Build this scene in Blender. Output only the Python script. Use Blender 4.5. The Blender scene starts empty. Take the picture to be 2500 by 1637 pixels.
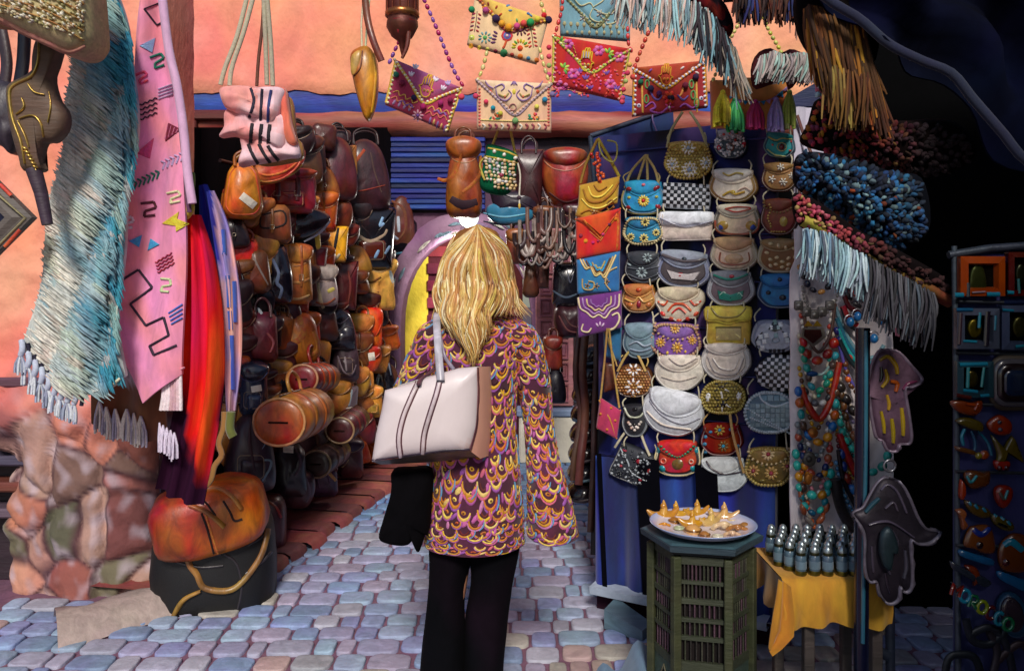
import bpy, math, random
from mathutils import Vector as V, noise as NZ
from mathutils.bvhtree import BVHTree
R = math.radians
random.seed(7)
# ---------------------------------------------------------------- camera, world, sun, exposure
F = 1944.4            # focal length in photo pixels (2500 wide, 28 mm lens)
scn = bpy.context.scene; COL = scn.collection
cd = bpy.data.cameras.new('camera'); cam = bpy.data.objects.new('camera', cd); COL.objects.link(cam)
cam.location = (0, 0, 1.5); cam.rotation_euler = (R(90), 0, 0)
cd.sensor_fit = 'HORIZONTAL'; cd.sensor_width = 36; cd.lens = 28; cd.shift_y = -118.5/2500
cd.clip_start = .05; cd.clip_end = 400
scn.camera = cam
w = bpy.data.worlds.new('World'); scn.world = w; w.use_nodes = True
nt = w.node_tree; bg = nt.nodes['Background']
sky = nt.nodes.new('ShaderNodeTexSky'); sky.sky_type = 'NISHITA'; sky.sun_disc = False
SUN_EL, SUN_AZ = 38, 2          # elevation; azimuth of the sun seen from behind the camera (negative: to the left)
sky.sun_elevation = R(SUN_EL); sky.sun_rotation = R(180-SUN_AZ)
nt.links.new(sky.outputs[0], bg.inputs[0]); bg.inputs[1].default_value = .075
sd = bpy.data.lights.new('sun', 'SUN'); sun = bpy.data.objects.new('sun', sd); COL.objects.link(sun)
sd.energy = 2.75; sd.angle = R(12); sd.color = (1, .93, .84)
sv = V((math.sin(R(SUN_AZ))*math.cos(R(SUN_EL)), -math.cos(R(SUN_AZ))*math.cos(R(SUN_EL)), math.sin(R(SUN_EL))))
sun.rotation_euler = sv.to_track_quat('Z', 'Y').to_euler(); sun.location = sv*20
scn.view_settings.view_transform = 'Standard'; scn.view_settings.look = 'None'
scn.view_settings.exposure = .25; scn.view_settings.gamma = 1
try: scn.cycles.max_bounces = 6
except Exception: pass

# ---------------------------------------------------------------- helpers
CACHE = {}
def H(s):
    if not isinstance(s, str): return s
    if s in CACHE: return CACHE[s]
    c = []
    for i in (0, 2, 4):
        x = int(s[i:i+2], 16)/255
        c.append(x/12.92 if x < .04045 else ((x+.055)/1.055)**2.4)
    CACHE[s] = tuple(c); return CACHE[s]
def mixc(a, b, t):
    a, b = H(a), H(b); return tuple(a[i]*(1-t)+b[i]*t for i in range(3))
def mul(a, k): a = H(a); return tuple(min(.9, x*k) for x in a)
def ray(u, v): return V(((u-1250)/F, 1, -(v-700)/F))
CAM = V((0, 0, 1.5))
def at(u, v, Y): return CAM + ray(u, v)*Y
def lerp(a, b, t): return a+(b-a)*t
def rnd(a, b): return random.uniform(a, b)
class Pl:                                        # a vertical plane in the place; pt finds the spot on it seen at (u, v)
    def __init__(s, p, n): s.p = V(p); s.n = V(n).normalized()
    def pt(s, u, v, h=0):
        d = ray(u, v); t = (s.p-CAM).dot(s.n)/d.dot(s.n)
        return CAM + d*t + s.n*h
    def off(s, h): return Pl(s.p+s.n*h, s.n)
def FP(Y): return Pl((0, Y, 0), (0, -1, 0))
BP = Pl((.41, 3.72, 0), (-.42, -.72, 0))          # the blue display board
LP = Pl((-1.7, 3.6, 0), (3.3, -.7, 0))            # the leather shop's wall
def LB(u, v, out=.08, n=(.42, -.9, 0)):          # a bag's own plane, standing out from that wall
    p = LP.pt(u, v, out); return Pl(p, n)

def tagm(o, label, cat, group=None, kind=None):
    if label: o['label'] = label
    if cat: o['category'] = cat
    if group: o['group'] = group
    if kind: o['kind'] = kind
class MB:
    def __init__(s): s.v = []; s.f = []; s.c = []; s.sm = []
    def add(s, vs, fs, col, smooth=True):
        b = len(s.v); s.v += [tuple(x) for x in vs]
        many = isinstance(col, list)
        if isinstance(col, tuple) and isinstance(col[0], tuple): col = col[0]
        for i, f in enumerate(fs):
            s.f.append(tuple(b+j for j in f)); s.c.append(col[i] if many and isinstance(col[i][0], tuple) else H(col[i] if many else col)); s.sm.append(smooth)
    def grid(s, rows, col, closed=False, smooth=True):   # rows of points joined to a sheet
        n = len(rows[0]); fs = []; vs = [p for r in rows for p in r]
        for i in range(len(rows)-1):
            for j in range(n if closed else n-1):
                k = (j+1) % n; fs.append((i*n+j, i*n+k, (i+1)*n+k, (i+1)*n+j))
        if callable(col):
            cv = [H(col(V(p))) for p in vs]; col = [tuple(cv[q] for q in f) for f in fs]
        s.add(vs, fs, col, smooth)
    def mesh(s, name, mat, loc):
        me = bpy.data.meshes.new(name)
        me.from_pydata([(x-loc[0], y-loc[1], z-loc[2]) for x, y, z in s.v], [], s.f)
        at_ = me.color_attributes.new('Col', 'FLOAT_COLOR', 'CORNER')
        buf = []
        for f, c in zip(s.f, s.c):
            if isinstance(c[0], tuple):
                for q in c: buf += [q[0], q[1], q[2], 1.0]
            else: buf += [c[0], c[1], c[2], 1.0]*len(f)
        at_.data.foreach_set('color', buf)
        me.polygons.foreach_set('use_smooth', s.sm); me.materials.append(mat); me.update()
        return me
class Thing:
    def __init__(s, name, label=None, cat=None, group=None, kind=None):
        s.a = (label, cat, group, kind); s.name = name; s.parts = []
    def new(s, name, mat='cloth', parent=None, label=None):
        m = MB(); s.parts.append([name, m, mat, parent, label]); return m
    def done(s):
        ps = [p for p in s.parts if p[1].v]
        if not ps: return None
        xs = [v for p in ps for v in p[1].v]
        lo = [min(v[i] for v in xs) for i in range(3)]; hi = [max(v[i] for v in xs) for i in range(3)]
        loc = ((lo[0]+hi[0])/2, (lo[1]+hi[1])/2, lo[2])
        if len(ps) == 1:
            o = bpy.data.objects.new(s.name, ps[0][1].mesh(s.name, M(ps[0][2]), loc)); COL.objects.link(o)
            o.location = loc; tagm(o, *s.a); return o
        root = bpy.data.objects.new(s.name, None); COL.objects.link(root); root.location = loc
        root.empty_display_size = .1; tagm(root, *s.a); made = {}
        for nm, mb, mat, par, lab in ps:
            o = bpy.data.objects.new(nm, mb.mesh(nm, M(mat), loc)); COL.objects.link(o)
            o.parent = made.get(id(par), root); made[id(mb)] = o
            if lab: o['label'] = lab
        return root
def copy_tree(o, off, label=None, rz=0):
    c = o.copy(); COL.objects.link(c); c.location = o.location + V(off)
    c.rotation_euler.z += rz
    if label: c['label'] = label
    def kids(a, b):
        for ch in list(a.children):
            k = ch.copy(); COL.objects.link(k); k.parent = b; kids(ch, k)
    kids(o, c); return c

# ---------------------------------------------------------------- materials
FIN = {  # rough, metallic, bump strength, bump scale, hue var, value var, noise scale, stretch(x,y,z), coat
 'cloth':   (.85, 0, .35, 260, .012, .22, 26, (1, 1, .35), 0),
 'velvet':  (.9, 0, .5, 120, .02, .35, 18, (1, 1, .15), 0),
 'leather': (.42, 0, .45, 110, .025, .6, 16, (1, 1, .5), .2),
 'smooth':  (.42, 0, .12, 80, .008, .1, 5, (1, 1, .6), .1),
 'hide':    (.55, 0, .4, 150, .02, .4, 30, (1, 1, 1), 0),
 'gloss':   (.2, 0, .1, 60, .01, .2, 12, (1, 1, .6), .5),
 'straw':   (.8, 0, .6, 300, .02, .35, 60, (1, 1, 1), 0),
 'metal':   (.3, .8, .2, 90, .01, .25, 30, (1, 1, 1), 0),
 'tin':     (.45, .45, .3, 90, .02, .4, 20, (1, 1, 1), 0),
 'bead':    (.28, 0, .1, 200, .015, .3, 90, (1, 1, 1), .3),
 'thread':  (.75, 0, .4, 400, .02, .3, 120, (1, 1, 1), 0),
 'plaster': (.92, 0, .5, 22, .018, .24, 3.4, (1, 1, .7), 0),
 'stone':   (.62, 0, .5, 45, .02, .3, 16, (1, 1, 1), 0),
 'dark':    (1, 0, .1, 60, .01, .3, 10, (1, 1, 1), 0),
 'wood':    (.6, 0, .5, 60, .02, .4, 10, (.25, 1, 2), 0),
 'hair':    (.5, 0, .2, 300, .015, .3, 60, (1, 1, .1), .1),
 'skin':    (.5, 0, .1, 100, .01, .1, 20, (1, 1, 1), 0),
 'fur':     (.9, 0, .4, 200, .02, .35, 40, (1, 1, .3), 0),
 'bottle':  (.12, 0, .05, 40, .02, .35, 20, (1, 1, 1), .8),
}
MATS = {}
def M(k):
    if k in MATS: return MATS[k]
    m = bpy.data.materials.new(k); m.use_nodes = True; MATS[k] = m
    n = m.node_tree.nodes; L = m.node_tree.links.new; b = n['Principled BSDF']
    if k == 'lampglass':
        b.inputs['Base Color'].default_value = (.9, 1, .93, 1)
        b.inputs['Emission Color'].default_value = (.85, 1, .92, 1); b.inputs['Emission Strength'].default_value = 1.0
        return m
    ro, me, bs, bsc, hv, vv, ns, st, coat = FIN[k]
    a = n.new('ShaderNodeAttribute'); a.attribute_name = 'Col'
    tc = n.new('ShaderNodeTexCoord'); mp = n.new('ShaderNodeMapping'); mp.inputs['Scale'].default_value = st
    L(tc.outputs['Object'], mp.inputs[0])
    oi = n.new('ShaderNodeObjectInfo'); vm = n.new('ShaderNodeVectorMath'); vm.operation = 'ADD'
    sc = n.new('ShaderNodeVectorMath'); sc.operation = 'SCALE'; sc.inputs[3].default_value = 9
    cx = n.new('ShaderNodeCombineXYZ'); L(oi.outputs['Random'], cx.inputs[0]); L(oi.outputs['Random'], cx.inputs[1])
    L(cx.outputs[0], sc.inputs[0]); L(mp.outputs[0], vm.inputs[0]); L(sc.outputs[0], vm.inputs[1])
    nz = n.new('ShaderNodeTexNoise'); nz.inputs['Scale'].default_value = ns; nz.inputs['Detail'].default_value = 5
    nz.inputs['Distortion'].default_value = .8; nz.inputs['Roughness'].default_value = .6
    L(vm.outputs[0], nz.inputs['Vector'])
    r1 = n.new('ShaderNodeMapRange'); r1.inputs[1].default_value = .25; r1.inputs[2].default_value = .75
    r1.inputs[3].default_value = 1-vv; r1.inputs[4].default_value = 1+vv*.75
    L(nz.outputs['Fac'], r1.inputs[0])
    n2 = n.new('ShaderNodeTexNoise'); n2.inputs['Scale'].default_value = ns*.45; n2.inputs['Detail'].default_value = 2
    L(vm.outputs[0], n2.inputs['Vector'])
    r2 = n.new('ShaderNodeMapRange'); r2.inputs[1].default_value = .3; r2.inputs[2].default_value = .7
    r2.inputs[3].default_value = .5-hv; r2.inputs[4].default_value = .5+hv
    L(n2.outputs['Fac'], r2.inputs[0])
    hs = n.new('ShaderNodeHueSaturation'); hs.inputs['Saturation'].default_value = 1.0
    L(a.outputs['Color'], hs.inputs['Color']); L(r1.outputs[0], hs.inputs['Value']); L(r2.outputs[0], hs.inputs['Hue'])
    L(hs.outputs[0], b.inputs['Base Color'])
    nb = n.new('ShaderNodeTexNoise'); nb.inputs['Scale'].default_value = bsc; nb.inputs['Detail'].default_value = 4
    L(mp.outputs[0], nb.inputs['Vector'])
    bu = n.new('ShaderNodeBump'); bu.inputs['Strength'].default_value = bs
    bu.inputs['Distance'].default_value = .3/bsc if k != 'plaster' else .02
    L(nb.outputs['Fac'], bu.inputs['Height']); L(bu.outputs[0], b.inputs['Normal'])
    b.inputs['Metallic'].default_value = me; b.inputs['Coat Weight'].default_value = coat; b.inputs['Coat Roughness'].default_value = .2
    rr = n.new('ShaderNodeMapRange'); rr.inputs[3].default_value = max(.04, ro-.1); rr.inputs[4].default_value = min(1, ro+.15)
    L(nb.outputs['Fac'], rr.inputs[0]); L(rr.outputs[0], b.inputs['Roughness'])
    if k in ('dark', 'velvet'): b.inputs['Specular IOR Level'].default_value = .08
    if k == 'cloth': b.inputs['Sheen Weight'].default_value = .25
    return m

# ---------------------------------------------------------------- shapes
def cat(pts, n=24, closed=True):                 # smooth curve through points, n samples
    k = len(pts); P = [V(p) if len(p) == 3 else V((p[0], p[1], 0)) for p in pts]; out = []
    seg = k if closed else k-1
    for q in range(n):
        t = q/n*seg if closed else q/(n-1)*seg
        i = min(int(t), seg-1); t -= i
        if closed: a, b, c, d = P[(i-1) % k], P[i % k], P[(i+1) % k], P[(i+2) % k]
        else: a, b, c, d = P[max(i-1, 0)], P[i], P[min(i+1, k-1)], P[min(i+2, k-1)]
        out.append(.5*((2*b)+(-a+c)*t+(2*a-5*b+4*c-d)*t*t+(-a+3*b-3*c+d)*t**3))
    return out
def lin(pts, n=24):                              # sharp-cornered closed outline with extra points
    k = len(pts); L_ = []; per = 0; P = [V((p[0], p[1], 0)) for p in pts]
    for i in range(k): L_.append((P[(i+1) % k]-P[i]).length); per += L_[-1]
    out = []
    for i in range(k):
        m = max(1, round(n*L_[i]/per))
        for j in range(m): out.append(P[i].lerp(P[(i+1) % k], j/m))
    return out
def rrect(u0, v0, u1, v1, r=.25, top=1.0, bot=1.0, sag=0):
    w, h = (u1-u0)/2, (v1-v0)/2; cx, cy = (u0+u1)/2, (v0+v1)/2; o = []
    r = min(w, h)*2*r
    for sx, sy, a0 in ((1, -1, -90), (1, 1, 0), (-1, 1, 90), (-1, -1, 180)):
        for q in range(4):
            a = R(a0+q*30); x = sx*(w-r)+r*math.cos(a); y = sy*(h-r)+r*math.sin(a)
            x *= lerp(top, bot, (y/h+1)/2); o.append((cx+x, cy+y+(sag*(1-(x/w)**2) if sy > 0 else 0)))
    return o
def rot(pts, c, a):
    a = R(a); ca, sa = math.cos(a), math.sin(a)
    return [(c[0]+(p[0]-c[0])*ca-(p[1]-c[1])*sa, c[1]+(p[0]-c[0])*sa+(p[1]-c[1])*ca) for p in pts]
def ell(cx, cy, a, b, n=16, ang=0): return rot([(cx+a*math.cos(2*math.pi*i/n), cy+b*math.sin(2*math.pi*i/n)) for i in range(n)], (cx, cy), ang)
TS = (0, .03, .1, .22, .42, .7, .92)
def puff(mb, out, S, h, col, back=.012, e=2.5, n=28, sharp=False, off=0, wr=0, c=None, ts=TS):
    o = lin(out, n) if sharp else cat(out, n)
    c = V((sum(p.x for p in o)/len(o), sum(p.y for p in o)/len(o), 0)) if c is None else V((c[0], c[1], 0))
    m = len(o); vs = []; fs = []; rows = [(0, -back)] + [(t, h*(1-(1-t)**e)**.5) for t in ts]
    sd_ = rnd(0, 99)
    for t, hh in rows:
        for p in o:
            q = p.lerp(c, t); k = 0
            if wr and t > .05: k = wr*NZ.noise(V((q.x*.035+sd_, q.y*.035, sd_)))
            vs.append(S.pt(q.x, q.y, off+hh+k))
    for i in range(len(rows)-1):
        for j in range(m): fs.append((i*m+j, (i+1)*m+j, (i+1)*m+(j+1) % m, i*m+(j+1) % m))
    b = len(vs); vs.append(S.pt(c.x, c.y, off+h)); vs.append(S.pt(c.x, c.y, off-back))
    for j in range(m):
        fs.append(((len(rows)-1)*m+j, b, (len(rows)-1)*m+(j+1) % m)); fs.append((j, (j+1) % m, b+1))
    if callable(col):
        cl = []
        for f in fs:
            q = sum((V(vs[x]) for x in f), V())/len(f); d = q-CAM; d /= d.y
            cl.append(col(d.x*F+1250, 700-d.z*F))
        col = cl
    mb.add(vs, fs, col)
class Skin:                                      # the outer surface of built meshes, to lay stitching, beads and straps on
    def __init__(s, mbs, S):
        vs, fs = [], []
        for m in (mbs if isinstance(mbs, (list, tuple)) else [mbs]):
            b = len(vs); vs += m.v; fs += [tuple(b+j for j in f) for f in m.f]
        s.t = BVHTree.FromPolygons(vs, fs); s.S = S
    def pt(s, u, v, h=0):
        d = ray(u, v).normalized(); loc, nn, i, dist = s.t.ray_cast(CAM, d)
        if loc is None: return s.S.pt(u, v, h)
        if nn.dot(d) > 0: nn = -nn
        k = s.S.n if hasattr(s.S, 'n') else -d
        return loc + (nn+k).normalized()*h
def dome(mb, D, u, v, r, col, hh=None, n=8, ang=0, b=None):  # bead or dot lying on a surface
    b = b or r; c = D.pt(u, v, 0); w = c.y/F*min(r, b); hh = w*.8 if hh is None else hh
    vs = []; o = ell(u, v, r, b, n, ang); o2 = ell(u, v, r*.7, b*.7, n, ang)
    vs += [D.pt(p[0], p[1], -.002) for p in o]; vs += [D.pt(p[0], p[1], hh*.75) for p in o2]; vs.append(D.pt(u, v, hh))
    fs = [(j, n+j, n+(j+1) % n, (j+1) % n) for j in range(n)] + [(n+j, 2*n, n+(j+1) % n) for j in range(n)]
    mb.add(vs, fs, col)
def stroke(mb, D, pts, w, col, hh=.003, n=None, closed=False, curve=True, taper=0):   # raised thread, piping or ribbon on a surface
    P = cat(pts, n or max(6, len(pts)*4), closed) if curve else [V((p[0], p[1], 0)) for p in pts]
    m = len(P); rows = []
    for i, p in enumerate(P):
        a = P[(i-1) % m] if closed else P[max(0, i-1)]; b = P[(i+1) % m] if closed else P[min(m-1, i+1)]
        t = (b-a); t = V((t.x, t.y, 0)); t = t.normalized() if t.length > 1e-6 else V((1, 0, 0))
        ww = w*(1-taper*abs(2*i/(m-1)-1)) if taper else w
        q = V((-t.y, t.x, 0))*ww/2
        rows.append([D.pt(p.x-q.x, p.y-q.y, -.001), D.pt(p.x-q.x*.6, p.y-q.y*.6, hh), D.pt(p.x+q.x*.6, p.y+q.y*.6, hh), D.pt(p.x+q.x, p.y+q.y, -.001)])
    if closed: rows.append(rows[0])
    mb.grid(rows, col)
def patch(mb, D, pts, col, hh=.003, n=16, sharp=True):       # thin applied piece
    o = lin(pts, n) if sharp else cat(pts, n); m = len(o)
    c = V((sum(p.x for p in o)/m, sum(p.y for p in o)/m, 0)); vs = []
    for t, h in ((0, -.001), (.06, hh), (.5, hh*1.05)): vs += [D.pt(p.lerp(c, t).x, p.lerp(c, t).y, h) for p in o]
    vs.append(D.pt(c.x, c.y, hh*1.1)); fs = []
    for i in range(2):
        for j in range(m): fs.append((i*m+j, (i+1)*m+j, (i+1)*m+(j+1) % m, i*m+(j+1) % m))
    fs += [(2*m+j, 3*m, 2*m+(j+1) % m) for j in range(m)]
    mb.add(vs, fs, col, smooth=False)
def flower(mb, D, u, v, r, n, pc, cc, hh=.003, k=.32, cr=.3, a0=0):
    for i in range(n):
        a = a0+360*i/n; x, y = u+math.cos(R(a))*r*.62, v+math.sin(R(a))*r*.62
        dome(mb, D, x, y, r*.42, pc, hh, 8, a, r*k*.62)
    if cc: dome(mb, D, u, v, r*cr, cc, hh*1.7, 8)
def tube(mb, pts, r, col, n=8, sm=0, cap=True, flat=1, r1=None, closed=False):     # rod, cord or strap through space
    P = [V(p) for p in pts]
    if sm: P = cat(P, sm, closed)
    m = len(P); rows = []; up = None
    for i, p in enumerate(P):
        t = (P[min(i+1, m-1)]-P[max(i-1, 0)])
        t = t.normalized() if t.length > 1e-7 else V((0, 0, 1))
        if up is None: up = V((0, 1, 0)) if abs(t.y) < .9 else V((0, 0, 1))
        x = t.cross(up); x = x.normalized() if x.length > 1e-4 else V((1, 0, 0)); up = x.cross(t).normalized()
        rr = r if r1 is None else (r1(i/(m-1)) if callable(r1) else lerp(r, r1, i/(m-1)))
        rows.append([p + x*math.cos(2*math.pi*j/n)*rr + up*math.sin(2*math.pi*j/n)*rr*flat for j in range(n)])
    mb.grid(rows, col, closed=True)
    if cap:
        for rw in (rows[0], rows[-1]): mb.add(rw, [tuple(range(n))], mb.c[-1])
def strap(mb, D, pts, w, col, th=.004, sm=14, closed=False): # band through (u, v, h) points over a plane
    P = cat([(p[0], p[1], p[2] if len(p) > 2 else .01) for p in pts], sm, closed) if sm else [V(p) for p in pts]
    m = len(P); rows = []
    for i, p in enumerate(P):
        t = P[min(m-1, i+1)]-P[max(0, i-1)]; t = V((t.x, t.y, 0)); t = t.normalized() if t.length > 1e-6 else V((1, 0, 0))
        q = V((-t.y, t.x, 0))*w/2
        rows.append([D.pt(p.x-q.x, p.y-q.y, p.z-th), D.pt(p.x-q.x, p.y-q.y, p.z+th*.4), D.pt(p.x, p.y, p.z+th), D.pt(p.x+q.x, p.y+q.y, p.z+th*.4), D.pt(p.x+q.x, p.y+q.y, p.z-th)])
    mb.grid(rows, col, closed=True)
def box(mb, lo, hi, col, bev=0, rz=0, c=None):
    x0, y0, z0 = lo; x1, y1, z1 = hi; b = bev
    if not b:
        vs = [(x, y, z) for z in (z0, z1) for x, y in ((x0, y0), (x1, y0), (x1, y1), (x0, y1))]
        fs = [(0, 3, 2, 1), (4, 5, 6, 7), (0, 1, 5, 4), (1, 2, 6, 5), (2, 3, 7, 6), (3, 0, 4, 7)]
    else:
        vs = []
        for z, i in ((z0, b), (z0+b, 0), (z1-b, 0), (z1, b)):
            for sx, sy, a in ((0, 0, 0), (1, 0, 1), (1, 1, 2), (0, 1, 3)):
                X = (x0, x1)[sx]; Y = (y0, y1)[sy]; ix = (1, -1)[sx]; iy = (1, -1)[sy]
                p1 = (X+ix*(b+i), Y+iy*i, z); p2 = (X+ix*i, Y+iy*(b+i), z)
                vs += [p2, p1] if a in (0, 2) else [p1, p2]
        fs = [tuple(range(7, -1, -1)), tuple(range(24, 32))]
        for k in range(3):
            for j in range(8): fs.append((k*8+j, k*8+(j+1) % 8, (k+1)*8+(j+1) % 8, (k+1)*8+j))
    if rz:
        cx, cy = c or ((x0+x1)/2, (y0+y1)/2); ca, sa = math.cos(rz), math.sin(rz)
        vs = [(cx+(x-cx)*ca-(y-cy)*sa, cy+(x-cx)*sa+(y-cy)*ca, z) for x, y, z in vs]
    mb.add(vs, fs, col, smooth=False)
def lathe(mb, c, prof, col, n=20, axis=None, sx=1, sy=1):     # prof: (radius, height)
    c = V(c); rows = []; az = V(axis).normalized() if axis else V((0, 0, 1))
    ax = az.cross(V((0, 1, 0))) if abs(az.y) < .9 else az.cross(V((0, 0, 1))); ax.normalize(); ay = az.cross(ax)
    for r, z in prof: rows.append([c+ax*r*sx*math.cos(2*math.pi*j/n)+ay*r*sy*math.sin(2*math.pi*j/n)+az*z for j in range(n)])
    mb.grid(rows, col, closed=True)
    for k in (0, -1):
        if prof[k][0] > 1e-4: mb.add(rows[k], [tuple(range(n))], mb.c[-1], smooth=False)
def prism(mb, pts, S, h, col, back=.0, sharp=True, n=None):    # flat piece with real thickness standing on a plane
    o = [V((p[0], p[1], 0)) for p in pts] if sharp else cat(pts, n or 24); m = len(o)
    vs = [S.pt(p.x, p.y, -back) for p in o]+[S.pt(p.x, p.y, h) for p in o]
    mb.add(vs, [tuple(range(m-1, -1, -1)), tuple(range(m, 2*m))]+[(j, (j+1) % m, m+(j+1) % m, m+j) for j in range(m)], col, smooth=False)
def sheet(mb, S, rows, col, th=.01, wob=None):                 # a hanging cloth: rows of (u, v, h); gets a back and edges
    fr = [[S.pt(*p) for p in r] for r in rows]; bk = [[S.pt(p[0], p[1], (p[2] if len(p) > 2 else 0)-th) for p in r] for r in rows]
    b0 = len(mb.f); mb.grid(fr, col); mb.grid(bk, col)
    for e in ((fr[0], bk[0]), (fr[-1], bk[-1]), ([r[0] for r in fr], [r[0] for r in bk]), ([r[-1] for r in fr], [r[-1] for r in bk])):
        mb.grid([e[0], e[1]], col)
def tassel(mb, top, L, r, col, n=9, col2=None):                 # bunch of threads hanging from a point
    top = V(top)
    for i in range(n):
        a = rnd(0, 6.28); q = r*math.sqrt(rnd(0.05, 1))
        e = top+V((math.cos(a)*q, math.sin(a)*q*.6, -L*rnd(.88, 1.05)))
        tube(mb, [top, top.lerp(e, .5)+V((math.cos(a), 0, 0))*q*.45, e], r*.22, mul(col2 if col2 and i % 3 == 0 else col, rnd(.8, 1.15)), 4, 5, cap=False)
# ---------------------------------------------------------------- the setting
t = Thing('ground', kind='structure'); m = t.new('ground', 'stone')
m.add([(-60, -60, -.03), (60, -60, -.03), (60, 60, -.03), (-60, 60, -.03)], [(0, 1, 2, 3)], '5a4448'); t.done()
t = Thing('street', kind='structure'); m = t.new('street', 'stone')
m.add([(-2.7, -.5, -.008), (3.2, -.5, -.008), (3.2, 12, -.008), (-2.7, 12, -.008)], [(0, 1, 2, 3)], '785468')
PAL = ['8f9cc0', '9c9cbc', '889ac4', 'a2a2b8', '92a6c0', 'a49cb4', '9aabc4', '8c94bc', '8092b4', 'a8a8b8']
FAR = ['6488b8', '7090ba', '5f7fae', '7d98ba', '8494ae']; WARM = ['ad9a92', 'a8a39c', 'b29a98', '9c9ea6']
y = 2.2; row = 0
while y < 7.15:
    d = .115+.04*NZ.noise(V((y*3, 0, 0)))+.02; x = (-1.75 if y > 3.75 else -2.5)+rnd(0, .15)
    while x < 2.2:
        wd = rnd(.10, .2)
        if random.random() < .1: wd = rnd(.07, .1)
        cx, cy = x+wd/2, y+d/2
        if cx < -1.25+.23*(cy-4.6)-.02 and cy > 3.9: x += wd; continue
        g = .5+.5*NZ.noise(V((cx*1.1, cy*.8, 3)))
        pal = FAR if cy > 5.1+.5*NZ.noise(V((cx*2, cy, 8))) else (WARM if g > .56 and random.random() < .6 else PAL)
        c0 = mul(random.choice(pal), rnd(.85, 1.1))
        a = rnd(-.035, .035)+.05*NZ.noise(V((cx, cy, 1))); ca, sa = math.cos(a), math.sin(a); gp = rnd(.004, .008)
        hw, hd = wd/2-gp, d/2-gp; k = rnd(.02, .3); top = rnd(.005, .011)
        rows = []
        for q, z in ((1.0, -.012), (1.0, top*.4), (.96, top*.85), (.87, top), (.45, top+.001)):
            rr = []
            for s in range(16):
                th = 2*math.pi*s/16+.2; cc, ss = math.cos(th), math.sin(th); e = 2/(2+3*(1-k))
                px = math.copysign(abs(cc)**e, cc)*hw*q; py = math.copysign(abs(ss)**e, ss)*hd*q
                wv = 1+.07*NZ.noise(V((cx*9+cc, cy*9+ss, 0)))
                yy = cy+(px*sa+py*ca)*wv+.06*math.sin(cx*1.7+.4)+.018*NZ.noise(V((cx*3, cy*3, 5)))
                rr.append((cx+(px*ca-py*sa)*wv, yy, z+.003*NZ.noise(V((cx*20+cc, cy*20+ss, 2)))))
            rows.append(rr)
        m.grid(rows, c0, closed=True); m.add(rows[-1], [tuple(range(16))], c0)
        x += wd
    y += d; row += 1
t.done()
# bright paved yard beyond the arch, and the terracotta kerb under the bags
t = Thing('pavement', kind='structure'); m = t.new('pavement', 'stone')
for i in range(7):
    for j in range(5):
        box(m, (-1.2+i*.52, 7.16+j*.62, -.02), (-1.2+i*.52+.505, 7.16+j*.62+.605, .004+.002*((i+j) % 3)), mul('d8d2c4', rnd(.9, 1.05)), .004)
t.done()
t = Thing('kerb', kind='structure'); m = t.new('kerb', 'stone')
for i in range(16):
    a, b = i/16, (i+.95)/16
    p = V((-1.50, 3.75, 0)).lerp(V((-.86, 6.95, 0)), a); q = V((-1.50, 3.75, 0)).lerp(V((-.86, 6.95, 0)), b); n = V((.98, -.2, 0))
    wd = .19+.05*NZ.noise(V((i*.9, 0, 0)))
    rows = []
    for o, z in ((-.75, .02), (-.7, .05), (wd-.03, .055), (wd, .04), (wd+.012, -.01)):
        rows.append([p+n*o+V((0, 0, z+.006*math.sin(i*3))), p.lerp(q, .5)+n*(o+.01)+V((0, 0, z+.004)), q+n*o+V((0, 0, z))])
    m.grid(rows, mul(['8c4440', '7c3c3c', '965048', '6c383c'][i % 4], rnd(.85, 1.1)))
t.done()

# ---- the plastered house across the end of the lane
t = Thing('plastered_house', 'salmon plastered house across the lane with blue beam and arched passage', 'building')
W = t.new('plaster_wall', 'plaster'); P7 = FP(7.0)
def plast(p):
    g = NZ.fractal(V((p.x*.8, p.z*1.1, 1.3)), 1, 2, 3); h = NZ.noise(V((p.x*2.2+4, p.z*2.6, 0)))
    c = mixc('ee9478', 'f0a880', min(1, max(0, .5+g*.8+p.x*.16)))
    return mixc(c, 'f2b8a0', max(0, min(.75, h*1.0)))
rows = []
NU = 180
for j in range(60):
    r = []
    for i in range(NU+1):
        u = -500+i*15.5; vb = 232+16*NZ.noise(V((i*.17, 2, 0)))+8*NZ.noise(V((i*.55, 5, 0)))
        v = lerp(vb, -700, j/59); r.append(P7.pt(u, v, .1+.02*NZ.noise(V((i*.1, j*.16, 0)))-(.03 if j == 0 else 0)))
    rows.append(r)
W.grid(rows, plast)
und = [[p for p in rows[0]], [p+V((0, .35, .01)) for p in rows[0]]]; W.grid(und, 'b4694e')
bl = t.new('blue_beam', 'wood')
rows = []
for v, h, c in ((200, .02, 0), (225, .055, 0), (258, .06, 0), (285, .04, 0), (300, .0, 0)):
    rows.append([P7.pt(430+i*30, v+(5*NZ.noise(V((i*.4, v, 0)))), h+.01*NZ.noise(V((i*.7, v*.1, 4)))) for i in range(64)])
def bluec(p): return mixc('16246e', '2c56c0', max(0, min(1, .35+1.1*NZ.noise(V((p.x*2.5, p.z*9, 0))))))
bl.grid(rows, bluec)
rb = t.new('wooden_beam', 'wood'); rows = []
for v, h in ((276, .05), (284, .12), (306, .15), (326, .12), (338, .03)):
    rows.append([P7.pt(430+i*30, v+(9*NZ.noise(V((i*.23, 1, 0))))+(5*NZ.noise(V((i*.7, v, 0)))), h) for i in range(64)])
rb.grid(rows, lambda p: mixc('7a2620', 'c07a62', max(0, min(1, .3+1.3*NZ.noise(V((p.x*1.1+2.1, p.z*5, 0)))))))
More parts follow.
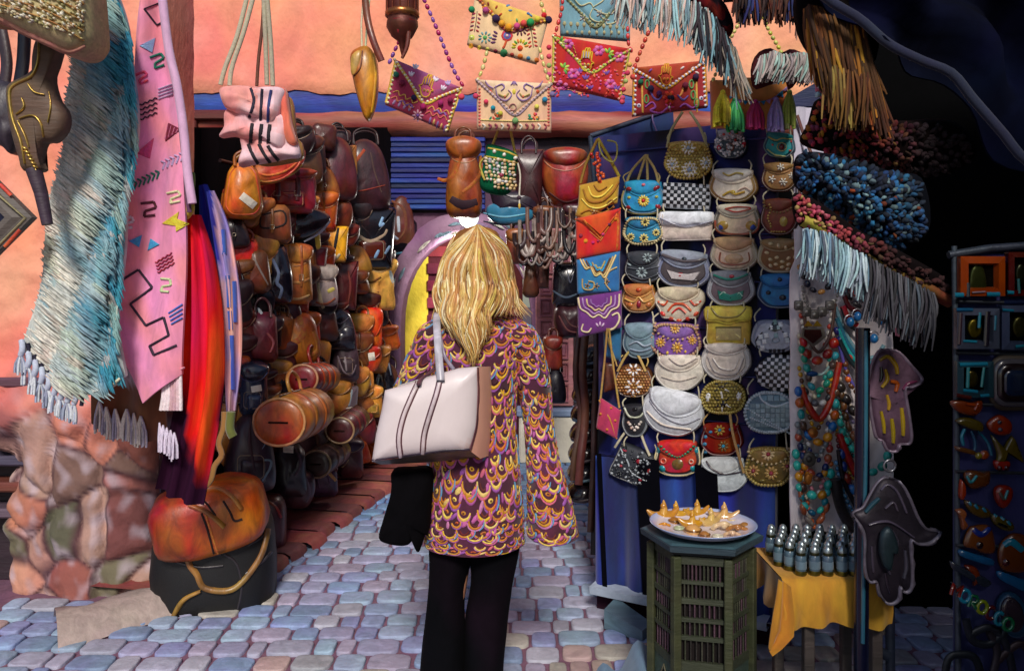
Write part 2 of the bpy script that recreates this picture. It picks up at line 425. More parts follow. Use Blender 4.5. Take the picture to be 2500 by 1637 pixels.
# wall below with the arch cut out
lo = t.new('lower_wall', 'plaster')
def pw(u): return (u-1250)/F*7.0
def zw(v): return 1.5-(v-700)/F*7.0
arch = []
for i in range(21):
    a = math.pi*i/20; x = -.58*math.cos(a)-.40
    arch.append((x+ .0, 1.12+.84*math.sin(a)**.9))
ax0, ax1 = arch[0][0], arch[-1][0]
def wallpiece(mb, pts, y0, y1, col):
    n = len(pts); vs = [(x, y0, z) for x, z in pts]+[(x, y1, z) for x, z in pts]
    mb.add(vs, [tuple(range(n)), tuple(range(2*n-1, n-1, -1))]+[(j, n+j, n+(j+1) % n, (j+1) % n) for j in range(n)], col, smooth=False)
mid = arch[10]
wallpiece(lo, [(-1.5, 0), (ax0, 0)]+arch[:11]+[(mid[0], 2.15), (-1.5, 2.15)], 7.02, 7.3, '6d4a62')
wallpiece(lo, [(-4, 2.15), (mid[0], 2.15), (mid[0], 3.1), (-4, 3.1)], 7.02, 7.3, '1c141c')
wallpiece(lo, [(.18, 0), (.2, 0), (.2, 3.1), (mid[0], 3.1)]+arch[10:], 7.02, 7.3, '5c3f58')
wallpiece(lo, [(.2, 0), (4, 0), (4, 3.1), (.2, 3.1)], 7.03, 7.3, '2a2028')
am = t.new('arch_surround', 'plaster')          # the thick mauve plaster band round the arch
rows = []
for k, (o, h) in enumerate(((.0, 0), (.0, .09), (.05, .12), (.16, .11), (.21, .0))):
    rr = []
    for i, (x, z) in enumerate([(ax0, 0), (ax0, .5), (ax0, 1.0)]+arch+[(ax1, 1.0), (ax1, .5), (ax1, 0)]):
        dx, dz = x-(-.40), max(0, z-1.12); l = math.hypot(dx, dz) or 1
        rr.append(V((x+dx/l*o, 7.02-h, z+dz/l*o)))
    rows.append(rr)
am.grid(rows, lambda p: mixc('7b4f78', '9a7890', max(0, min(1, .3+(p.z-1.2)*.5+NZ.noise(p*3)))))
# streaky pale plaster fan over the crown
st_ = t.new('plaster_strokes', 'plaster')
for k in range(26):
    a0 = rnd(.25, 2.8); ln = rnd(.12, .3); rr_ = .66+rnd(-.03, .16); pts = []
    for q in range(5):
        a = a0+ln*(q/4-.5); pts.append(V((-.40-rr_*math.cos(a)*.95, 6.90-.012*(q % 2), 1.14+(rr_+.2)*math.sin(a))))
    tube(st_, pts, .011, mul(random.choice(['c8c0b4', '9c8ca0', '7c96a4', 'b49c88', '8a7090', 'e0e0d0']), rnd(.7, 1)), 5, 8, flat=.3, r1=lambda s: .003+.013*math.sin(math.pi*s))
# passage behind: yellow wall, shelves
pg = t.new('yellow_wall', 'plaster'); wallpiece(pg, [(-1.1, 0), (pw(1045)*1.06, 0), (pw(1045)*1.06, 2.6), (-1.1, 2.6)], 7.42, 7.5, 'f8dc48')
sh = t.new('passage_wall', 'plaster'); wallpiece(sh, [(pw(1045)*1.06, 0), (.1, 0), (.1, 2.7), (pw(1045)*1.06, 2.7)], 7.44, 7.5, '5c1c2c')
for k in range(12):
    z = .5+k*.16; box(sh, (-.79, 7.40, z), (-.25, 7.44, z+.1), mul(['7c2434', '6a2238', '8c3040'][k % 3], 1), .006)
tp = t.new('passage_ceiling', 'plaster'); box(tp, (-1.1, 7.3, 2.3), (.1, 7.5, 2.36), '6d5a6a')
# shutter
sb = t.new('blue_shutter', 'wood')
for k in range(14):
    v = 338+k*12.5; box(sb, (pw(870), 6.93+.01*(k % 2), zw(v+11.5)), (pw(1185), 6.99, zw(v)), mul(['2440b4', '16288a', '1c34a0', '2c54c8', '101c5c'][k % 5], .5), .008)
for u0, u1, v0, v1 in ((468, 500, 304, 560), (468, 700, 280, 303)):
    t2 = t.new('shop_frame', 'wood'); box(t2, (pw(u0), 6.8, zw(v1)), (pw(u1), 6.95, zw(v0)), '5a1418', .01)
t.done()
# glowing lamp in the crown of the arch
t = Thing('passage_lamp', 'round glowing white lamp at the crown of the arch above the woman', 'lamp')
g = t.new('lamp_glass', 'lampglass'); lathe(g, P7.pt(1148, 538, .24), [(.0, -.08)]+[(.085*math.sin(math.pi*k/10), -.08*math.cos(math.pi*k/10)) for k in range(1, 10)]+[(.0, .08)], 'ffffff', 18)
k_ = t.new('bracket', 'metal'); tube(k_, [P7.pt(1148, 512, .24), P7.pt(1148, 500, .2), P7.pt(1148, 500, .0)], .012, '555555', 8)
t.done()
ld = bpy.data.lights.new('passage_lamp_light', 'POINT'); lo_ = bpy.data.objects.new('passage_lamp_light', ld); COL.objects.link(lo_)
lo_.location = (-.45, 6.98, 1.84); ld.energy = 15; ld.shadow_soft_size = .07; ld.color = (1, .97, .88)
# panelled door leaf, standing open against the right of the arch
t = Thing('panelled_door', 'old rose pink panelled door standing open right of the arch', 'door')
d = t.new('door_leaf', 'wood'); u0, u1 = 1308, 1400; Yd = 6.86
box(d, (pw(u0)*.98, Yd, zw(985)), (pw(u1)*.98, Yd+.05, zw(560)), 'b5787e', .006)
for r in range(8):
    for q in range(2):
        uu = 1318+q*38; vv = 575+r*51; pn = t.new('door_panel', 'wood')
        rows = []
        for ins, y in ((0, 0), (0, -.022), (2.6, -.022), (4.5, .002), (9, -.012), (30, -.012)):
            i2 = min(ins, 14); rows.append([((pw(uu+i2)) *.98, Yd+y, zw(vv+i2)), (pw(uu+32-i2)*.98, Yd+y, zw(vv+i2)), (pw(uu+32-i2)*.98, Yd+y, zw(vv+42-i2)), (pw(uu+i2)*.98, Yd+y, zw(vv+42-i2))])
        pn.grid(rows, '9a5c66', closed=True, smooth=False); pn.add(rows[-1], [(0, 1, 2, 3)], '8c4e5c', False)
t.done()
t = Thing('stone_step', 'pale whitewashed stone step below the pink door', 'step')
s1 = t.new('step_block', 'plaster'); box(s1, (.06, 6.75, 0), (.80, 7.0, .40), 'e9e2cf', .015)
s2 = t.new('step_top', 'plaster'); box(s2, (.04, 6.73, .402), (.82, 7.0, .46), '8fa0c4', .01)
t.done()
# ---- left: shop wall behind the leather, dark
t = Thing('shop_wall', 'dark back wall of the leather shop behind the hanging bags', 'wall')
m = t.new('wall', 'dark'); a = V((-1.84, 4.42, 0)); b = V((-1.04, 6.98, 0)); n = V((-.96, .27, 0))
for k in range(16):
    p, q = a.lerp(b, k/16), a.lerp(b, (k+.97)/16); n1 = n*.1
    vs = [p, q, q+n1, p+n1]; m.add([x for x in vs]+[x+V((0, 0, 1.5+.2*x.y)) for x in vs], [(0, 1, 5, 4), (1, 2, 6, 5), (2, 3, 7, 6), (3, 0, 4, 7), (4, 5, 6, 7)], mul('120c10', rnd(.6, 1.3)), False)
m = t.new('rail', 'metal')
for z in (.75, 1.15, 1.5, 1.85, 2.2): tube(m, [V((-1.62, 4.42, z)), V((-1.03, 6.9, z))], .012, '3a3036', 8)
t.done()
# ---- near left pillar, plaster above, worn rubble below
t = Thing('plastered_pillar', 'salmon plastered pillar with eroded stone base at left edge of lane', 'wall')
m = t.new('plaster', 'plaster'); PP = FP(4.02)
def cell(p):
    q = V((p.x*5.2+.5*NZ.noise(p*3), p.z*4.2+.5*NZ.noise(p*3.1+V((5, 0, 0))), 1.5)); d, pts = NZ.voronoi(q); return d[1]-d[0], pts[0]
SC = ['b06a5c', 'c47c68', '6c6450', '8c5048', 'a88478', '7a5c54', 'b8897c', '5c5a48', '9c5c58', 'c88c78', '784444']
def worn(p):
    q = p-CAM; v = 700-q.z/q.y*F
    g = NZ.fractal(V((p.x*3, p.z*3, 2)), 1, 2, 4); base = mixc('ec8c74', 'f0a48a', max(0, min(1, .5+g)))
    if v < 860: return base
    e = (v-900)/150+NZ.noise(V((p.x*5, p.z*5, 0)))*.8; dd, c0 = cell(p)
    c = mixc(SC[int(abs(c0.x*7.3+c0.y*13.7)) % len(SC)], 'b8a8b4', max(0, min(.7, NZ.noise(V((p.x*16, p.z*12, 1)))*1.3)))
    if dd < .1: c = mixc('4c2c34', c, max(0, dd/.1))
    return mixc(base, c, max(0, min(1, e*1.5)))
rows = []
for j in range(190):
    v = lerp(-420, 1500, (j/189)**.8); rr = []
    for i in range(90):
        edge = 392+ (14*NZ.noise(V((v*.012, 0, 0)))) if v > 850 else 400
        u = lerp(-330 if v < 860 else lerp(-330, 40, min(1, (v-860)/240))+26*NZ.noise(V((v*.02, 3, 0))), edge, i/89)
        p = PP.pt(u, v, 0); k = NZ.fractal(V((p.x*5, p.z*5, 3)), 1, 2, 5); f_ = max(0, min(1, (v-880)/140))
        bulge = .02*k*(1-f_)+f_*(.12*math.sin(math.pi*min(1, max(0, i/89)))**.5+.03*k+.055*min(1, max(0, cell(p)[0])*2.6)**.6)
        rr.append(p+V((0, -bulge, 0)))
    rows.append(rr)
m.grid(rows, worn)
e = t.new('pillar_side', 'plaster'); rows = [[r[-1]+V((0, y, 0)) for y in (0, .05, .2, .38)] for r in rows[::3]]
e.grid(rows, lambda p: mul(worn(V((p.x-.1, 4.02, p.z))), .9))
pl = t.new('loose_plaster', 'plaster'); PS = Skin(m, PP)
for k in range(0):                              # flaking edges of white and lilac render
    u, v = rnd(35, 385), rnd(960, 1480)
    if 150 < u < 270 and random.random() < .6: continue
    p = PP.pt(u, v, 0); q_ = PS.pt(u, v, .002); p = q_; a = rnd(.1, 1.1); L_ = rnd(.03, .12)
    d_ = V((math.cos(a), 0, math.sin(a)))*L_
    tube(pl, [p-d_*.5, p+V((rnd(-.01, .01), -.004, rnd(-.015, .015))), p+d_*.5], .004, random.choice(['b9aec4', 'c9c4c8', 'e08a74', 'd8785c', '9a8a50', '8c7a9c', 'f0a088']), 5, 6, flat=.35, r1=lambda s: .001+.0045*math.sin(math.pi*s))
t.done()
t = Thing('doorstep_slab', 'worn pale stone slab lying at the foot of the pillar', 'slab')
m = t.new('slab', 'stone'); G = lambda u, v, z: at(u, v, (1.5-z)*F/(v-700))
rows = []
for f_ in range(5):
    rr = []
    for i in range(14):
        u = 130+i*26; vt = 1505-(i*4.2)+10*math.sin(i*.6); vb = 1590-i*8
        z = .1*math.sin(math.pi*f_/4)**.6; rr.append(G(u+f_*3, lerp(vt, vb, f_/4), 0)+V((0, 0, z+.01*NZ.noise(V((i*.5, f_, 0))))))
    rows.append(rr)
m.grid(rows, 'a79690'); t.done()
# dark doorway strip left of the pillar
t = Thing('dark_doorway', 'dark doorway with piled goods at the far left edge', 'wall')
m = t.new('back', 'wood'); box(m, (-3.6, 4.1, 0), (-2.1, 4.2, 1.15), '2a1a24')
m = t.new('shelf', 'wood')
for k in range(6): box(m, (-3.3, 3.95, .35+.13*k), (-2.32, 4.1, .40+.13*k), ['5a4a58', '6c3a2c', '4a4258', '7a3424', '3c3a66', '5a3a48'][k], .01)
t.done()
# ---- right side wall, and an unseen roof, planks and rear wall added for shade
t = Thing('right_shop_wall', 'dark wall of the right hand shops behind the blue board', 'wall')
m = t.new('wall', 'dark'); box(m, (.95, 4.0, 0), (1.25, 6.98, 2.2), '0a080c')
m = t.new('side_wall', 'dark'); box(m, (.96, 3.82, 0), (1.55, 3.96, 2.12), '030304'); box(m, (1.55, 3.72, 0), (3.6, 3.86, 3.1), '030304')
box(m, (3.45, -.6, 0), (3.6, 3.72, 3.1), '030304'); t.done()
t = Thing('shop_roof', 'unseen roof boards added to shade the stalls on the right', 'roof')
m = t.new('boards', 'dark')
for k in range(13): box(m, (1.21+k*.18, -.9, 2.86), (1.21+k*.18+.17, (2.9 if k > 1 else .4)+.04*(k % 3), 2.9), mul('120e12', rnd(.7, 1.2)))  # unseen roof added for its shade; first boards stop short to light the necklaces
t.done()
t = Thing('stall_partition', 'unseen dark planks added to keep light off the right stalls', 'wall'); m = t.new('planks', 'dark')
for k in range(12): box(m, (1.75+.004*(k % 2), -.9+k*.19, 0), (1.78, -.9+k*.19+.185, 2.85), mul('100c10', rnd(.7, 1.3)))  # planks out of frame, added to hold light back from the stalls
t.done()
t = Thing('rear_shop', 'unseen dark wall added behind the camera to block light', 'wall')
m = t.new('wall', 'dark'); box(m, (.7, -1.0, 0), (3.6, -.9, 2.86), '0c090c'); t.done()  # unseen wall added behind the camera to block sky light
# ---------------------------------------------------------------- rugs and scarves hanging at the left
def between(L_, R_, t):                           # point on left/right edge polylines (by v) at parameter t
    a = cat([(p[0], p[1]) for p in L_], 41, False); b = cat([(p[0], p[1]) for p in R_], 41, False)
    i = t*40; k = min(39, int(i)); f = i-k
    return a[k].lerp(a[k+1], f), b[k].lerp(b[k+1], f)
S1 = FP(3.0)
L1 = [(196, -60), (186, 60), (172, 200), (150, 350), (124, 500), (95, 690), (62, 838)]
R1 = [(268, -60), (312, 80), (332, 230), (326, 400), (304, 560), (290, 740), (302, 862)]
t = Thing('shaggy_rug', 'shaggy blue and cream rug with knotted white fringe hanging over the pillar', 'rug')
m = t.new('pile', 'fur')
def rugc(u, v, x):
    s_ = NZ.noise(V((u*.02-v*.012, v*.009+u*.006, 0))); k = x*1.25-.22+s_*.42+.08*math.sin(v*.011)
    if v < 240: k += .25
    c = mixc('dcd8cc', '3a8ea8', max(0, min(1, k)))
    if NZ.noise(V((u*.013, v*.01-u*.013, 9))) > .22: c = mixc(c, 'b8c4a4', .4)
    if NZ.noise(V((u*.03, v*.02, 4))) > .33: c = mixc(c, 'd0b8a8', .5)
    return c
rows = []
for j in range(60):
    a, b = between(L1, R1, j/59); rr = []
    for i in range(16):
        q = a.lerp(b, i/15); vv = q.y + (105*math.sin(math.pi*min(.96, (i/15)/1.18))**.8*(j/59)**6 if True else 0)
        rr.append((q.x, vv, .05*math.sin(math.pi*i/15)+.015*math.sin(j*.35+i)))
    rows.append(rr)
sheet(m, S1, rows, lambda p: rugc((p.x)/p.y*F+1250, 700-(p.z-1.5)/p.y*F, .5), .02)
for k in range(6400):
    j = rnd(0, 59); i = rnd(0, 15); r0 = rows[int(j)][int(i)]; r1 = rows[min(59, int(j)+1)][min(15, int(i)+1)]
    u = lerp(r0[0], r1[0], rnd(0, 1)); v = lerp(r0[1], r1[1], rnd(0, 1)); h = r0[2]
    L_ = rnd(30, 80); du = L_*.82; dv = L_*.62; e_ = min(1, .3+i/4) if i < 3 else 1; du *= e_; dv *= e_
    if i > 12: du *= .3
    c = mul(rugc(u, v, i/15), rnd(.84, 1.12))
    tube(m, [S1.pt(u-du*.4, v-dv*.4, h-.004), S1.pt(u+du*.15, v+dv*.1, h+rnd(.003, .008)), S1.pt(u+du*.6, v+dv*.6, h+rnd(-.003, .003))], .006, c, 4, 5, cap=False, flat=.5, r1=lambda s: .0008+.0040*math.sin(math.pi*s))
e = t.new('hem', 'thread'); bt = rows[-1]
stroke(e, S1, [(p[0], p[1]+2) for p in bt[7:]], 9, 'd6d2b4', .03, 24)
fr = t.new('fringe', 'thread')
for k in range(9):
    p = bt[k] if k < 16 else bt[-1]; u, v = p[0]+3, p[1]
    tube(fr, [S1.pt(u, v-8, .03), S1.pt(u+8, v+10, .045), S1.pt(u+2, v+26, .04)], .011, 'b8c0d4', 6, 6)
    tube(fr, [S1.pt(u+14, v-2, .03), S1.pt(u+18, v+16, .03), S1.pt(u+16, v+32, .03)], .008, '18142c', 6, 6)
    tassel(fr, S1.pt(u+2, v+24, .04), .075, .022, 'c8ccd4', 10, '98a0b8')
t.done()

t = Thing('patterned_rug', 'pink woven rug with small coloured symbols and a black zigzag line', 'rug')
m = t.new('weave', 'cloth'); S2 = FP(3.12)
L2 = [(352, -60), (338, 90), (326, 220), (316, 380), (290, 560), (276, 680), (260, 792)]
R2 = [(400, -60), (420, 100), (444, 250), (456, 400), (458, 560), (452, 740), (446, 905)]
rows = []
for j in range(50):
    a, b = between(L2, R2, j/49); rr = []
    for i in range(14):
        q = a.lerp(b, i/13); s_ = i/13
        ext = 150*(j/49)**7*(min(1, s_/.46) if s_ < .46 else 1-(s_-.46)*.35)*(1-s_*.15)
        if s_ >= .46: ext = lerp(141, 8, (s_-.46)/.54)*(j/49)**7
        rr.append((q.x, q.y+ext, .03*math.sin(s_*7+j*.05)+.012*math.sin(j*.3)))
    rows.append(rr)
def pinkc(p):
    k = NZ.noise(V((p.x*9, p.z*7, 0))); return mixc('e890c0', 'e88c98', max(0, min(1, .4+k*1.2)))
sheet(m, S2, rows, pinkc, .016)
D = Skin(m, S2); e = t.new('symbols', 'thread')
BK, GR, MA, BL, YE, CR = '2a1a30', '0c6a58', '741838', '3c9ad0', 'd8c838', 'dcd8a8'
S = lambda pts, w, c: [stroke(e, D, [(lerp(a[0], b[0], k/5), lerp(a[1], b[1], k/5)) for k in range(6)], w, c, .006, curve=False) for a, b in zip(pts, pts[1:])]
S([(352, 22), (383, 62), (396, 56)], 5, BK); S([(352, 22), (388, 8), (396, 40)], 3, BK)
patch(e, D, [(340, 112), (380, 92), (372, 130)], '88a8d4', .004)
def zig(u, v, w, h, c, lw, a=-20):
    p = [(u-w, v-h), (u+w*.6, v-h), (u+w*.8, v-h*.2), (u-w*.6, v+h*.1), (u-w*.8, v+h*.8), (u+w*.6, v+h*.8)]
    S(rot(p, (u, v), a), lw, c)
zig(388, 150, 18, 16, GR, 7); zig(349, 190, 15, 13, 'd8486c', 7, -25)
for k in range(4): S([(386+k*0, 218+k*8), (424, 206+k*8)], 4, 'b8a0c4')
for k in range(4):
    p = [(330+q*6, 262+k*12-q*2.6+(2.5 if q % 2 else -2)) for q in range(10)]; S(p, 4, BK)
patch(e, D, [(404, 346), (412, 300), (444, 316)], MA, .005); 
for k in range(4): S([(404+k*9, 340-k*5), (412+k*8, 304+k*4)], 2, 'c87090')
patch(e, D, [(332, 374), (376, 336), (366, 388)], 'c04474', .004)
for b, cc, u, v in ((0, GR, 328, 452), (1, 'b898c4', 398, 404)):
    for k in range(6): S([(u+k*11, v+10-k*5), (u+6+k*11, v-6-k*5), (u+k*11+2, v-2-k*5), (u+k*11-5, v+0-k*5)][:2]+[(u+k*11-4, v-10-k*5)], 5, cc)
zig(428, 482, 17, 14, CR, 6, -12); zig(366, 512, 20, 18, '4a1024', 7, -8); zig(312, 545, 18, 14, 'd4ccd4', 8, -6)
patch(e, D, [(396, 546), (438, 516), (430, 552)], YE, .005); patch(e, D, [(430, 566), (428, 532), (462, 546)], YE, .005)
patch(e, D, [(314, 588), (347, 573), (340, 604)], BL, .005); patch(e, D, [(360, 612), (368, 582), (390, 597)], BL, .005)
for k in range(4):
    S([(380+q*5+k*2, 642+k*8-q*3+(2 if q % 2 else -2)) for q in range(9)], 3.5, 'a02848')
S([(278, 696), (338, 658), (372, 702), (318, 742), (356, 794), (400, 774), (412, 818), (366, 844), (376, 866), (432, 842)], 6.5, BK)
zig(406, 698, 14, 17, 'c4d4a0', 6, 5)
for k in range(4): S([(412+k*2, 764+k*9), (446, 742+k*11)], 5, '4868b8')
for k in range(12):
    dome(e, S2, 370+k*7, 925-k*2.4, 5, 'e8a0b0' if k % 2 else 'd888b4', .02, 6, -40, 3)
bo = t.new('rolled_edge', 'cloth')
tube(bo, [S2.pt(u, v, .05) for u, v in ((405, -40), (424, 120), (446, 220), (462, 330), (470, 420), (482, 500))], .017, 'd4a8cc', 10, 24)
tube(bo, [S2.pt(u, v, .03) for u, v in ((398, -40), (416, 110), (442, 250), (456, 380), (470, 520))], .010, '583050', 8, 20)
fr = t.new('fringe', 'thread')
for k in range(7): 
    tube(fr, [S2.pt(398+k*7, 918-k*2, 0), S2.pt(402+k*7, 960+k*3, .01), S2.pt(396+k*8, 1000, .01)], .008, random.choice(['d8b8c0', 'e8d8dc', 'c8a0a8']), 5, 6)
for k in range(5): tassel(fr, S2.pt(392+k*9, 1030+k*6, .01), .11, .016, 'd4c8dc', 6)
t.done()

t = Thing('brown_rug', 'brown woven rug end with grey stripes and white tassels below the blue shaggy rug', 'rug')
m = t.new('weave', 'cloth'); S3 = FP(3.35); rows = []
for j in range(16): rows.append([(lerp(225, 232, j/15)+i*14, 820+j*14+i*5+8*math.sin(i), .03*math.sin(i*.8+j*.1)) for i in range(13)])
def brc(p):
    u = p.x/p.y*F+1250; v = 700-(p.z-1.5)/p.y*F
    if 290 < u < 332 and v < 940: return 'a89ca8' if int(v/12) % 3 else '4a3040'
    return mixc('5a3424', '7a4a2c', .5+NZ.noise(p*8))
sheet(m, S3, rows, brc, .012)
f2 = t.new('fringe', 'thread')
for u, v in ((252, 985), (268, 1000), (290, 1005), (318, 1005), (335, 1015), (352, 1022)): 
    tassel(f2, S3.pt(u, v-10, .03), .13, .024, 'd8ccc4', 10, 'a8a0b4')
t.done()

def scarf(label, Lp, Rp, Y, cf, folds=5, amp=.03, extra=None, n=14, th=.008, group=None):
    t = Thing('scarf', label, 'scarf', group); m = t.new('cloth', 'velvet'); S_ = FP(Y); rows = []
    for j in range(40):
        a, b = between(Lp, Rp, j/39); rr = []
        for i in range(n):
            q = a.lerp(b, i/(n-1)); rr.append((q.x, q.y, amp*math.sin(i/(n-1)*math.pi*folds+j*.06)*min(1, .3+j/12)+amp*math.sin(math.pi*i/(n-1))))
        rows.append(rr)
    def cc(p): return cf(p.x/p.y*F+1250, 700-(p.z-1.5)/p.y*F)
    sheet(m, S_, rows, cc, th)
    if extra: extra(t, m, S_)
    t.done()
def redc(u, v):
    k = NZ.noise(V((u*.06, v*.004, 0)))
    c = mixc('d8241a', 'a81c1c', max(0, min(1, .2+k*1.0)))
    vb = 935 if u < 455 else (1060 if u < 478 else 1130)
    if u > 535: vb = 900
    if v > vb: c = mixc(c, '2a0c24', min(1, (v-vb)/60))
    return c
def knot(t, m, S_):
    k = t.new('knot', 'cloth'); tube(k, [S_.pt(470, 488, .06), S_.pt(484, 512, .08), S_.pt(468, 530, .06)], .018, 'd8c030', 8, 8)
    tube(k, [S_.pt(476, 500, .05), S_.pt(482, 450, .04), S_.pt(478, 425, .03)], .008, '6c8438', 6, 6)
scarf('long red scarf with dark maroon lower end, yellow knot at top', [(458, 525), (446, 650), (440, 850), (430, 1000), (384, 1190)], [(490, 525), (522, 640), (540, 800), (536, 980), (492, 1236)], 3.2, redc, 5, .028, knot)
def bluc(u, v): return mixc('1c2c7c', '2c48a8', max(0, min(1, .5+1.3*NZ.noise(V((u*.06, v*.005, 3)))))) if v < 640 else mixc('2c2c6c', '1a1430', min(1, (v-640)/200))
scarf('narrow dark blue scarf behind the red scarf', [(486, 455), (494, 600), (520, 760), (530, 950)], [(505, 450), (545, 560), (560, 740), (552, 960)], 3.36, bluc, 3, .02)
def bpc(u, v):
    s_ = (u-(500+ (v-480)*.13))/70
    k = NZ.noise(V((u*.05, v*.006, 6)))
    c = mixc('e0a898', '8a80bc', max(0, min(1, .35+k*1.5+(.5 if v < 680 else 0))))
    if s_ < .25 and v < 640: c = '3a4aa0'
    return c
def bpx(t, m, S_):
    e = t.new('dashes', 'cloth'); D = Skin(m, S_)
    for u, v0, v1 in ((556, 672, 750), (572, 686, 786), (560, 758, 804), (566, 818, 950), (545, 560, 620)): stroke(e, D, [(u, v0), (u+2, (v0+v1)/2), (u+3, v1)], 11, '3450b0', .006, 8)
    f_ = t.new('tie_end', 'cloth')
    tube(f_, [S_.pt(u, v, .05) for u, v in ((558, 1000), (556, 1040), (545, 1075), (552, 1105), (535, 1130), (525, 1165), (500, 1190))], .012, '8c6430', 7, 24, flat=.5)
    tube(f_, [S_.pt(u, v, .05) for u, v in ((575, 1000), (572, 1040), (580, 1060))], .018, '5c6428', 7, 10)
scarf('peach scarf with blue dashes hanging beside the leather bags', [(505, 470), (520, 560), (546, 740), (552, 900), (556, 1005)], [(522, 465), (562, 560), (590, 720), (594, 860), (578, 1000)], 3.28, bpc, 4, .022, bpx)

# basket top left
t = Thing('wicker_pouf', 'cream and olive woven basket hanging in the top left corner', 'basket')
m = t.new('basket', 'straw'); S4 = FP(2.6)
o = [(-80, -150), (60, -170), (190, -130), (222, 60), (214, 112), (180, 130), (120, 112), (60, 82), (0, 50), (-90, 20)]
puff(m, o, S4, .12, lambda u, v: mixc('a88878', 'b8aa7c', max(0, min(1, (85+ (u*.42) -v)/60))), .12, 2.2, 60, ts=(0, .02, .06, .12, .2, .3, .42, .56, .72, .9))
D = Skin(m, S4); e = t.new('wicker', 'straw')
for k in range(420):
    u = rnd(0, 205); v = rnd(-60, 30+u*.34)
    dome(e, D, u, v, rnd(5, 8), random.choice(['d0c8a8', 'b0a070', 'c8b090', '8c8458', 'dcd8c8']), .012, 6, rnd(20, 60), 3.5)
for k in range(6): stroke(e, D, [(0, 10-k*20+0), (70, 32-k*20), (140, 60-k*20), (205, 100-k*22)], 3.5, 'b48448', .01, 16)
stroke(e, D, [(0, 46), (60, 78), (120, 106), (170, 126), (208, 112)], 10, 'b07868', .012, 24)
t.done()
# carved bellows
t = Thing('carved_bellows', 'carved brown wooden bellows with gold trim hanging at the far left', 'bellows')
m = t.new('board', 'wood'); S5 = FP(2.75)
o = [(92, 98), (145, 106), (140, 150), (128, 190), (140, 240), (162, 275), (160, 315), (135, 345), (108, 350), (100, 395), (104, 416), (60, 418), (50, 390), (36, 345), (24, 290), (18, 225), (30, 202), (72, 180), (94, 150)]
puff(m, o, S5, .035, '5c4638', .03, 5, 60)
D = Skin(m, S5); g = t.new('gold_trim', 'metal')
for p, w_ in (([(96, 105), (94, 150), (78, 186), (35, 208), (24, 232), (32, 290), (52, 345), (62, 400)], 8), ([(40, 280), (60, 262), (55, 240)], 5), ([(48, 290), (80, 282), (100, 300), (108, 335)], 6), ([(70, 205), (85, 225), (110, 232)], 5), ([(120, 225), (125, 260), (118, 300)], 4), ([(45, 295), (62, 330), (72, 360)], 5)): stroke(g, D, p, w_, 'b0924c', .008, taper=.5)
for k in range(7): dome(g, D, 62+k*5, 362+k*9, 9, 'c8a858', .01, 8, 30, 4)
pi = t.new('nozzle', 'wood'); tube(pi, [S5.pt(82, 412, .0), S5.pt(100, 470, 0), S5.pt(116, 548, 0)], .026, '3c2c3c', 10, r1=.018)
ha = t.new('handle', 'wood'); tube(ha, [S5.pt(118, 110, .0), S5.pt(120, 60, 0), S5.pt(118, 20, 0)], .02, '6c4c40', 10)
t.done()
t = Thing('leather_pouch', 'dark grey leather pouch hanging behind the carved bellows', 'pouch')
m = t.new('body', 'leather'); S6 = FP(2.9)
puff(m, [(-20, 205), (30, 200), (62, 230), (60, 300), (40, 350), (28, 376), (10, 360), (-30, 330)], S6, .05, '342c38', .04, wr=.01)
k = t.new('strap', 'leather'); strap(k, S6, [(14, 210), (20, 150), (4, 60)], 26, '3c2c34', .006); strap(k, S6, [(50, 215), (60, 150), (64, 70)], 30, '2c2838', .006)
t.done()
t = Thing('framed_mirror', 'grey diamond shaped frame with orange inlay cut by the left edge', 'mirror')
S7 = FP(2.85); m = t.new('frame', 'wood')
def dia(r, cx=-20, cy=532): return [(cx, cy-r*1.0), (cx+r, cy), (cx, cy+r*1.0), (cx-r, cy)]
rows = []
for r, h in ((112, 0), (110, .03), (92, .035), (80, .02), (62, .03), (44, .03), (40, .0)): rows.append([S7.pt(p[0], p[1], h) for p in dia(r)])
m.grid(rows, '5c5450', closed=True, smooth=False)
gl = t.new('glass', 'metal'); gl.add([S7.pt(p[0], p[1], .008) for p in dia(41)], [(0, 1, 2, 3)], '2c2c44')
i_ = t.new('inlay', 'wood'); D = FP(2.85).off(.034)
for a, b in (((0, 450), (28, 478)), ((50, 560), (12, 602))): stroke(i_, D, [a, b], 9, 'c8502c', .006, curve=False)
stroke(i_, D, [(-10, 470), (62, 532), (-10, 606)], 5, '8c8460', .006, curve=False)
t.done()
# ---------------------------------------------------------------- leather goods: one builder for every flat bag, one for barrel bags
def blob(mb, c, r, e1, e2, col, yaw=0, roll=0, nu=28, nv=14, wr=0):
    c = V(c); rows = []; sd_ = rnd(0, 50)
    P = lambda x, e: math.copysign(abs(x)**e, x)
    for j in range(nv+1):
        b = math.pi*(j/nv-.5); rr = []
        for i in range(nu):
            a = 2*math.pi*i/nu
            x = r[0]*P(math.cos(b), e1)*P(math.cos(a), e2); y = r[1]*P(math.cos(b), e1)*P(math.sin(a), e2); z = r[2]*P(math.sin(b), e1)
            if wr: k = 1+wr*NZ.noise(V((x*9+sd_, y*9, z*9))); x *= k; y *= k; z *= k
            x, z = x*math.cos(roll)-z*math.sin(roll), x*math.sin(roll)+z*math.cos(roll)
            x, y = x*math.cos(yaw)-y*math.sin(yaw), x*math.sin(yaw)+y*math.cos(yaw)
            rr.append(c+V((x, y, z)))
        rows.append(rr)
    mb.grid(rows, col, closed=True)
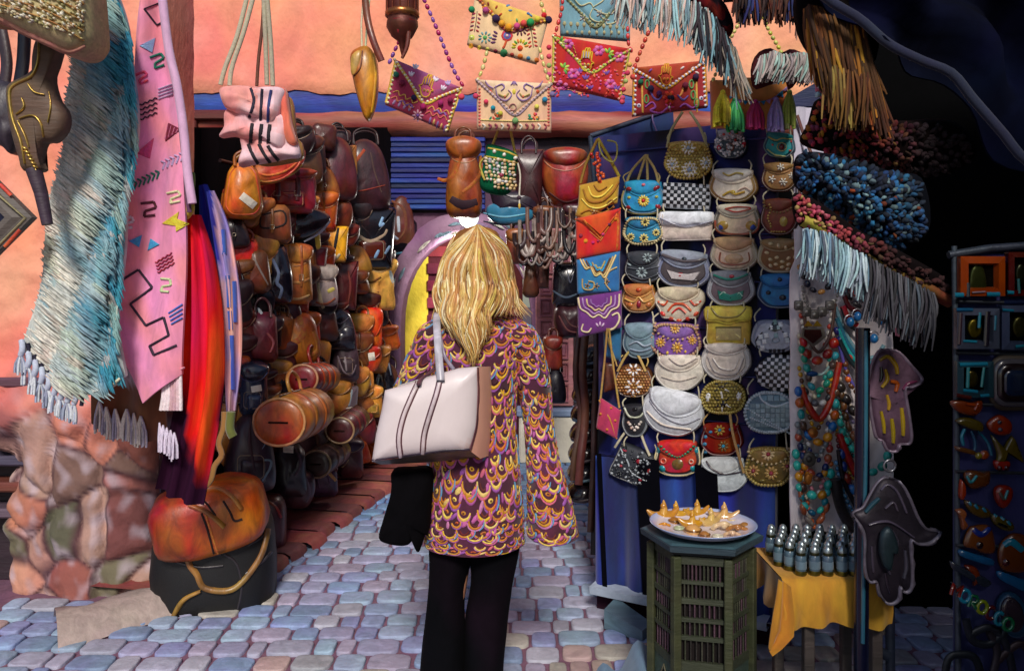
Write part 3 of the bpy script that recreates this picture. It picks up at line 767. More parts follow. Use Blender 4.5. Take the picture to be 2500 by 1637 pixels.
def tag_(t, D, u, v, w, h, ang=0, par=None):
    m = t.new('price_tag', 'cloth', par); patch(m, D, rot([(u-w/2, v-h/2), (u+w/2, v-h/2), (u+w/2, v+h/2), (u-w/2, v+h/2)], (u, v), ang), 'eee8d8', .004)
def bag(name, label, S, b, col, shape='rr', depth=.07, flap=None, fcol=None, pocket=None, straps=0, handle=None, hcol=None,
        pipe=None, tag=None, ang=0, fin='leather', group='leather bags of the left hand shop', cat_=None, lines=None, scol=None, wr=.012, e=3, top=.85, extra=None, zipc=None):
    u0, v0, u1, v1 = b; g = .05*(u1-u0); u0 -= g; u1 += g; v0 -= g; v1 += g; w, h = u1-u0, v1-v0; c = ((u0+u1)/2, (v0+v1)/2)
    if isinstance(col, str): col = mul(col, 1.75)
    cat_ = cat_ or {'leather_backpack': 'backpack', 'leather_handbag': 'handbag'}.get(name, name.replace('_', ' ').replace('leather ', ''))
    t = Thing(name, label, cat_, group); m = t.new('body', fin)
    Q = lambda p: rot(p, c, ang)
    if shape == 'rr': o = rrect(u0, v0, u1, v1, .22, top, 1.0, h*.03)
    elif shape == 'bucket': o = rrect(u0, v0, u1, v1, .3, .62, 1.0, h*.06)
    elif shape == 'tote': o = rrect(u0, v0, u1, v1, .1, 1.0, .8, h*.03)
    elif shape == 'moon': o = [(u0, v0+h*.15), (u0+w*.2, v0), (c[0], v0+h*.03), (u1-w*.2, v0), (u1, v0+h*.15), (u1+w*.02, v0+h*.55), (u1-w*.18, v1-h*.07), (c[0], v1), (u0+w*.18, v1-h*.07), (u0-w*.02, v0+h*.55)]
    elif shape == 'pack': o = [(u0+w*.22, v0+h*.12), (c[0], v0), (u1-w*.22, v0+h*.12), (u1-w*.06, v0+h*.45), (u1, v0+h*.82), (u1-w*.1, v1), (c[0], v1+h*.02), (u0+w*.1, v1), (u0, v0+h*.82), (u0+w*.06, v0+h*.45)]
    elif shape == 'sack': o = [(u0+w*.05, v0+h*.02), (u0+w*.4, v0+h*.06), (u1-w*.1, v0), (u1, v0+h*.12), (u1-w*.12, v0+h*.4), (u1-w*.06, v1-h*.1), (u1-w*.2, v1), (u0+w*.2, v1-h*.03), (u0, v0+h*.75), (u0+w*.1, v0+h*.4)]
    else: o = shape
    o = Q(o)
    puff(m, o, S, depth, col, depth*.8, e, 40, wr=wr)
    D = Skin(m, S); top_ = m
    dk = mul(col if not callable(col) else '40302c', .45); scol = scol or dk; lt = mixc(col if not callable(col) else '806050', 'e8c8a0', .28)
    if handle:
        hm = t.new('handle', fin); hc = hcol or scol; k = handle if isinstance(handle, (int, float)) else h*.4
        a_, b_ = u0+w*.28, u1-w*.28
        P = Q([(a_, v0+h*.1), (a_+w*.02, v0-k*.55), (c[0], v0-k), (b_-w*.02, v0-k*.55), (b_, v0+h*.1)])
        tube(hm, [S.pt(p[0], p[1], depth*(.75 if i in (0, 4) else .4)) for i, p in enumerate(P)], .0085, hc, 7, 20)
        h2 = t.new('handle', fin); tube(h2, [S.pt(p[0]+5, p[1]+3, -depth*.4) for p in P], .0085, mul(hc, .8), 7, 20)
    if pocket:
        pm = t.new('pocket', fin); o2 = rrect(u0+w*.2, v0+h*.52, u1-w*.2, v1-h*.1, .2)
        puff(pm, Q(o2), Skin(m, S) if False else S, depth+.022, pocket, 0, 5, 24); D = Skin([m, pm], S)
        st = t.new('stitching', 'thread', pm); stroke(st, D, Q(rrect(u0+w*.24, v0+h*.56, u1-w*.24, v1-h*.14, .2)), max(1.6, w*.02), lt, .003, 28, True)
    if flap:
        fm = t.new('flap', fin); fl = flap if isinstance(flap, float) else .45; fc = fcol or col
        fo = [(u0+w*.05, v0+h*.05), (c[0], v0-h*.01), (u1-w*.05, v0+h*.05), (u1-w*.03, v0+h*fl*.6), (u1-w*.22, v0+h*fl*.95), (c[0], v0+h*fl*1.08), (u0+w*.22, v0+h*fl*.95), (u0+w*.03, v0+h*fl*.6)]
        puff(fm, Q(fo), S, depth+.018, fc, 0, 6, 32, wr=wr*.6, ts=(0, .02, .08, .2, .45, .8)); D = Skin([m, fm]+([pm] if pocket else []), S)
        pi = t.new('edge_piping', 'leather', fm); stroke(pi, D, Q([(p[0], p[1]) for p in fo[3:]]), max(2, w*.03), lt if not pipe else pipe, .004, 20)
    for k in range(straps):
        sm_ = t.new('strap', 'leather'); x = u0+w*(k+1)/(straps+1)
        stroke(sm_, D, Q([(x, v0+h*.04), (x+2, v0+h*.4), (x, v0+h*.72)]), max(4, w*.09), scol, .007, 8)
        bu = t.new('buckle', 'metal', sm_); stroke(bu, D, Q([(x-w*.05, v0+h*.52), (x+w*.05, v0+h*.52), (x+w*.05, v0+h*.62), (x-w*.05, v0+h*.62)]), max(1.8, w*.02), 'c8b8a0', .01, closed=True, curve=False)
    if pipe and not flap:
        pi = t.new('piping', 'leather'); stroke(pi, D, [tuple(p)[:2] for p in [(lerp(c[0], q[0], .86), lerp(c[1], q[1], .86)) for q in o]], max(2, w*.03), pipe, .004, 36, True)
    if zipc:
        zm = t.new('zip', 'metal'); stroke(zm, D, Q([(u0+w*.12, v0+h*.3), (c[0], v0+h*.25), (u1-w*.12, v0+h*.3)]), max(2, w*.025), zipc, .004, 12)
    if lines:
        lm = t.new('seams', 'thread')
        for p, wd, cc in lines: stroke(lm, D, p, wd, cc, .004, taper=.3)  # seams, trim and straps, plus highlights painted on as pale strokes
    if tag: tag_(t, D, *tag)
    if extra: extra(t, m, D, S)
    t.done()
def barrel(name, label, A, B, r, col, bands, bcol, endc, tag=None, group='leather bags of the left hand shop', hnd=None, sq=.9):
    A, B = V(A), V(B); ax = (B-A).normalized(); L_ = (B-A).length
    t = Thing(name, label, 'duffel bag', group); m = t.new('body', 'leather')
    up = V((0, 0, 1)); sx = ax.cross(up).normalized(); up = sx.cross(ax)
    def ring(z, rr, n=28): return [A+ax*z+(sx*math.cos(2*math.pi*j/n)+up*math.sin(2*math.pi*j/n)*sq)*rr*(1+.025*NZ.noise(V((z*12, j*.5, rr*3)))) for j in range(n)]
    rows = [ring(0, r*.92), ring(.012, r), ring(L_*.25, r*1.02), ring(L_*.5, r*1.0), ring(L_*.75, r*1.02), ring(L_-.012, r), ring(L_, r*.9)]
    m.grid(rows, col, closed=True)
    for rw in (rows[0], rows[-1]): m.add(rw, [tuple(range(28))], col)
    e = t.new('end_panel', 'leather'); e.grid([ring(-.001, r*.9), ring(-.012, r*.82), ring(-.014, r*.5), ring(-.016, r*.05)], endc, closed=True)
    p = t.new('end_piping', 'leather', e); tube(p, ring(-.004, r*.93, 24)+ring(-.004, r*.93, 24)[:1], .008, mixc(endc, 'e8c090', .3), 6)
    z_ = t.new('pocket_zip', 'metal', e); c0 = A-ax*.018; tube(z_, [c0-sx*r*.35, c0+sx*r*.35], .005, '2a1410', 6)
    for k in range(bands):
        z = L_*(k+1)/(bands+1); bm = t.new('band', 'leather'); bm.grid([ring(z-.022, r*1.005), ring(z-.02, r*1.05), ring(z+.02, r*1.05), ring(z+.022, r*1.005)], bcol, closed=True)
    zt = t.new('top_zip', 'metal'); tube(zt, [A+up*r*sq*1.03+ax*(L_*i/8) for i in range(9)], .006, '5a4a40', 5)
    if hnd:
        hm = t.new('handle', 'leather'); a = A+ax*L_*.33+up*r*sq; b = A+ax*L_*.67+up*r*sq
        tube(hm, [a, a+up*.07-sx*.02, (a+b)/2+up*.11-sx*.03, b+up*.07-sx*.02, b], .010, hnd, 7, 16)
    if tag:
        q = A+ax*L_*tag[0]; th = R(tag[1]); d = sx*math.cos(th)+up*math.sin(th)*sq; tt = sx*-math.sin(th)+up*math.cos(th)
        c_ = q+d*r*1.06; tg = t.new('price_tag', 'cloth'); tg.add([c_+ax*i*.022+tt*j*.018+d*k*.003 for k in (0, 1) for i, j in ((-1, -1), (1, -1), (1, 1), (-1, 1))], [(0, 1, 2, 3), (4, 5, 6, 7), (0, 1, 5, 4), (1, 2, 6, 5), (2, 3, 7, 6), (3, 0, 4, 7)], 'eee8d8', False)
    t.done()
HB, BPK = 'leather_handbag', 'leather_backpack'
W1 = [  # name, label, box, colour, out, options
 (HB, 'amber bucket bag with cream label, leftmost under the striped pink bag', (545, 402, 642, 522), 'a85c18', .3, dict(shape='bucket', depth=.09, pipe='c8542c', handle=26, tag=(606, 490, 44, 20, 38))),
 (HB, 'long reddish brown satchel with tooled squares to the right of the amber bucket bag', (634, 418, 768, 512), '7c2018', .26, dict(shape='rr', depth=.08, flap=.28, pocket='8c2818', straps=2, scol='5c140c', tag=None, pipe='b04428')),
 (HB, 'wide orange brown crescent purse touching the hem of the striped pink bag', (596, 365, 740, 452), '9c4420', .4, dict(shape=[(598, 392), (660, 384), (738, 362), (740, 400), (700, 436), (650, 450), (610, 440)], depth=.05, pipe='d8703c', lines=[([(604, 410), (650, 428), (700, 416), (736, 386)], 7, 'd06830'), ([(612, 432), (660, 446), (715, 424), (738, 402)], 5, 'a88038')])),
 (BPK, 'dark maroon drawstring backpack, top row, left one of the pair by the blue shutter', (776, 338, 868, 482), '42141a', .12, dict(shape='pack', depth=.09, handle=20, scol='2a1014', lines=[([(800, 360), (785, 420), (790, 470)], 4, '6c2c24')])),
 (BPK, 'very dark brown tall backpack with rust strap beside the blue shutter', (828, 345, 948, 508), '2e1216', .1, dict(shape='pack', depth=.1, handle=24, lines=[([(890, 365), (850, 420), (818, 478)], 11, '9c3c1c'), ([(845, 462), (880, 466), (940, 452)], 4, '8c3020'), ([(905, 372), (915, 420), (932, 470)], 5, '4c3430')])),
 (HB, 'dark crescent shaped bag with pale shiny rim in the second row', (650, 515, 808, 598), '181016', .2, dict(shape=[(650, 520), (730, 500), (806, 528), (770, 570), (700, 592), (655, 590)], depth=.06, lines=[([(742, 590), (780, 568), (806, 540)], 7, 'a8a8b8')], fin='gloss')),
 (HB, 'chestnut satchel with square panel under the red satchel', (618, 504, 710, 590), '6c3c1c', .24, dict(shape='rr', depth=.07, lines=[([(640, 525), (690, 515), (694, 548), (640, 556), (636, 530)], 6, '241410')], straps=1, scol='8c5428', wr=.006)),
 (HB, 'small yellow zip pouch beside the ochre pouch', (738, 565, 782, 606), 'd8a838', .26, dict(shape='rr', depth=.03, wr=0, group=None)),
 (HB, 'ochre upright pouch with dark strap in the second row', (788, 555, 848, 636), 'b87818', .22, dict(shape='tote', depth=.05, lines=[([(826, 556), (820, 590), (816, 612)], 9, '14101a'), ([(794, 622), (815, 632), (830, 620)], 9, 'd8c8a0')], fin='leather')),
 (HB, 'glossy black handbag with looped tan handle below the dark brown backpack', (845, 512, 962, 648), '100e14', .24, dict(shape='tote', depth=.08, fin='gloss', pocket='5c2418', lines=[([(852, 512), (862, 560), (900, 588), (935, 575), (945, 560)], 9, 'a89078'), ([(880, 515), (884, 545)], 7, '4c2c20'), ([(915, 630), (925, 610)], 9, '88b0d8'), ([(940, 620), (952, 600)], 8, '80a0c0'), ([(935, 530), (928, 550), (938, 545)], 9, '90b8e0')])),
 (HB, 'brown bag with silver buckled straps left of the arch', (952, 480, 1010, 598), '4c2418', .14, dict(shape='pack', depth=.06, lines=[([(955, 490), (985, 510), (990, 560), (968, 590)], 9, '6c3820'), ([(972, 528), (974, 566)], 9, 'b8c0cc'), ([(950, 570), (972, 584)], 9, 'a8b0c0')], tag=None)),
 (HB, 'flat black box bag with pale lower edge left of the arch', (942, 536, 1014, 622), '0c0a10', .06, dict(shape='rr', depth=.06, top=1, fin='gloss', lines=[([(944, 622), (975, 618), (1010, 610)], 5, '5898b0')])),
 (HB, 'small dark red zip purse with grey rim in the third row', (752, 604, 798, 650), '5c1014', .24, dict(shape='tote', depth=.04, pipe='8c7878', wr=0)),
 (HB, 'brown triangular bag with long grey cord near the peach scarf', (598, 612, 662, 708), '54280f', .3, dict(shape='bucket', depth=.06, lines=[([(612, 612), (630, 650), (655, 695)], 6, '908078'), ([(610, 635), (612, 665)], 8, 'a86018')])),
 (HB, 'black bag with crinkled silver blue trim in the third row', (640, 592, 712, 736), '15121c', .26, dict(shape='pack', depth=.08, fin='gloss', lines=[([(664, 630), (680, 665), (676, 690), (688, 705), (682, 728)], 10, '8090b0')])),
 (BPK, 'tall caramel backpack with pale bottom stripes, centre of the third row', (682, 598, 760, 736), '9c5a24', .3, dict(shape='rr', depth=.09, top=.8, flap=.35, straps=2, scol='b87438', lines=[([(700, 686), (730, 690), (756, 680)], 9, 'c88848'), ([(704, 728), (730, 730), (756, 720)], 8, 'd8a870')])),
 (HB, 'cream and grey slipper shaped bag hanging on a pale strap', (758, 648, 822, 742), '8c7c78', .28, dict(shape='pack', depth=.07, flap=.4, fcol='b0a098', lines=[([(776, 690), (782, 730), (790, 752)], 11, 'c8b48c'), ([(764, 735), (795, 742), (818, 728)], 7, '9c5438'), ([(800, 712), (816, 704)], 12, 'd0c060')])),
 (HB, 'crumpled tan leather sack left of the mauve arch', (862, 636, 966, 752), 'b8863c', .2, dict(shape='sack', depth=.1, wr=.05, handle=None, lines=[([(870, 672), (900, 690), (930, 676)], 7, '8c5c20'), ([(868, 700), (890, 725), (925, 712)], 7, '90602a'), ([(890, 650), (925, 662), (955, 652)], 8, 'dcb070'), ([(952, 660), (960, 690)], 9, 'b0c0bc')])),
 (HB, 'dark red tall bag between the cream bag and the crumpled tan sack', (806, 640, 872, 752), '441014', .16, dict(shape='tote', depth=.07, lines=[([(850, 660), (856, 700), (850, 740)], 6, '783028')])),
 (HB, 'maroon rounded pouch beside the peach scarf', (600, 765, 676, 878), '4c1620', .3, dict(shape='rr', depth=.09, handle=34, lines=[([(652, 812), (668, 835), (660, 860)], 7, '90484c'), ([(628, 752), (640, 766)], 9, 'c0c8d0')])),
 (HB, 'brown slouchy bucket bag with wide tan strap, middle of the fourth row', (680, 768, 782, 880), '8c4416', .3, dict(shape='bucket', depth=.11, fcol='a8622a', lines=[([(695, 762), (725, 765), (735, 792)], 20, 'a86430'), ([(690, 850), (735, 825), (742, 800)], 18, 'a86028'), ([(765, 808), (778, 850), (752, 872)], 14, 'b06828'), ([(690, 855), (700, 878), (716, 884)], 8, 'c8a068')], tag=(678, 772, 24, 18, 25))),
 (BPK, 'crinkled black backpack with grey straps in the fourth row', (790, 756, 866, 850), '1c161c', .18, dict(shape='pack', depth=.08, wr=.03, fin='gloss', lines=[([(800, 770), (830, 790), (855, 770)], 4, '4c4450'), ([(810, 830), (840, 800), (862, 800)], 4, '3c343c')])),
 (BPK, 'grey brown backpack with square white price tag', (812, 806, 874, 926), '3a2a30', .24, dict(shape='pack', depth=.08, pocket='46343a', lines=[([(824, 868), (838, 905), (858, 915), (870, 890)], 6, '8c7880'), ([(842, 870), (846, 905)], 6, '9c8c90')], tag=(826, 826, 20, 22, -8))),
 (HB, 'bright orange rounded handbag next to the arch', (878, 752, 930, 846), 'c04c10', .2, dict(shape='rr', depth=.08, handle=14, hcol='a03c10', flap=.7, pipe='e06c20')),
 (HB, 'orange red folded purse with white price tag under the orange handbag', (864, 846, 926, 906), 'a42c12', .2, dict(shape='moon', depth=.06, flap=.5, fcol='b0340f', tag=(907, 870, 17, 20, -8))),
 (BPK, 'navy blue rounded backpack with yellowish price tag', (580, 884, 652, 1012), '1c2338', .34, dict(shape='rr', depth=.11, flap=.35, fcol='20283c', pocket='2a3450', pipe='38406c', fin='gloss', tag=(626, 948, 26, 16, -10))),
 (HB, 'camel pocket purse with small white price tag beside the black crinkled bag', (874, 906, 912, 946), 'b07830', .22, dict(shape='rr', depth=.04, tag=(898, 930, 15, 20, -5))),
 (BPK, 'mustard backpack with flap and front pocket at the foot of the arch', (876, 942, 932, 1014), 'b87c2c', .2, dict(shape='rr', depth=.07, flap=.4, pocket='c08838', pipe='d8a858')),
 (HB, 'black crinkled bag with pale highlights beside the arch', (908, 872, 960, 962), '0e0c12', .14, dict(shape='pack', depth=.07, fin='gloss', wr=.03, lines=[([(925, 920), (920, 945)], 5, '9cb0a8'), ([(948, 880), (955, 915)], 4, '606878')])),
 (BPK, 'large dark aubergine rucksack with letter shaped strap mark, left of the tan barrel bag', (556, 1012, 668, 1188), '241420', .42, dict(shape='pack', depth=.12, pocket='2e1824', lines=[([(612, 1020), (610, 1080), (622, 1150)], 9, '3c2028'), ([(642, 1044), (664, 1046)], 7, '8ca0b0'), ([(655, 1044), (648, 1080), (640, 1095)], 3, '707c90'), ([(620, 1200), (655, 1150), (662, 1125), (645, 1122)], 7, '788c98')])),
 (HB, 'black slouchy bag with oblong white price tag below the tan barrel bag', (664, 1090, 745, 1205), '181018', .34, dict(shape='rr', depth=.12, wr=.03, lines=[([(718, 1090), (735, 1130), (720, 1160)], 8, '4c3844')], tag=(704, 1096, 26, 17, 3))),
 (HB, 'brown tall open tote with grey highlight strip, middle of the low row', (745, 1042, 828, 1148), '3a1c14', .3, dict(shape='tote', depth=.1, lines=[([(750, 1092), (752, 1140)], 8, 'b04820'), ([(815, 1052), (820, 1080), (812, 1110)], 9, 'c0b0a4'), ([(776, 1060), (774, 1120)], 12, '5c3420')])),
 (HB, 'grey striped fabric tote standing above the wine red duffel', (817, 945, 872, 1015), '54444c', .2, dict(shape='tote', depth=.06, fin='cloth', lines=[([(830, 950), (822, 1008)], 7, '9c8488'), ([(858, 950), (850, 990)], 11, 'a4b4bc')])),
 (HB, 'wine red bag with grey rim leaning on the kerb', (680, 1150, 762, 1236), '30141c', .36, dict(shape='moon', depth=.1, lines=[([(748, 1168), (756, 1200), (748, 1225)], 8, '5c4c58')])),
 (HB, 'purple banded round bag with wide tan handle on the kerb', (752, 1128, 822, 1206), '33182e', .3, dict(shape='rr', depth=.09, lines=[([(770, 1140), (780, 1190)], 5, '5c3c58'), ([(795, 1135), (805, 1180)], 5, '5c3c58'), ([(757, 1146), (790, 1144), (820, 1172)], 11, 'c08850')])),
 (HB, 'dark plum shopper with cream highlight near the far end of the kerb', (826, 1070, 884, 1160), '40181c', .22, dict(shape='rr', depth=.09, flap=.35, fcol='3a1830', lines=[([(834, 1140), (850, 1120)], 8, 'c8b080'), ([(828, 1085), (832, 1140)], 8, '701c14')])),
 (HB, 'flat grey and brown slippers shaped purse on the end of the kerb', (872, 1040, 928, 1078), '4c3434', .16, dict(shape='moon', depth=.05, lines=[([(880, 1076), (900, 1066), (926, 1056)], 7, 'b8b8bc')])),
 (HB, 'small brown pouch with oxblood stripe above the brown bucket bag', (718, 728, 752, 762), '8c2c20', .28, dict(shape='rr', depth=.03, lines=[([(702, 750), (722, 752)], 14, '70a4b0')])),
]
for nm, lab, b, col, out, k in W1:
    S = LB((b[0]+b[2])/2, (b[1]+b[3])/2, out); k.setdefault('group', 'leather bags of the left hand shop')
    bag(nm, lab, S, b, col, **k)
SH = random.Random(5); used = set()
FC = [('3c1c12', 'dark brown'), ('5c2c14', 'chestnut'), ('7c4018', 'tan'), ('241216', 'blackish'), ('541c14', 'oxblood'), ('8c5424', 'caramel'), ('1a1218', 'black'), ('a04414', 'orange'), ('a86c2c', 'honey coloured'), ('341418', 'plum brown')]
FS = [('rr', 'square'), ('bucket', 'bucket'), ('tote', 'open'), ('moon', 'rounded'), ('pack', 'drawstring')]
cuts = (' with', ' in ', ' on ', ' by ', ' under', ' beside', ' near', ' next', ' hanging', ' left', ' right', ' below', ' between', ' leaning', ' standing', ' behind', ',', ' to the', ' touching', ' above', ' at ')
def short(l):
    k = min([l.find(c) for c in cuts if l.find(c) > 8] or [len(l)]); return l[:k]
for v in range(345, 1150, 58):
    for i in range(8):
        u = 580+i*50+SH.uniform(-14, 14); vv = v+SH.uniform(-16, 16)
        if v < 480 and (u < 640 or 860 < u): continue
        if u > 985-max(0, vv-700)*.12 or vv > 1210-(u-560)*.28: continue
        w_ = SH.uniform(29, 40)*(1.15 if u < 760 else .9); h_ = w_*SH.uniform(.8, 1.35); fc, fs = SH.choice(FC), SH.choice(FS)
        nb = sorted(W1, key=lambda q: abs((q[2][0]+q[2][2])/2-u)+abs((q[2][1]+q[2][3])/2-vv))
        for q in nb:
            du, dv = u-(q[2][0]+q[2][2])/2, vv-(q[2][1]+q[2][3])/2
            side = ('right' if du > 0 else 'left') if abs(du) > abs(dv) else ('below' if dv > 0 else 'above')
            lab = f"{fc[1]} {fs[1]} bag peeking out " + {'right': 'right of', 'left': 'left of', 'below': 'below', 'above': 'above'}[side] + ' the ' + short(q[1])
            if lab not in used and len(lab.split()) <= 16: break
        used.add(lab)
        bag(BPK if fs[0] == 'pack' else HB, lab, LB(u, vv, .03), (u-w_, vv-h_, u+w_, vv+h_), fc[0], shape=fs[0], depth=.06, flap=SH.choice([None, .4, .55]), straps=SH.choice([0, 0, 1]), handle=SH.choice([None, 18]), group='bags half hidden on the shop wall', ang=SH.uniform(-12, 12))
def lpt(u, v, out): return LP.pt(u, v, out)
def al(A, Lm, yaw=0): return V(A)+V((.21*Lm+yaw*Lm, .97*Lm, 0))
A = lpt(700, 1034, .48); barrel('duffel_bag', 'large tan barrel bag with round end facing the lane, centre of the pile', at(682, 1030, 4.1), at(758, 1000, 4.62), .145, 'b4702c', 2, '9c5820', 'a84c18', hnd='b87838')
barrel('duffel_bag', 'glossy red brown barrel bag with orange bands above the tan barrel bag', at(738, 925, 4.62), at(796, 920, 5.1), .098, '7c2010', 3, 'a84014', '701408', hnd='8c3014')
barrel('duffel_bag', 'small wine red barrel bag with price tag behind the tan barrel bag', at(830, 1050, 5.2), at(870, 1020, 5.65), .10, '501418', 2, '6c2420', '481214', tag=(.7, 100), hnd=None)
barrel('duffel_bag', 'dark brown barrel bag lying under the wine red barrel bag', at(772, 1132, 4.95), at(822, 1098, 5.4), .10, '2c1614', 2, '4c2c20', '2c1212', hnd=None)
# bags on the kerb behind the big duffels
t = Thing('duffel_bag', 'big black duffel with rounded bottom standing on the cobbles, orange duffel on top', 'duffel bag', 'large duffels by the pillar')
m = t.new('body', 'hide'); blob(m, at(527, 1378, 3.9), (.285, .25, .275), .45, .6, '08070a', .25, wr=.06)
D = Skin(m, FP(3.75)); s_ = t.new('piping', 'leather')
for p in ([(425, 1345), (480, 1358), (540, 1352)], [(432, 1372), (490, 1384), (545, 1380)], [(548, 1352), (578, 1375), (590, 1430), (580, 1490)], [(600, 1400), (640, 1370), (664, 1345)], [(605, 1330), (640, 1310), (660, 1300)]): stroke(s_, D, p, 7, '2c262c', .005)
pk = t.new('pocket', 'leather'); stroke(pk, D, [(470, 1362), (480, 1335), (530, 1330), (545, 1350)], 6, '332a34', .006)
st = t.new('shoulder_strap', 'leather')
stroke(st, D, [(440, 1262), (446, 1300), (460, 1370), (480, 1400), (500, 1434), (560, 1440), (600, 1410), (640, 1350), (654, 1290)], 15, '8c6430', .016, 40)
stroke(st, D, [(492, 1440), (450, 1462), (425, 1500), (408, 1540)], 14, '94682c', .02, 16, taper=.5)
t.done()
t = Thing('duffel_bag', 'bright orange brown leather duffel with wavy handles lying on the black duffel', 'duffel bag', 'large duffels by the pillar')
m = t.new('body', 'leather'); blob(m, at(513, 1258, 3.74), (.262, .2, .165), .6, .6, lambda p: mixc('b8560e', '84300c', max(0, min(1, (-p.x-1.38)*4+NZ.noise(p*4)))), .3, .2, wr=.05)
D = Skin(m, FP(3.6)); h = t.new('handle', 'leather')
stroke(h, D, [(472, 1212), (520, 1190), (560, 1205), (590, 1240)], 12, 'b06428', .02, 20)
h = t.new('handle', 'leather'); stroke(h, D, [(462, 1232), (500, 1246), (530, 1268), (548, 1285)], 12, 'a86026', .02, 20)
z = t.new('seams', 'thread'); 
for p in ([(545, 1222), (562, 1250), (572, 1270), (592, 1266)], [(470, 1216), (500, 1224), (526, 1258)], [(492, 1252), (506, 1290), (522, 1350)]): stroke(z, D, p, 6, '2a1410', .006)
stroke(z, D, [(500, 1246), (516, 1300), (532, 1350)], 6, 'd87834', .006)
t.done()
t = Thing('leather_handbag', 'maroon bag on the kerb between the duffels and the cobbles', 'handbag', 'leather bags of the left hand shop')
m = t.new('body', 'leather'); blob(m, at(650, 1300, 4.5), (.11, .12, .22), .6, .6, '4c1c20', .2, wr=.05)
D = Skin(m, FP(4.4)); h = t.new('handle', 'leather'); stroke(h, D, [(640, 1215), (672, 1235), (686, 1262)], 7, '983828', .01); t.done()
t = Thing('hat_shaped_purse', 'ochre oval leather purse hanging alone against the salmon wall', 'purse')
S = FP(4.6); m = t.new('body', 'leather')
puff(m, [(868, 120), (895, 112), (915, 135), (921, 180), (918, 240), (903, 288), (888, 284), (868, 220), (857, 165), (856, 135)], S, .06, lambda u, v: mixc('c88018', 'a85c14', max(0, min(1, (905-u)/40))), .05, 2.5, 40)
D = Skin(m, S); f = t.new('flap', 'leather'); puff(f, [(872, 124), (884, 128), (880, 165), (866, 185), (857, 178), (857, 140)], S.off(.04), .02, 'c89448', 0, 3, 16)
e = t.new('edge', 'leather'); stroke(e, D, [(912, 130), (918, 190), (908, 275)], 7, 'e0a020', .004); stroke(e, D, [(885, 125), (880, 165), (864, 185)], 4, '6c3810', .008)
c = t.new('cord', 'thread'); tube(c, [S.pt(884, 122, 0), S.pt(882, 60, 0), S.pt(890, -40, 0)], .006, 'd8c8a8', 6); tube(c, [S.pt(892, 120, 0), S.pt(896, 60, 0), S.pt(906, -40, 0)], .006, 'c8d0a8', 6)
t.done()
t = Thing('leather_strap', 'loose brown leather strap hanging beside the ochre oval purse', 'strap')
m = t.new('strap', 'leather'); strap(m, FP(4.5), [(888, -40, 0), (896, 40, 0), (912, 100, .02), (932, 150, .01)], 17, '6c3420', .006); t.done()
# striped pink bag
t = Thing('striped_shoulder_bag', 'folded pink cotton shoulder bag with black stripes on long cord straps', 'shoulder bag')
S = FP(3.7); m = t.new('body', 'cloth')
pk = lambda u, v: mixc('e89a94', 'e8c4cc', max(0, min(1, .35+(u-600)*.008+1.2*NZ.noise(V((u*.02, v*.02, 0))))))
puff(m, [(590, 330), (640, 320), (706, 320), (732, 378), (700, 386), (650, 396), (612, 402), (584, 406), (592, 370)], S, .05, pk, .03, 4, 40, wr=.03)
m2 = t.new('middle_fold', 'cloth'); puff(m2, [(552, 270), (600, 262), (690, 280), (702, 300), (692, 362), (660, 350), (600, 340), (570, 332), (536, 334), (548, 310)], S.off(.03), .05, pk, .03, 4, 40, wr=.03)
m3 = t.new('flap', 'cloth'); puff(m3, [(540, 216), (580, 210), (640, 214), (690, 216), (688, 250), (672, 298), (640, 292), (600, 282), (556, 268), (540, 240)], S.off(.06), .05, pk, .03, 4, 40, wr=.03)
m4 = t.new('side', 'cloth'); puff(m4, [(686, 218), (700, 226), (712, 300), (724, 350), (700, 345), (688, 290)], S.off(.03), .03, 'e07858', .03, 3, 24, wr=.02)
D = Skin([m, m2, m3], S); s_ = t.new('stripes', 'thread')
for k, (a, b, c) in enumerate((((612, 216), (620, 246), (608, 288)), ((640, 218), (638, 250), (636, 294)), ((662, 220), (656, 256), (654, 298)))):
    stroke(s_, D, [a, b, c], 8, '201c34' if k < 2 else '2c3470', .006)
for k, x in enumerate((614, 637, 657)): stroke(s_, D, [(x+2, 302+k), (x-1, 325), (x-2, 350)], 10, '1a1420', .006)
for k, (a, b) in enumerate((((606, 352), (630, 400)), ((632, 352), (660, 398)), ((654, 356), (680, 392)))): stroke(s_, D, [a, ((a[0]+b[0])/2-2, (a[1]+b[1])/2), b], 9, '1a1420', .006)
c = t.new('strap', 'thread')
for p in ([(548, 214), (560, 170), (590, 90), (622, -40)], [(570, 216), (576, 170), (606, 80), (638, -40)]): tube(c, [S.pt(u, v, .05) for u, v in p], .011, 'b8b098', 8, 12)
c = t.new('strap', 'thread')
for p in ([(660, 214), (656, 100), (650, -40)], [(674, 216), (668, 100), (656, -40)]): tube(c, [S.pt(u, v, .05) for u, v in p], .011, 'a8a08a', 8, 12)
c = t.new('cord', 'thread'); tube(c, [S.pt(632, 214, .03), S.pt(636, 150, .03), S.pt(646, 60, .03), S.pt(650, -40, .03)], .008, '64382a', 6, 12)
t.done()
t = Thing('leather_handbag', 'olive tan folded bag peeking out behind the striped pink bag', 'handbag'); m = t.new('body', 'leather')
puff(m, [(600, 380), (690, 330), (704, 240), (716, 262), (722, 330), (736, 350), (738, 385), (700, 398), (640, 404)], FP(3.9), .03, '9c7438', .03, 3, 40, wr=.02); t.done()

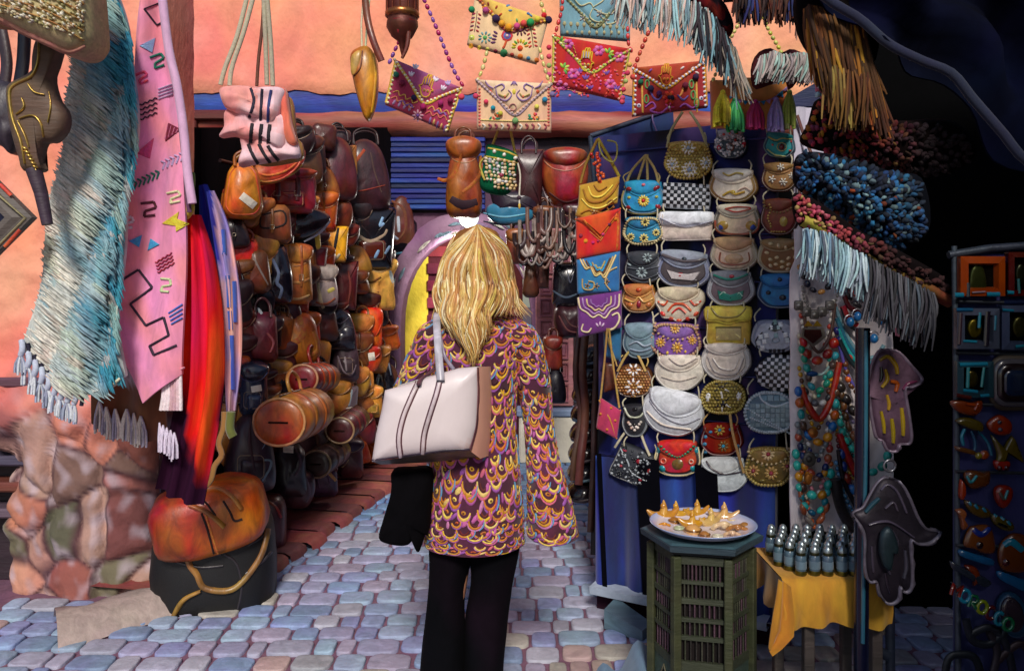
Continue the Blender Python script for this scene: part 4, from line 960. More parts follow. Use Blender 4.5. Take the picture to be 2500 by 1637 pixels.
# bags in front of the shutter and to the right of it, before the back wall
YB = 5.6
W2 = [
 (BPK, 'orange brown backpack with loose straps hanging right of the blue shutter', (1092, 340, 1172, 522), '7c3c14', dict(shape='pack', depth=.12, flap=.3, handle=22, lines=[([(1128, 375), (1112, 420), (1090, 440), (1068, 436)], 11, 'a85818'), ([(1172, 380), (1170, 430), (1130, 470)], 12, 'a85c1c'), ([(1100, 485), (1130, 500), (1165, 492)], 26, '341c28')])),
 (HB, 'dark brown square tote behind the green beaded pouch', (1255, 368, 1326, 500), '2e1216', dict(shape='tote', depth=.08, handle=30)),
 (HB, 'dark tote with red brown sheen right of the green beaded pouch', (1200, 470, 1318, 510), '1c1220', dict(shape='tote', depth=.07)),
 (HB, 'rust red round bag with soft flap at the right end of the beam', (1330, 368, 1428, 500), '7a2416', dict(shape='moon', depth=.13, flap=.35, fcol='8c2c18', lines=[([(1340, 470), (1380, 494), (1424, 480)], 6, '4c1c20')])),
 (BPK, 'small black backpack with looped handle right of the woman', (1350, 642, 1412, 745), '14141c', dict(shape='rr', depth=.08, handle=24, fin='gloss', lines=[([(1350, 710), (1380, 726), (1408, 718)], 7, '4c5c70'), ([(1385, 660), (1392, 690), (1400, 668)], 4, '5c6070')])),
 (HB, 'round dark red and black ribbed bag under the small black backpack', (1358, 748, 1418, 822), '2c1218', dict(shape='moon', depth=.09, lines=[([(1364, 770), (1385, 805), (1412, 812)], 6, '744040'), ([(1375, 765), (1392, 792), (1414, 800)], 5, '5c3434')])),
 (HB, 'brown bag with rolled grey top right of the blonde hair', (1300, 590, 1342, 700), '4c2a24', dict(shape='tote', depth=.05, handle=20, lines=[([(1318, 640), (1322, 690)], 9, 'a0685c'), ([(1304, 596), (1338, 592)], 9, 'b09c94')])),
 (HB, 'blue grey flat bag hanging over the crown of the arch', (1196, 500, 1300, 544), '27607c', dict(shape='moon', depth=.06, fin='gloss', lines=[([(1180, 520), (1230, 530), (1285, 522)], 6, '70b0c8'), ([(1180, 540), (1230, 548), (1284, 540)], 5, '1a2c40')])),
] + [(HB, f'{c} bag in the dark row {w} right of the blonde hair', b_, h_, dict(shape=s_, depth=.06, handle=18, flap=f_)) for c, w, b_, h_, s_, f_ in (('tan', 'just', (1236, 560, 1282, 640), '6c3c1c', 'rr', .4), ('brown', 'further', (1276, 640, 1316, 720), '4c2818', 'bucket', None), ('rust', 'low down', (1328, 820, 1372, 900), '6c2818', 'rr', .4), ('black', 'lowest', (1330, 900, 1380, 980), '14101a', 'pack', None), ('chestnut', 'above and', (1300, 505, 1350, 575), '5c3018', 'tote', .4), ('plum', 'high up', (1372, 500, 1424, 570), '3c1820', 'rr', .4))]
for nm, lab, b, col, k in W2:
    k.setdefault('group', 'bags hanging before the far house'); bag(nm, lab, FP(YB if b[0] > 1190 else 5.2), b, col, **k)
# hooks, straps and belts hanging in a tangle over the arch
t = Thing('strap_bundle', 'tangle of brown and grey leather straps hanging above the pink door', 'straps', None); m = t.new('straps', 'leather'); S = FP(5.5)
cs = ['6c5048', 'a89890', '3c2c30', '8c6458', '241c24', '5c3c34', 'b8a8a0']
for k in range(34):
    u, v = rnd(1262, 1425), rnd(505, 600); w_ = rnd(15, 40); h_ = rnd(20, 90)
    strap(m, S, [(u-w_*.5, v, rnd(0, .1)), (u-w_*.45, v+h_*.7, .05), (u, v+h_, .07), (u+w_*.45, v+h_*.6, .05), (u+w_*.5, v-4, .02)], rnd(6, 12), mul(random.choice(cs), rnd(.6, 1)), .006)
t.done()
# dark belts and hats column left of the board
HG = 'black and brown caps stacked left of the display board'
labs = ['topmost', 'second', 'third', 'fourth', 'fifth', 'sixth', 'seventh', 'lowest']
for k in range(8):
    v = 860+k*48; u = 1440-k*3; S = FP(4.3)
    t = Thing('leather_hat', f'dark shiny leather hat, {labs[k]} of the stack left of the display board', 'hat', HG)
    m = t.new('hat_crown', 'gloss'); puff(m, [(u-34, v+22), (u-30, v-4), (u-8, v-22), (u+20, v-22), (u+38, v), (u+40, v+20), (u+5, v+30)], S, .1, ['15131a', '1e1418', '241614'][k % 3], .08, 2.2, 28)
    D = Skin(m, S); r = t.new('rim', 'leather'); stroke(r, D, [(u-32, v+18), (u-5, v+27), (u+36, v+18)], 6, ['5c7484', '3c2c30', '4c3c40'][k % 3], .008); t.done()
labs = ['leftmost', 'second from the left', 'third from the left', 'fourth from the left', 'fifth from the left', 'rightmost']
for k, (u, v1) in enumerate(((1398, 1170), (1412, 1180), (1452, 1350), (1440, 1295), (1466, 1400), (1480, 1395))):
    t = Thing('leather_belt', f'long dark brown belt, {labs[k]} of the belts beside the blue board', 'belt', 'belts hanging beside the blue board')
    m = t.new('belt', 'leather'); S = FP(4.05-.02*k)
    strap(m, S, [(u+22-k*2, 780+k*8, 0), (u+6+k*3, 900, .03), (u+20-k*3, 1010, .0), (u+2+k*2, 1120, .03), (u, v1, .02)], 15+(k % 3)*4, ['4a2a22', '5a3428', '1c1416', '3c2420', '141014', '281818'][k], .006)
    b = t.new('buckle', 'metal'); c = S.pt(u+22-k*2, 776+k*8, .01); tube(b, [c+V((x, -.01, z)) for x, z in ((-.02, 0), (-.02, .04), (.02, .04), (.02, 0), (-.02, 0))], .004, '8c8074', 6)
    t.done()
# ---------------------------------------------------------------- embroidered envelope bags hanging over the lane
def sph(mb, c, r, col, rz=None, n=8, axis=None):
    az = V(axis).normalized() if axis is not None and V(axis).length > 1e-6 else V((0, 0, 1))
    rz = rz or r; lathe(mb, c, [(r*math.sin(math.pi*k/6)+1e-5, -rz*math.cos(math.pi*k/6)) for k in range(0, 7)], col, n, axis=az)
def beads(mb, pts, r, cols, gap=1.15, lg=1.3, n=6):            # string of beads through space
    P = cat(pts, 60, False); L_ = 0; nxt = 0; k = 0
    for i in range(1, len(P)):
        d = (P[i]-P[i-1]).length
        while nxt <= L_+d and d > 0:
            c = P[i-1].lerp(P[i], (nxt-L_)/d); cl = cols[k % len(cols)] if isinstance(cols, list) else cols(nxt)
            sph(mb, c, r*rnd(.85, 1.1), mul(cl, rnd(.85, 1.1)), r*lg, n, P[i]-P[i-1]); k += 1; nxt += 2*r*lg*gap
        L_ += d
EG = 'embroidered envelope bags hanging over the lane'
def envelope(label, q, tip, Y, body, flapc, edge, strapc, spts, deco=None, beadc=('f4ecc8',), side=True, S=None, depth=.022, bot=None, pom=None):
    S = S or FP(Y); t = Thing('envelope_bag', label, 'envelope bag', EG)
    m = t.new('body', 'cloth'); puff(m, q, S, depth, body, .018, 7, 44, sharp=True, ts=(0, .03, .08, .2, .5, .8))
    f = t.new('flap', 'cloth'); A, B = V((*q[0], 0)), V((*q[1], 0))
    fo = [tuple(A)[:2], tuple(B)[:2], tip]; puff(f, fo, S, depth+.012, flapc, 0, 9, 36, sharp=True, ts=(0, .03, .1, .3, .6, .9))
    D = Skin([m, f], S); e = t.new('edging', 'thread', f)
    stroke(e, D, [fo[0], (lerp(fo[0][0], tip[0], .5), lerp(fo[0][1], tip[1], .5)), tip, (lerp(fo[1][0], tip[0], .5), lerp(fo[1][1], tip[1], .5)), fo[1]], 7, edge, .006, 24, curve=True)
    b = t.new('beads', 'bead', f)
    for a_, b_ in ((fo[0], tip), (tip, fo[1])):
        n = int(math.hypot(b_[0]-a_[0], b_[1]-a_[1])/9)
        for k in range(n+1): dome(b, D, lerp(a_[0], b_[0], k/n), lerp(a_[1], b_[1], k/n), 4.2, beadc[k % len(beadc)], .012, 6)
    if side:
        for i, j in ((0, 3), (1, 2)):
            a_, b_ = q[i], q[j]; s_ = 6 if i == 0 else -6
            n = int(math.hypot(b_[0]-a_[0], b_[1]-a_[1])/11); sd_ = t.new('side_trim', 'bead', m)
            stroke(sd_, D, [(a_[0]+s_*.3, a_[1]+4), ((a_[0]+b_[0])/2+s_*.3, (a_[1]+b_[1])/2), (b_[0]+s_*.3, b_[1]-4)], 6, edge, .004, 12)
            for k in range(n): dome(sd_, D, lerp(a_[0], b_[0], (k+.6)/n)+s_, lerp(a_[1], b_[1], (k+.6)/n), 3.8, side if isinstance(side, str) else beadc[0], .009, 6)
    if deco:
        d = t.new('embroidery', 'thread', m); deco(d, D)
    if pom:
        p_ = t.new('pompoms', 'fur', m)
        for u, v, r, c in pom: sph(p_, D.pt(u, v, .012), r/F*Y, c, None, 10)
    if spts:
        s = t.new('beaded_strap', 'bead')
        for pts in spts: beads(s, [S.pt(*p) for p in pts], .0095*Y/3.6, strapc, 1.12, 1.5)
    t.done()
def hamsa(d, D, u, v, s, c, a=0, w=3, fill='7c4a90'):
    P = [(-.45, -.1), (-.38, -.75), (-.3, -.8), (-.25, -.75), (-.2, -.15), (-.16, -.95), (0, -1.05), (.02, -.95), (.03, -.2), (.08, -1), (.2, -1.05), (.24, -.9), (.22, -.1), (.3, -.7), (.42, -.75), (.45, -.6), (.42, .05), (.6, .15), (.62, .25), (.45, .3), (.4, .7), (.1, .95), (-.25, .85), (-.45, .5), (-.55, .2), (-.7, .1), (-.65, 0)]
    pts = rot([(u+x*s, v+y*s) for x, y in P], (u, v), a); stroke(d, D, pts, w, c, .006, 70, True)
    for x in (-.28, -.07, .14): q = rot([(u+x*s, v-.75*s), (u+x*s, v-.2*s)], (u, v), a); stroke(d, D, q, w*1.3, fill, .005, curve=False)
    for x in (-.15, .18): dome(d, D, *rot([(u+x*s, v+.35*s)], (u, v), a)[0], s*.16, c, .006); dome(d, D, *rot([(u+x*s, v+.35*s)], (u, v), a)[0], s*.08, fill, .009)
def leafy(d, D, u, v, L_, a, c, n=5, sz=5, st='3a2020'):
    q = rot([(u, v), (u, v-L_)], (u, v), a); stroke(d, D, [q[0], ((q[0][0]+q[1][0])/2+1, (q[0][1]+q[1][1])/2), q[1]], 2, st, .003, 6)
    for k in range(n):
        for s_ in (-1, 1): x, y = rot([(u+s_*sz*1.2, v-L_*(k+.3)/n)], (u, v), a)[0]; dome(d, D, x, y, sz, c[k % len(c)], .004, 6, a+s_*30, sz*.5)
def wave(d, D, pts, c, w=3, amp=6, n=10):
    (x0, y0), (x1, y1) = pts; L_ = math.hypot(x1-x0, y1-y0); nx, ny = -(y1-y0)/L_, (x1-x0)/L_
    stroke(d, D, [(lerp(x0, x1, k/n)+nx*amp*(-1)**k*.5, lerp(y0, y1, k/n)+ny*amp*(-1)**k*.5) for k in range(n+1)], w, c, .005, n*4)
# A: rose and purple with a hand of Fatima
def dA(d, D):
    hamsa(d, D, 1042, 212, 27, 'd8a830', 14, 3.5)
    for u, v, a in ((1003, 188, 10), (1080, 222, 20), (1060, 200, 30), (1013, 170, 10), (1095, 210, -10)): 
        for q in (-28, 0, 28): dome(d, D, u+8*math.sin(R(q+a)), v-8*math.cos(R(q+a)), 8, 'e8dcec' if u < 1090 else 'b8a0d0', .005, 6, q+a+90, 3)
    wave(d, D, ((962, 222), (1018, 252)), 'd8a050', 3.5, 9, 7); wave(d, D, ((958, 236), (1010, 264)), 'd88858', 3.5, 9, 7); wave(d, D, ((1046, 262), (1098, 276)), 'd8a050', 3.5, 9, 6); wave(d, D, ((1040, 274), (1092, 290)), 'c87050', 3.5, 9, 6)
    for k in range(4): dome(d, D, 962+k*13, 250+k*5, 9, 'a888b0', .004, 6, 120, 4)
    for k in range(5): dome(d, D, 1050+k*9, 294+k*5, 11, 'd0a860' if k % 2 else '8868a0', .004, 6, 105, 3.5)
    flower(d, D, 1020, 282, 15, 8, 'd8a0b0', '7850a0', .005)
    wave(d, D, ((975, 246), (1010, 262)), '8858a0', 5, 6, 4); wave(d, D, ((1060, 270), (1090, 280)), '8858a0', 5, 6, 4)
envelope('rose and purple envelope bag with golden hand, hanging on a purple bead strap', [(964, 146), (1126, 216), (1094, 322), (940, 255)], (1035, 252), 3.5, '9c2448', lambda u, v: mixc('b84870', '98508c', .5+NZ.noise(V((u*.03, v*.03, 0)))), 'dcb840', ['9058b0', '8048a0', 'a03088', 'b01058'],
  [[(952, 150), (975, 100), (1008, 40), (1022, -30)], [(1022, -30), (1062, 60), (1090, 130), (1112, 180), (1128, 206)]], dA, ('f0e8b8', 'f4f0d8'), True,
  pom=[(969, 184, 7, '186850'), (982, 204, 8, '801848'), (1011, 240, 7, '281848'), (1034, 262, 8, 'a01048'), (1076, 253, 7, 'a82068'), (1099, 246, 7, '801040'), (1127, 238, 8, 'd84868')])
# B: cream with bright flowers
def dB(d, D):
    for k, (u, v, c) in enumerate(((1180, 20, 'e07020'), (1192, 10, '8c2c20'), (1200, 30, 'd05020'), (1212, 18, 'a83820'), (1222, 36, 'c04020'), (1240, 14, '6088b0'), (1246, 26, '6088b0'), (1290, 34, '5078a8'), (1296, 38, '6088b0'), (1216, 40, 'd88030'), (1262, 50, '60a060'))): dome(d, D, u, v, 6, c, .005, 7, 60+k*20, 3)
    leafy(d, D, 1158, 78, 50, 8, ['a02838', '703050', 'c04838', '804060'], 5, 6); leafy(d, D, 1302, 116, 50, -8, ['c02c30', 'd04830', '803048', 'b83030'], 5, 6)
    for k in range(9): dome(d, D, 1184+13*math.cos(k*.7), 92+11*math.sin(k*.7), 5.5, ['80b0b0', '508898', '70a090'][k % 3], .005, 6, k*40, 3)
    dome(d, D, 1184, 92, 6, '5cb060', .008); 
    for k in range(4): dome(d, D, 1204+k*2, 100-k*8+4, 8, '603060', .005, 6, 15+k*14-20, 3.5)
    dome(d, D, 1152, 92, 8, 'c0cc50', .006); dome(d, D, 1152, 92, 4, 'e8e0a0', .01)
    for r, c in ((17, 'c03040'), (12, '5878b8'), (8, '9a60a8'), (4, 'e0e0c0')): dome(d, D, 1238, 88, r, c, .004+.002*(17-r)/4)
    stroke(d, D, [(1236, 100), (1232, 112), (1228, 118)], 6, 'd04828', .006)
    for k in range(8): a = R(180+k*24); dome(d, D, 1270+16*math.cos(a), 116+16*math.sin(a), 7, ['b0b020', 'e0c020', '60a030', 'e09030'][k % 4], .005, 6, math.degrees(a), 3.4)
    dome(d, D, 1270, 118, 8, 'd84c18', .008)
    for k in range(7): a = R(-10+k*30); dome(d, D, 1270+17*math.cos(a), 70+14*math.sin(a), 6, '582038', .005, 6, math.degrees(a), 3)
    stroke(d, D, [(1257, 66), (1270, 76), (1284, 66)], 6, '602040', .006)
    for k, (c, r) in enumerate((('e8a828', 7), ('e0c850', 6), ('d8d060', 6), ('7a2030', 6), ('30804c', 11), ('a03828', 6), ('d87020', 8), ('4080a0', 6), ('c85820', 7))): dome(d, D, 1150+k*20, 112+k*4.4, r, c, .006)
envelope('cream envelope bag with bright flowers and leaves, top centre', [(1160, -10), (1338, 50), (1310, 156), (1140, 108)], (1240, 78), 3.7, 'e8c498', 'e4b858', '8c4038', ['e0d080', 'd8c868'],
  [[(1160, -10), (1150, -40)], [(1334, 44), (1322, 10), (1314, -40)]], dB, ('e09030', 'e8c030', 'c04030'), False,
  pom=[(1155, 26, 8, '108048'), (1186, 28, 8, 'b04888'), (1211, 48, 10, '341c4c'), (1225, 60, 8, 'e0a828'), (1241, 68, 9, 'e08c18'), (1262, 66, 8, 'd04c80'), (1278, 58, 8, 'e06048'), (1294, 54, 10, '209048'), (1312, 48, 7, 'd8c840'), (1336, 50, 9, '281440'), (1328, 40, 7, 'c83c18')])
# C: blue grey
def dC(d, D):
    for k in range(10): stroke(d, D, [(1378+k*16, 86+k*1), (1378+k*16, 62+k*1)], 2.5, '5a4830', .005, curve=False); dome(d, D, 1378+k*16, 58+k, 7, 'a8a078', .006, 8, 90, 5)
    for k in range(8): dome(d, D, 1385+k*18, 80, 6, 'b0a880', .005, 8, 90, 4)
    for p in ([(1400, -5), (1418, 14), (1440, 8), (1448, 18)], [(1448, 18), (1470, 4), (1480, -10)], [(1448, 20), (1440, 40), (1452, 52), (1470, 56)], [(1450, 22), (1480, 36), (1500, 30), (1512, 44)], [(1480, 60), (1500, 56), (1516, 40)]): stroke(d, D, p, 4, 'd0cca0', .006, taper=.5)
    for u, v in ((1424, 44), (1465, 34), (1500, 30), (1478, 50), (1515, 12)): flower(d, D, u, v, 11, 5, 'b8b0a4', '8c8890', .006)
envelope('blue grey envelope bag with pale scrolls, cut by the top edge', [(1366, -20), (1540, -20), (1538, 100), (1368, 86)], (1454, 68), 3.8, '6c98a4', '74a4b4', '6c7048', ['a0a080'], None, dC, ('a0a070',), False)
# D: red with golden hand and pink flowers
def dD(d, D):
    hamsa(d, D, 1432, 148, 28, 'd8b028', 4, 3.5, 'a8a0b0')
    for cx, cy, n in ((1386, 108, 6), (1462, 124, 7), (1512, 140, 6), (1400, 180, 6), (1490, 206, 6), (1372, 208, 5)):
        for k in range(n): dome(d, D, cx+9*math.cos(k*1.05), cy+8*math.sin(k*1.05), 6.5, 'c04898' if k % 2 else 'd870a8', .007)
    for u, v in ((1369, 104), (1485, 132), (1376, 168)):
        for k in range(5): a = R(-120+k*45); dome(d, D, u+9*math.cos(a), v+9*math.sin(a), 8, ['a8cc40', '60a850', 'c8d860'][k % 3], .006, 7, math.degrees(a), 4)
    for u, v in ((1415, 180), (1430, 196), (1480, 184), (1440, 220), (1505, 222), (1395, 194)):
        for q in (-35, 0, 35): dome(d, D, u+8*math.sin(R(q)), v-8*math.cos(R(q)), 8, '7850a8', .005, 6, q+90, 3.4)
    for k in range(110):
        u, v = rnd(1352, 1524), rnd(165, 236); 
        if v < 140+.38*abs(u-1350) and v < 240-.5*abs(u-1350): pass
        dome(d, D, u, v, rnd(3, 6), random.choice(['d83c50', 'e05868', 'c83c90', 'e89858', 'd05030', 'e870a0']), .006, 6, rnd(0, 180), rnd(2, 4))
    for k in range(5): stroke(d, D, [(1395+k*4, 106+k*9), (1402+k*2, 114+k*8)], 2, 'd8a848', .004, curve=False)
envelope('bright red envelope bag crowded with pink flowers and a golden hand', [(1350, 88), (1538, 122), (1516, 246), (1348, 206)], (1442, 178), 3.6, 'b0101c', 'c01418', 'c8c048', ['d84038', 'c83030'], [[(1354, 88), (1362, 60), (1372, 20), (1374, -30)], [(1540, 122), (1534, 104), (1532, 60)]], dD, ('e8e0b0', 'a8c870', 'd84c60'), 'e0a090',
  pom=[(1340+k*0, 118+k*22, 6.5, c) for k, c in enumerate(('c83058', 'd84868', 'a0b068', 'd05070'))]+[(1536-k*5, 160+k*20, 6.5, c) for k, c in enumerate(('d8b058', 'd03c58', 'a8b868', 'd83c50', 'd85070'))]+[(1518, 250, 7, 'd84c60')])
# E: beige with lilac scrolls
def dE(d, D):
    for s in (-1, 1):
        x = 1255
        for p in ([(x+s*45, 210), (x+s*40, 236), (x+s*20, 246), (x+s*6, 232), (x+s*14, 220)], [(x+s*48, 214), (x+s*30, 206), (x+s*24, 214), (x+s*32, 222)], [(x+s*8, 208), (x, 200), (x-s*2, 208)], [(x+s*70, 198), (x+s*62, 210), (x+s*50, 216)]): stroke(d, D, p, 5, '9878a8', .006, taper=.6)
        stroke(d, D, [(x+s*38, 230), (x+s*22, 236), (x+s*14, 228)], 4, 'b0a058', .006); dome(d, D, x+s*58, 224, 5, 'd85c38', .006); dome(d, D, x+s*22, 236, 4, 'd86048', .007)
        for k in range(5): dome(d, D, x+s*46+rnd(-16, 16), 282+rnd(-7, 7), 6, ['d84428', 'e8a030', '389070', 'c83c68', '986030'][k], .006, 7, rnd(0, 90), 4)
        for k in range(3): dome(d, D, x+s*(40+k*9), 290, 8, '308060' if k != 1 else 'c83c2c', .006, 6, 60*k, 3)
        for k in range(12): dome(d, D, x+s*84, 218+k*8, 3.6, 'd06058', .005, 6); 
    dome(d, D, 1255, 224, 8, 'e0cc48', .006, 8, 90, 5); stroke(d, D, ell(1252, 262, 8, 8, 8), 3, 'b88078', .006, closed=True)
    stroke(d, D, [(1172, 293), (1255, 296), (1340, 295)], 3, 'd8c878', .005)
    for k in range(11): stroke(d, D, [(1178+k*15, 303), (1184+k*15, 308), (1180+k*15, 316)], 5, 'a04858' if k % 3 else 'e8e0d0', .005)
envelope('beige envelope bag with lilac scrolls on the flap and striped lower edge', [(1164, 196), (1346, 206), (1346, 322), (1164, 315)], (1257, 282), 3.4, 'e0b490', 'e8c8a4', 'a890a0', ['e0d48c', 'd8cc78'], [[(1166, 196), (1178, 168), (1188, 130)], [(1342, 206), (1328, 160), (1318, 120)]], dE, ('c8b0a8',), False,
  pom=[(1165, 236, 7, 'd04060'), (1187, 250, 6, 'd83c50'), (1204, 265, 6, '2088a0'), (1222, 278, 6, 'd8cc48'), (1258, 296, 8, '78a868'), (1310, 262, 6, 'e8d860'), (1329, 245, 7, '2890b0'), (1348, 232, 7, '8070a0')])
# F: red with purple vines
def dF(d, D):
    hamsa(d, D, 1626, 184, 26, 'd89828', 0, 3, 'c06030')
    for p, c in (([(1575, 262), (1592, 250), (1600, 262), (1588, 270), (1612, 276), (1630, 262)], 'a858b8'), ([(1660, 262), (1672, 254), (1690, 264), (1700, 256)], 'a858b8'), ([(1586, 216), (1594, 236), (1606, 244), (1616, 234)], '7058a8'), ([(1654, 232), (1668, 244), (1680, 234)], '7058a8'), ([(1670, 208), (1664, 228), (1658, 236)], 'e8a050')): stroke(d, D, p, 6, c, .006, taper=.4)
    flower(d, D, 1634, 238, 18, 6, 'd84820', '241438', .006, .5); flower(d, D, 1634, 262, 13, 5, 'd04080', 'e8e0d0', .006)
    for u, v in ((1580, 206), (1692, 232), (1578, 242), (1688, 206), (1700, 252)): stroke(d, D, ell(u, v, 5, 10, 8), 4, '609858', .006, closed=True)
    for u, v in ((1560, 258), (1712, 240)): dome(d, D, u, v, 6, 'e0dce8', .006); dome(d, D, u, v, 3, '6050a0', .01)
    for u, v in ((1568, 190), (1702, 178), (1690, 168), (1588, 172), (1666, 166)): dome(d, D, u, v, 7, 'e8dcd8' if u % 4 else '8858b0', .006, 6, u*7, 3)
    for u in (1567, 1700): stroke(d, D, [(u, 200), (u+1, 235), (u+2, 275)], 5, 'd8a848', .006)
envelope('deep red envelope bag with white beads and purple vines, nearest the display board', [(1546, 168), (1722, 150), (1728, 262), (1544, 284)], (1627, 216), 3.45, '98181c', 'b03c20', 'd89828', ['c83828', 'b82c28'], [[(1550, 162), (1570, 110), (1592, 60), (1612, 20), (1620, -30)]], dF, ('ece8ec', 'd8d4ec'), True,
  pom=[(1544, 190, 7, 'd04040'), (1564, 202, 7, '106040'), (1588, 218, 8, '201440'), (1608, 230, 7, '481458'), (1640, 240, 6, '281430'), (1672, 210, 8, '701830'), (1697, 190, 8, '301038')])
# G: tan with bunting and tassels
t = Thing('tassel_bag', 'plain orange tan flap bag with triangle bunting and five coloured tassels', 'handbag'); S = FP(3.2)
m = t.new('body', 'cloth'); puff(m, [(1736, 196), (1930, 196), (1930, 240), (1918, 312), (1738, 312)], S, .03, 'c87838', .02, 7, 40, sharp=True)
f = t.new('flap', 'cloth'); puff(f, [(1776, 196), (1926, 194), (1926, 214), (1900, 240), (1860, 252), (1800, 252), (1780, 236)], S, .045, 'd08440', 0, 8, 32); D = Skin([m, f], S)
b = t.new('bunting', 'thread', f)
bp = cat([(1780, 234), (1810, 244), (1850, 248), (1885, 240), (1920, 212)], 12, False)
for k in range(11):
    p, q = bp[k], bp[k+1]; mid_ = (p+q)/2+V(((q-p).y*-.8, (q-p).x*.8, 0)); patch(b, D, [tuple(p)[:2], tuple(q)[:2], tuple(mid_)[:2]], '1c80b4' if k % 3 == 0 else 'a888c8', .004)
for u, v, L_, c, c2 in ((1756, 232, .135, 'd8c830', 'b0a030'), (1785, 250, .13, '0c7840', '40a860'), (1834, 255, .11, 'b01858', 'd04080'), (1884, 250, .125, '9c88c8', 'c0b0e0'), (1916, 232, .145, '9cac48', 'c8cc80')):
    T_ = t.new('tassel', 'thread'); tassel(T_, S.pt(u, v, .055), L_, .034, c, 26, c2); sph(T_, S.pt(u, v+2, .055), .011, c)
s = t.new('beaded_strap', 'bead'); beads(s, [S.pt(1926, 192, .01), S.pt(1905, 130, .01), S.pt(1868, 60, .01), S.pt(1850, -30, .01)], .009, ['c8c848', 'd8d470', 'b8c060'], 1.1, 1.1); beads(s, [S.pt(1740, 196, .01), S.pt(1775, 110, .01), S.pt(1805, 50, .01), S.pt(1822, -30, .01)], .008, ['d8d078', 'd0c870'], 1.1, 1.2)
t.done()
# H: green pouch of pearls
t = Thing('beaded_pouch', 'green drawstring pouch covered with pearls and shells, hanging over the arch', 'pouch'); S = FP(3.5)
m = t.new('body', 'velvet'); puff(m, [(1190, 352), (1225, 358), (1262, 376), (1262, 400), (1258, 440), (1242, 470), (1210, 474), (1172, 456), (1180, 400), (1186, 372)], S, .05, '0c5c3c', .04, 2.6, 40); D = Skin(m, S)
b = t.new('pearls', 'bead')
for k in range(9):
    for j in range(8):
        u = 1186+j*9.5+rnd(-2, 2)+k*.5; v = 392+k*8.2+rnd(-2, 2)+(j-4)*1.3
        if not (k > 6 and j < 2): dome(b, D, u, v, rnd(3.6, 5.4), random.choice(['e0d0b0', 'e8c890', 'c8a878', 'a8a8b0', 'ece4dc']), .014, 7)
dome(b, D, 1224, 428, 7, '982848', .018); dome(b, D, 1218, 442, 8, 'e8e0d0', .018)
for u, v in ((1207, 370), (1231, 378), (1258, 386)): dome(b, D, u, v, 5, 'ece8e0', .014)
g = t.new('gold_cord', 'thread'); stroke(g, D, [(1192, 362), (1215, 366), (1240, 372), (1262, 382)], 4, 'c0a840', .006); stroke(g, D, [(1188, 382), (1220, 388), (1262, 398)], 4, 'c0a840', .006); stroke(g, D, [(1186, 380), (1172, 400), (1176, 420), (1184, 440)], 5, 'b09c40', .01)
h = t.new('handle', 'thread'); tube(h, [S.pt(1200, 362, 0), S.pt(1208, 340, 0), S.pt(1216, 318, 0)], .006, 'b8a048', 6); tube(h, [S.pt(1258, 376, 0), S.pt(1252, 345, 0), S.pt(1246, 316, 0)], .006, 'b8a048', 6)
c = t.new('drawstring', 'thread'); tube(c, [S.pt(1264, 400, .02), S.pt(1270, 430, .02), S.pt(1268, 470, .02), S.pt(1268, 500, .02)], .004, 'd0c8b8', 6, 10); sph(c, S.pt(1267, 484, .02), .01, '3c2434'); sph(c, S.pt(1268, 504, .02), .006, 'c8a848', .014)
t.done()
# lantern, top
t = Thing('hanging_lantern', 'brown copper lantern with pointed base, cut by the top edge', 'lantern'); S = FP(3.2)
m = t.new('body', 'tin'); c = S.pt(982, 40, 0); k = 3.2/F
lathe(m, c, [(30*k, 120*k), (38*k, 90*k), (37*k, 10*k), (40*k, 8*k), (41*k, -2*k), (34*k, -6*k), (38*k, -12*k), (39*k, -26*k), (26*k, -50*k), (10*k, -62*k), (5*k, -84*k), (1*k, -100*k)], '5c2c20', 12)
r = t.new('copper_rim', 'metal'); lathe(r, c, [(38*k, 12*k), (42*k, 8*k), (42*k, 0), (38*k, -4*k)], '9c6038', 24)
for j in range(12): a = j*math.pi/6; tube(r, [c+V((math.cos(a)*38.5*k, math.sin(a)*38.5*k, z*k)) for z in (90, 10)], 2*k, '6c3424', 4)
for j in range(6):
    a = j*math.pi/3+.3; g = t.new('red_glass', 'gloss'); d = V((math.cos(a), math.sin(a), 0)); e = V((-math.sin(a), math.cos(a), 0))
    g.add([c+d*37.5*k+e*-9*k+V((0, 0, -16*k)), c+d*37.5*k+e*9*k+V((0, 0, -16*k)), c+d*27*k+V((0, 0, -50*k))], [(0, 1, 2)], '8c1818', False)
h = t.new('side_arm', 'leather'); tube(h, [c+V((18*k, -.03, -44*k)), c+V((14*k, -.03, -80*k)), c+V((2*k, -.03, -108*k))], .011, '6c3020', 7, 10, r1=.006)
t.done()
# ---- fringes of the awnings at the top right
def fringe(t, part, mat, pts, Lf, cols, n, r=.006, S=None, lean=0, spread=14):
    m = t.new(part, mat); n = int(n*1.7); r *= .62
    for k in range(n):
        s = rnd(0, 1)*(len(pts)-1); i = min(int(s), len(pts)-2); f = s-i
        u = lerp(pts[i][0], pts[i+1][0], f); v = lerp(pts[i][1], pts[i+1][1], f); L_ = (Lf(s/(len(pts)-1)) if callable(Lf) else Lf)*rnd(.6, 1.1)
        h = rnd(0, .05); du = lean*L_+rnd(-spread, spread)
        tube(m, [S.pt(u, v-6, h), S.pt(u+du*.3+rnd(-6, 6), v+L_*.45, h+rnd(0, .02)), S.pt(u+du, v+L_, h)], r, mul(random.choice(cols), rnd(.65, 1.15)), 5, 6, cap=False, flat=.5, r1=lambda q: r*(.35+.75*math.sin(math.pi*(.12+.8*q))))
t = Thing('fringed_rug', 'dark red rug edge with long pale blue fringe hanging above the red envelope bags', 'rug'); S = FP(3.0)
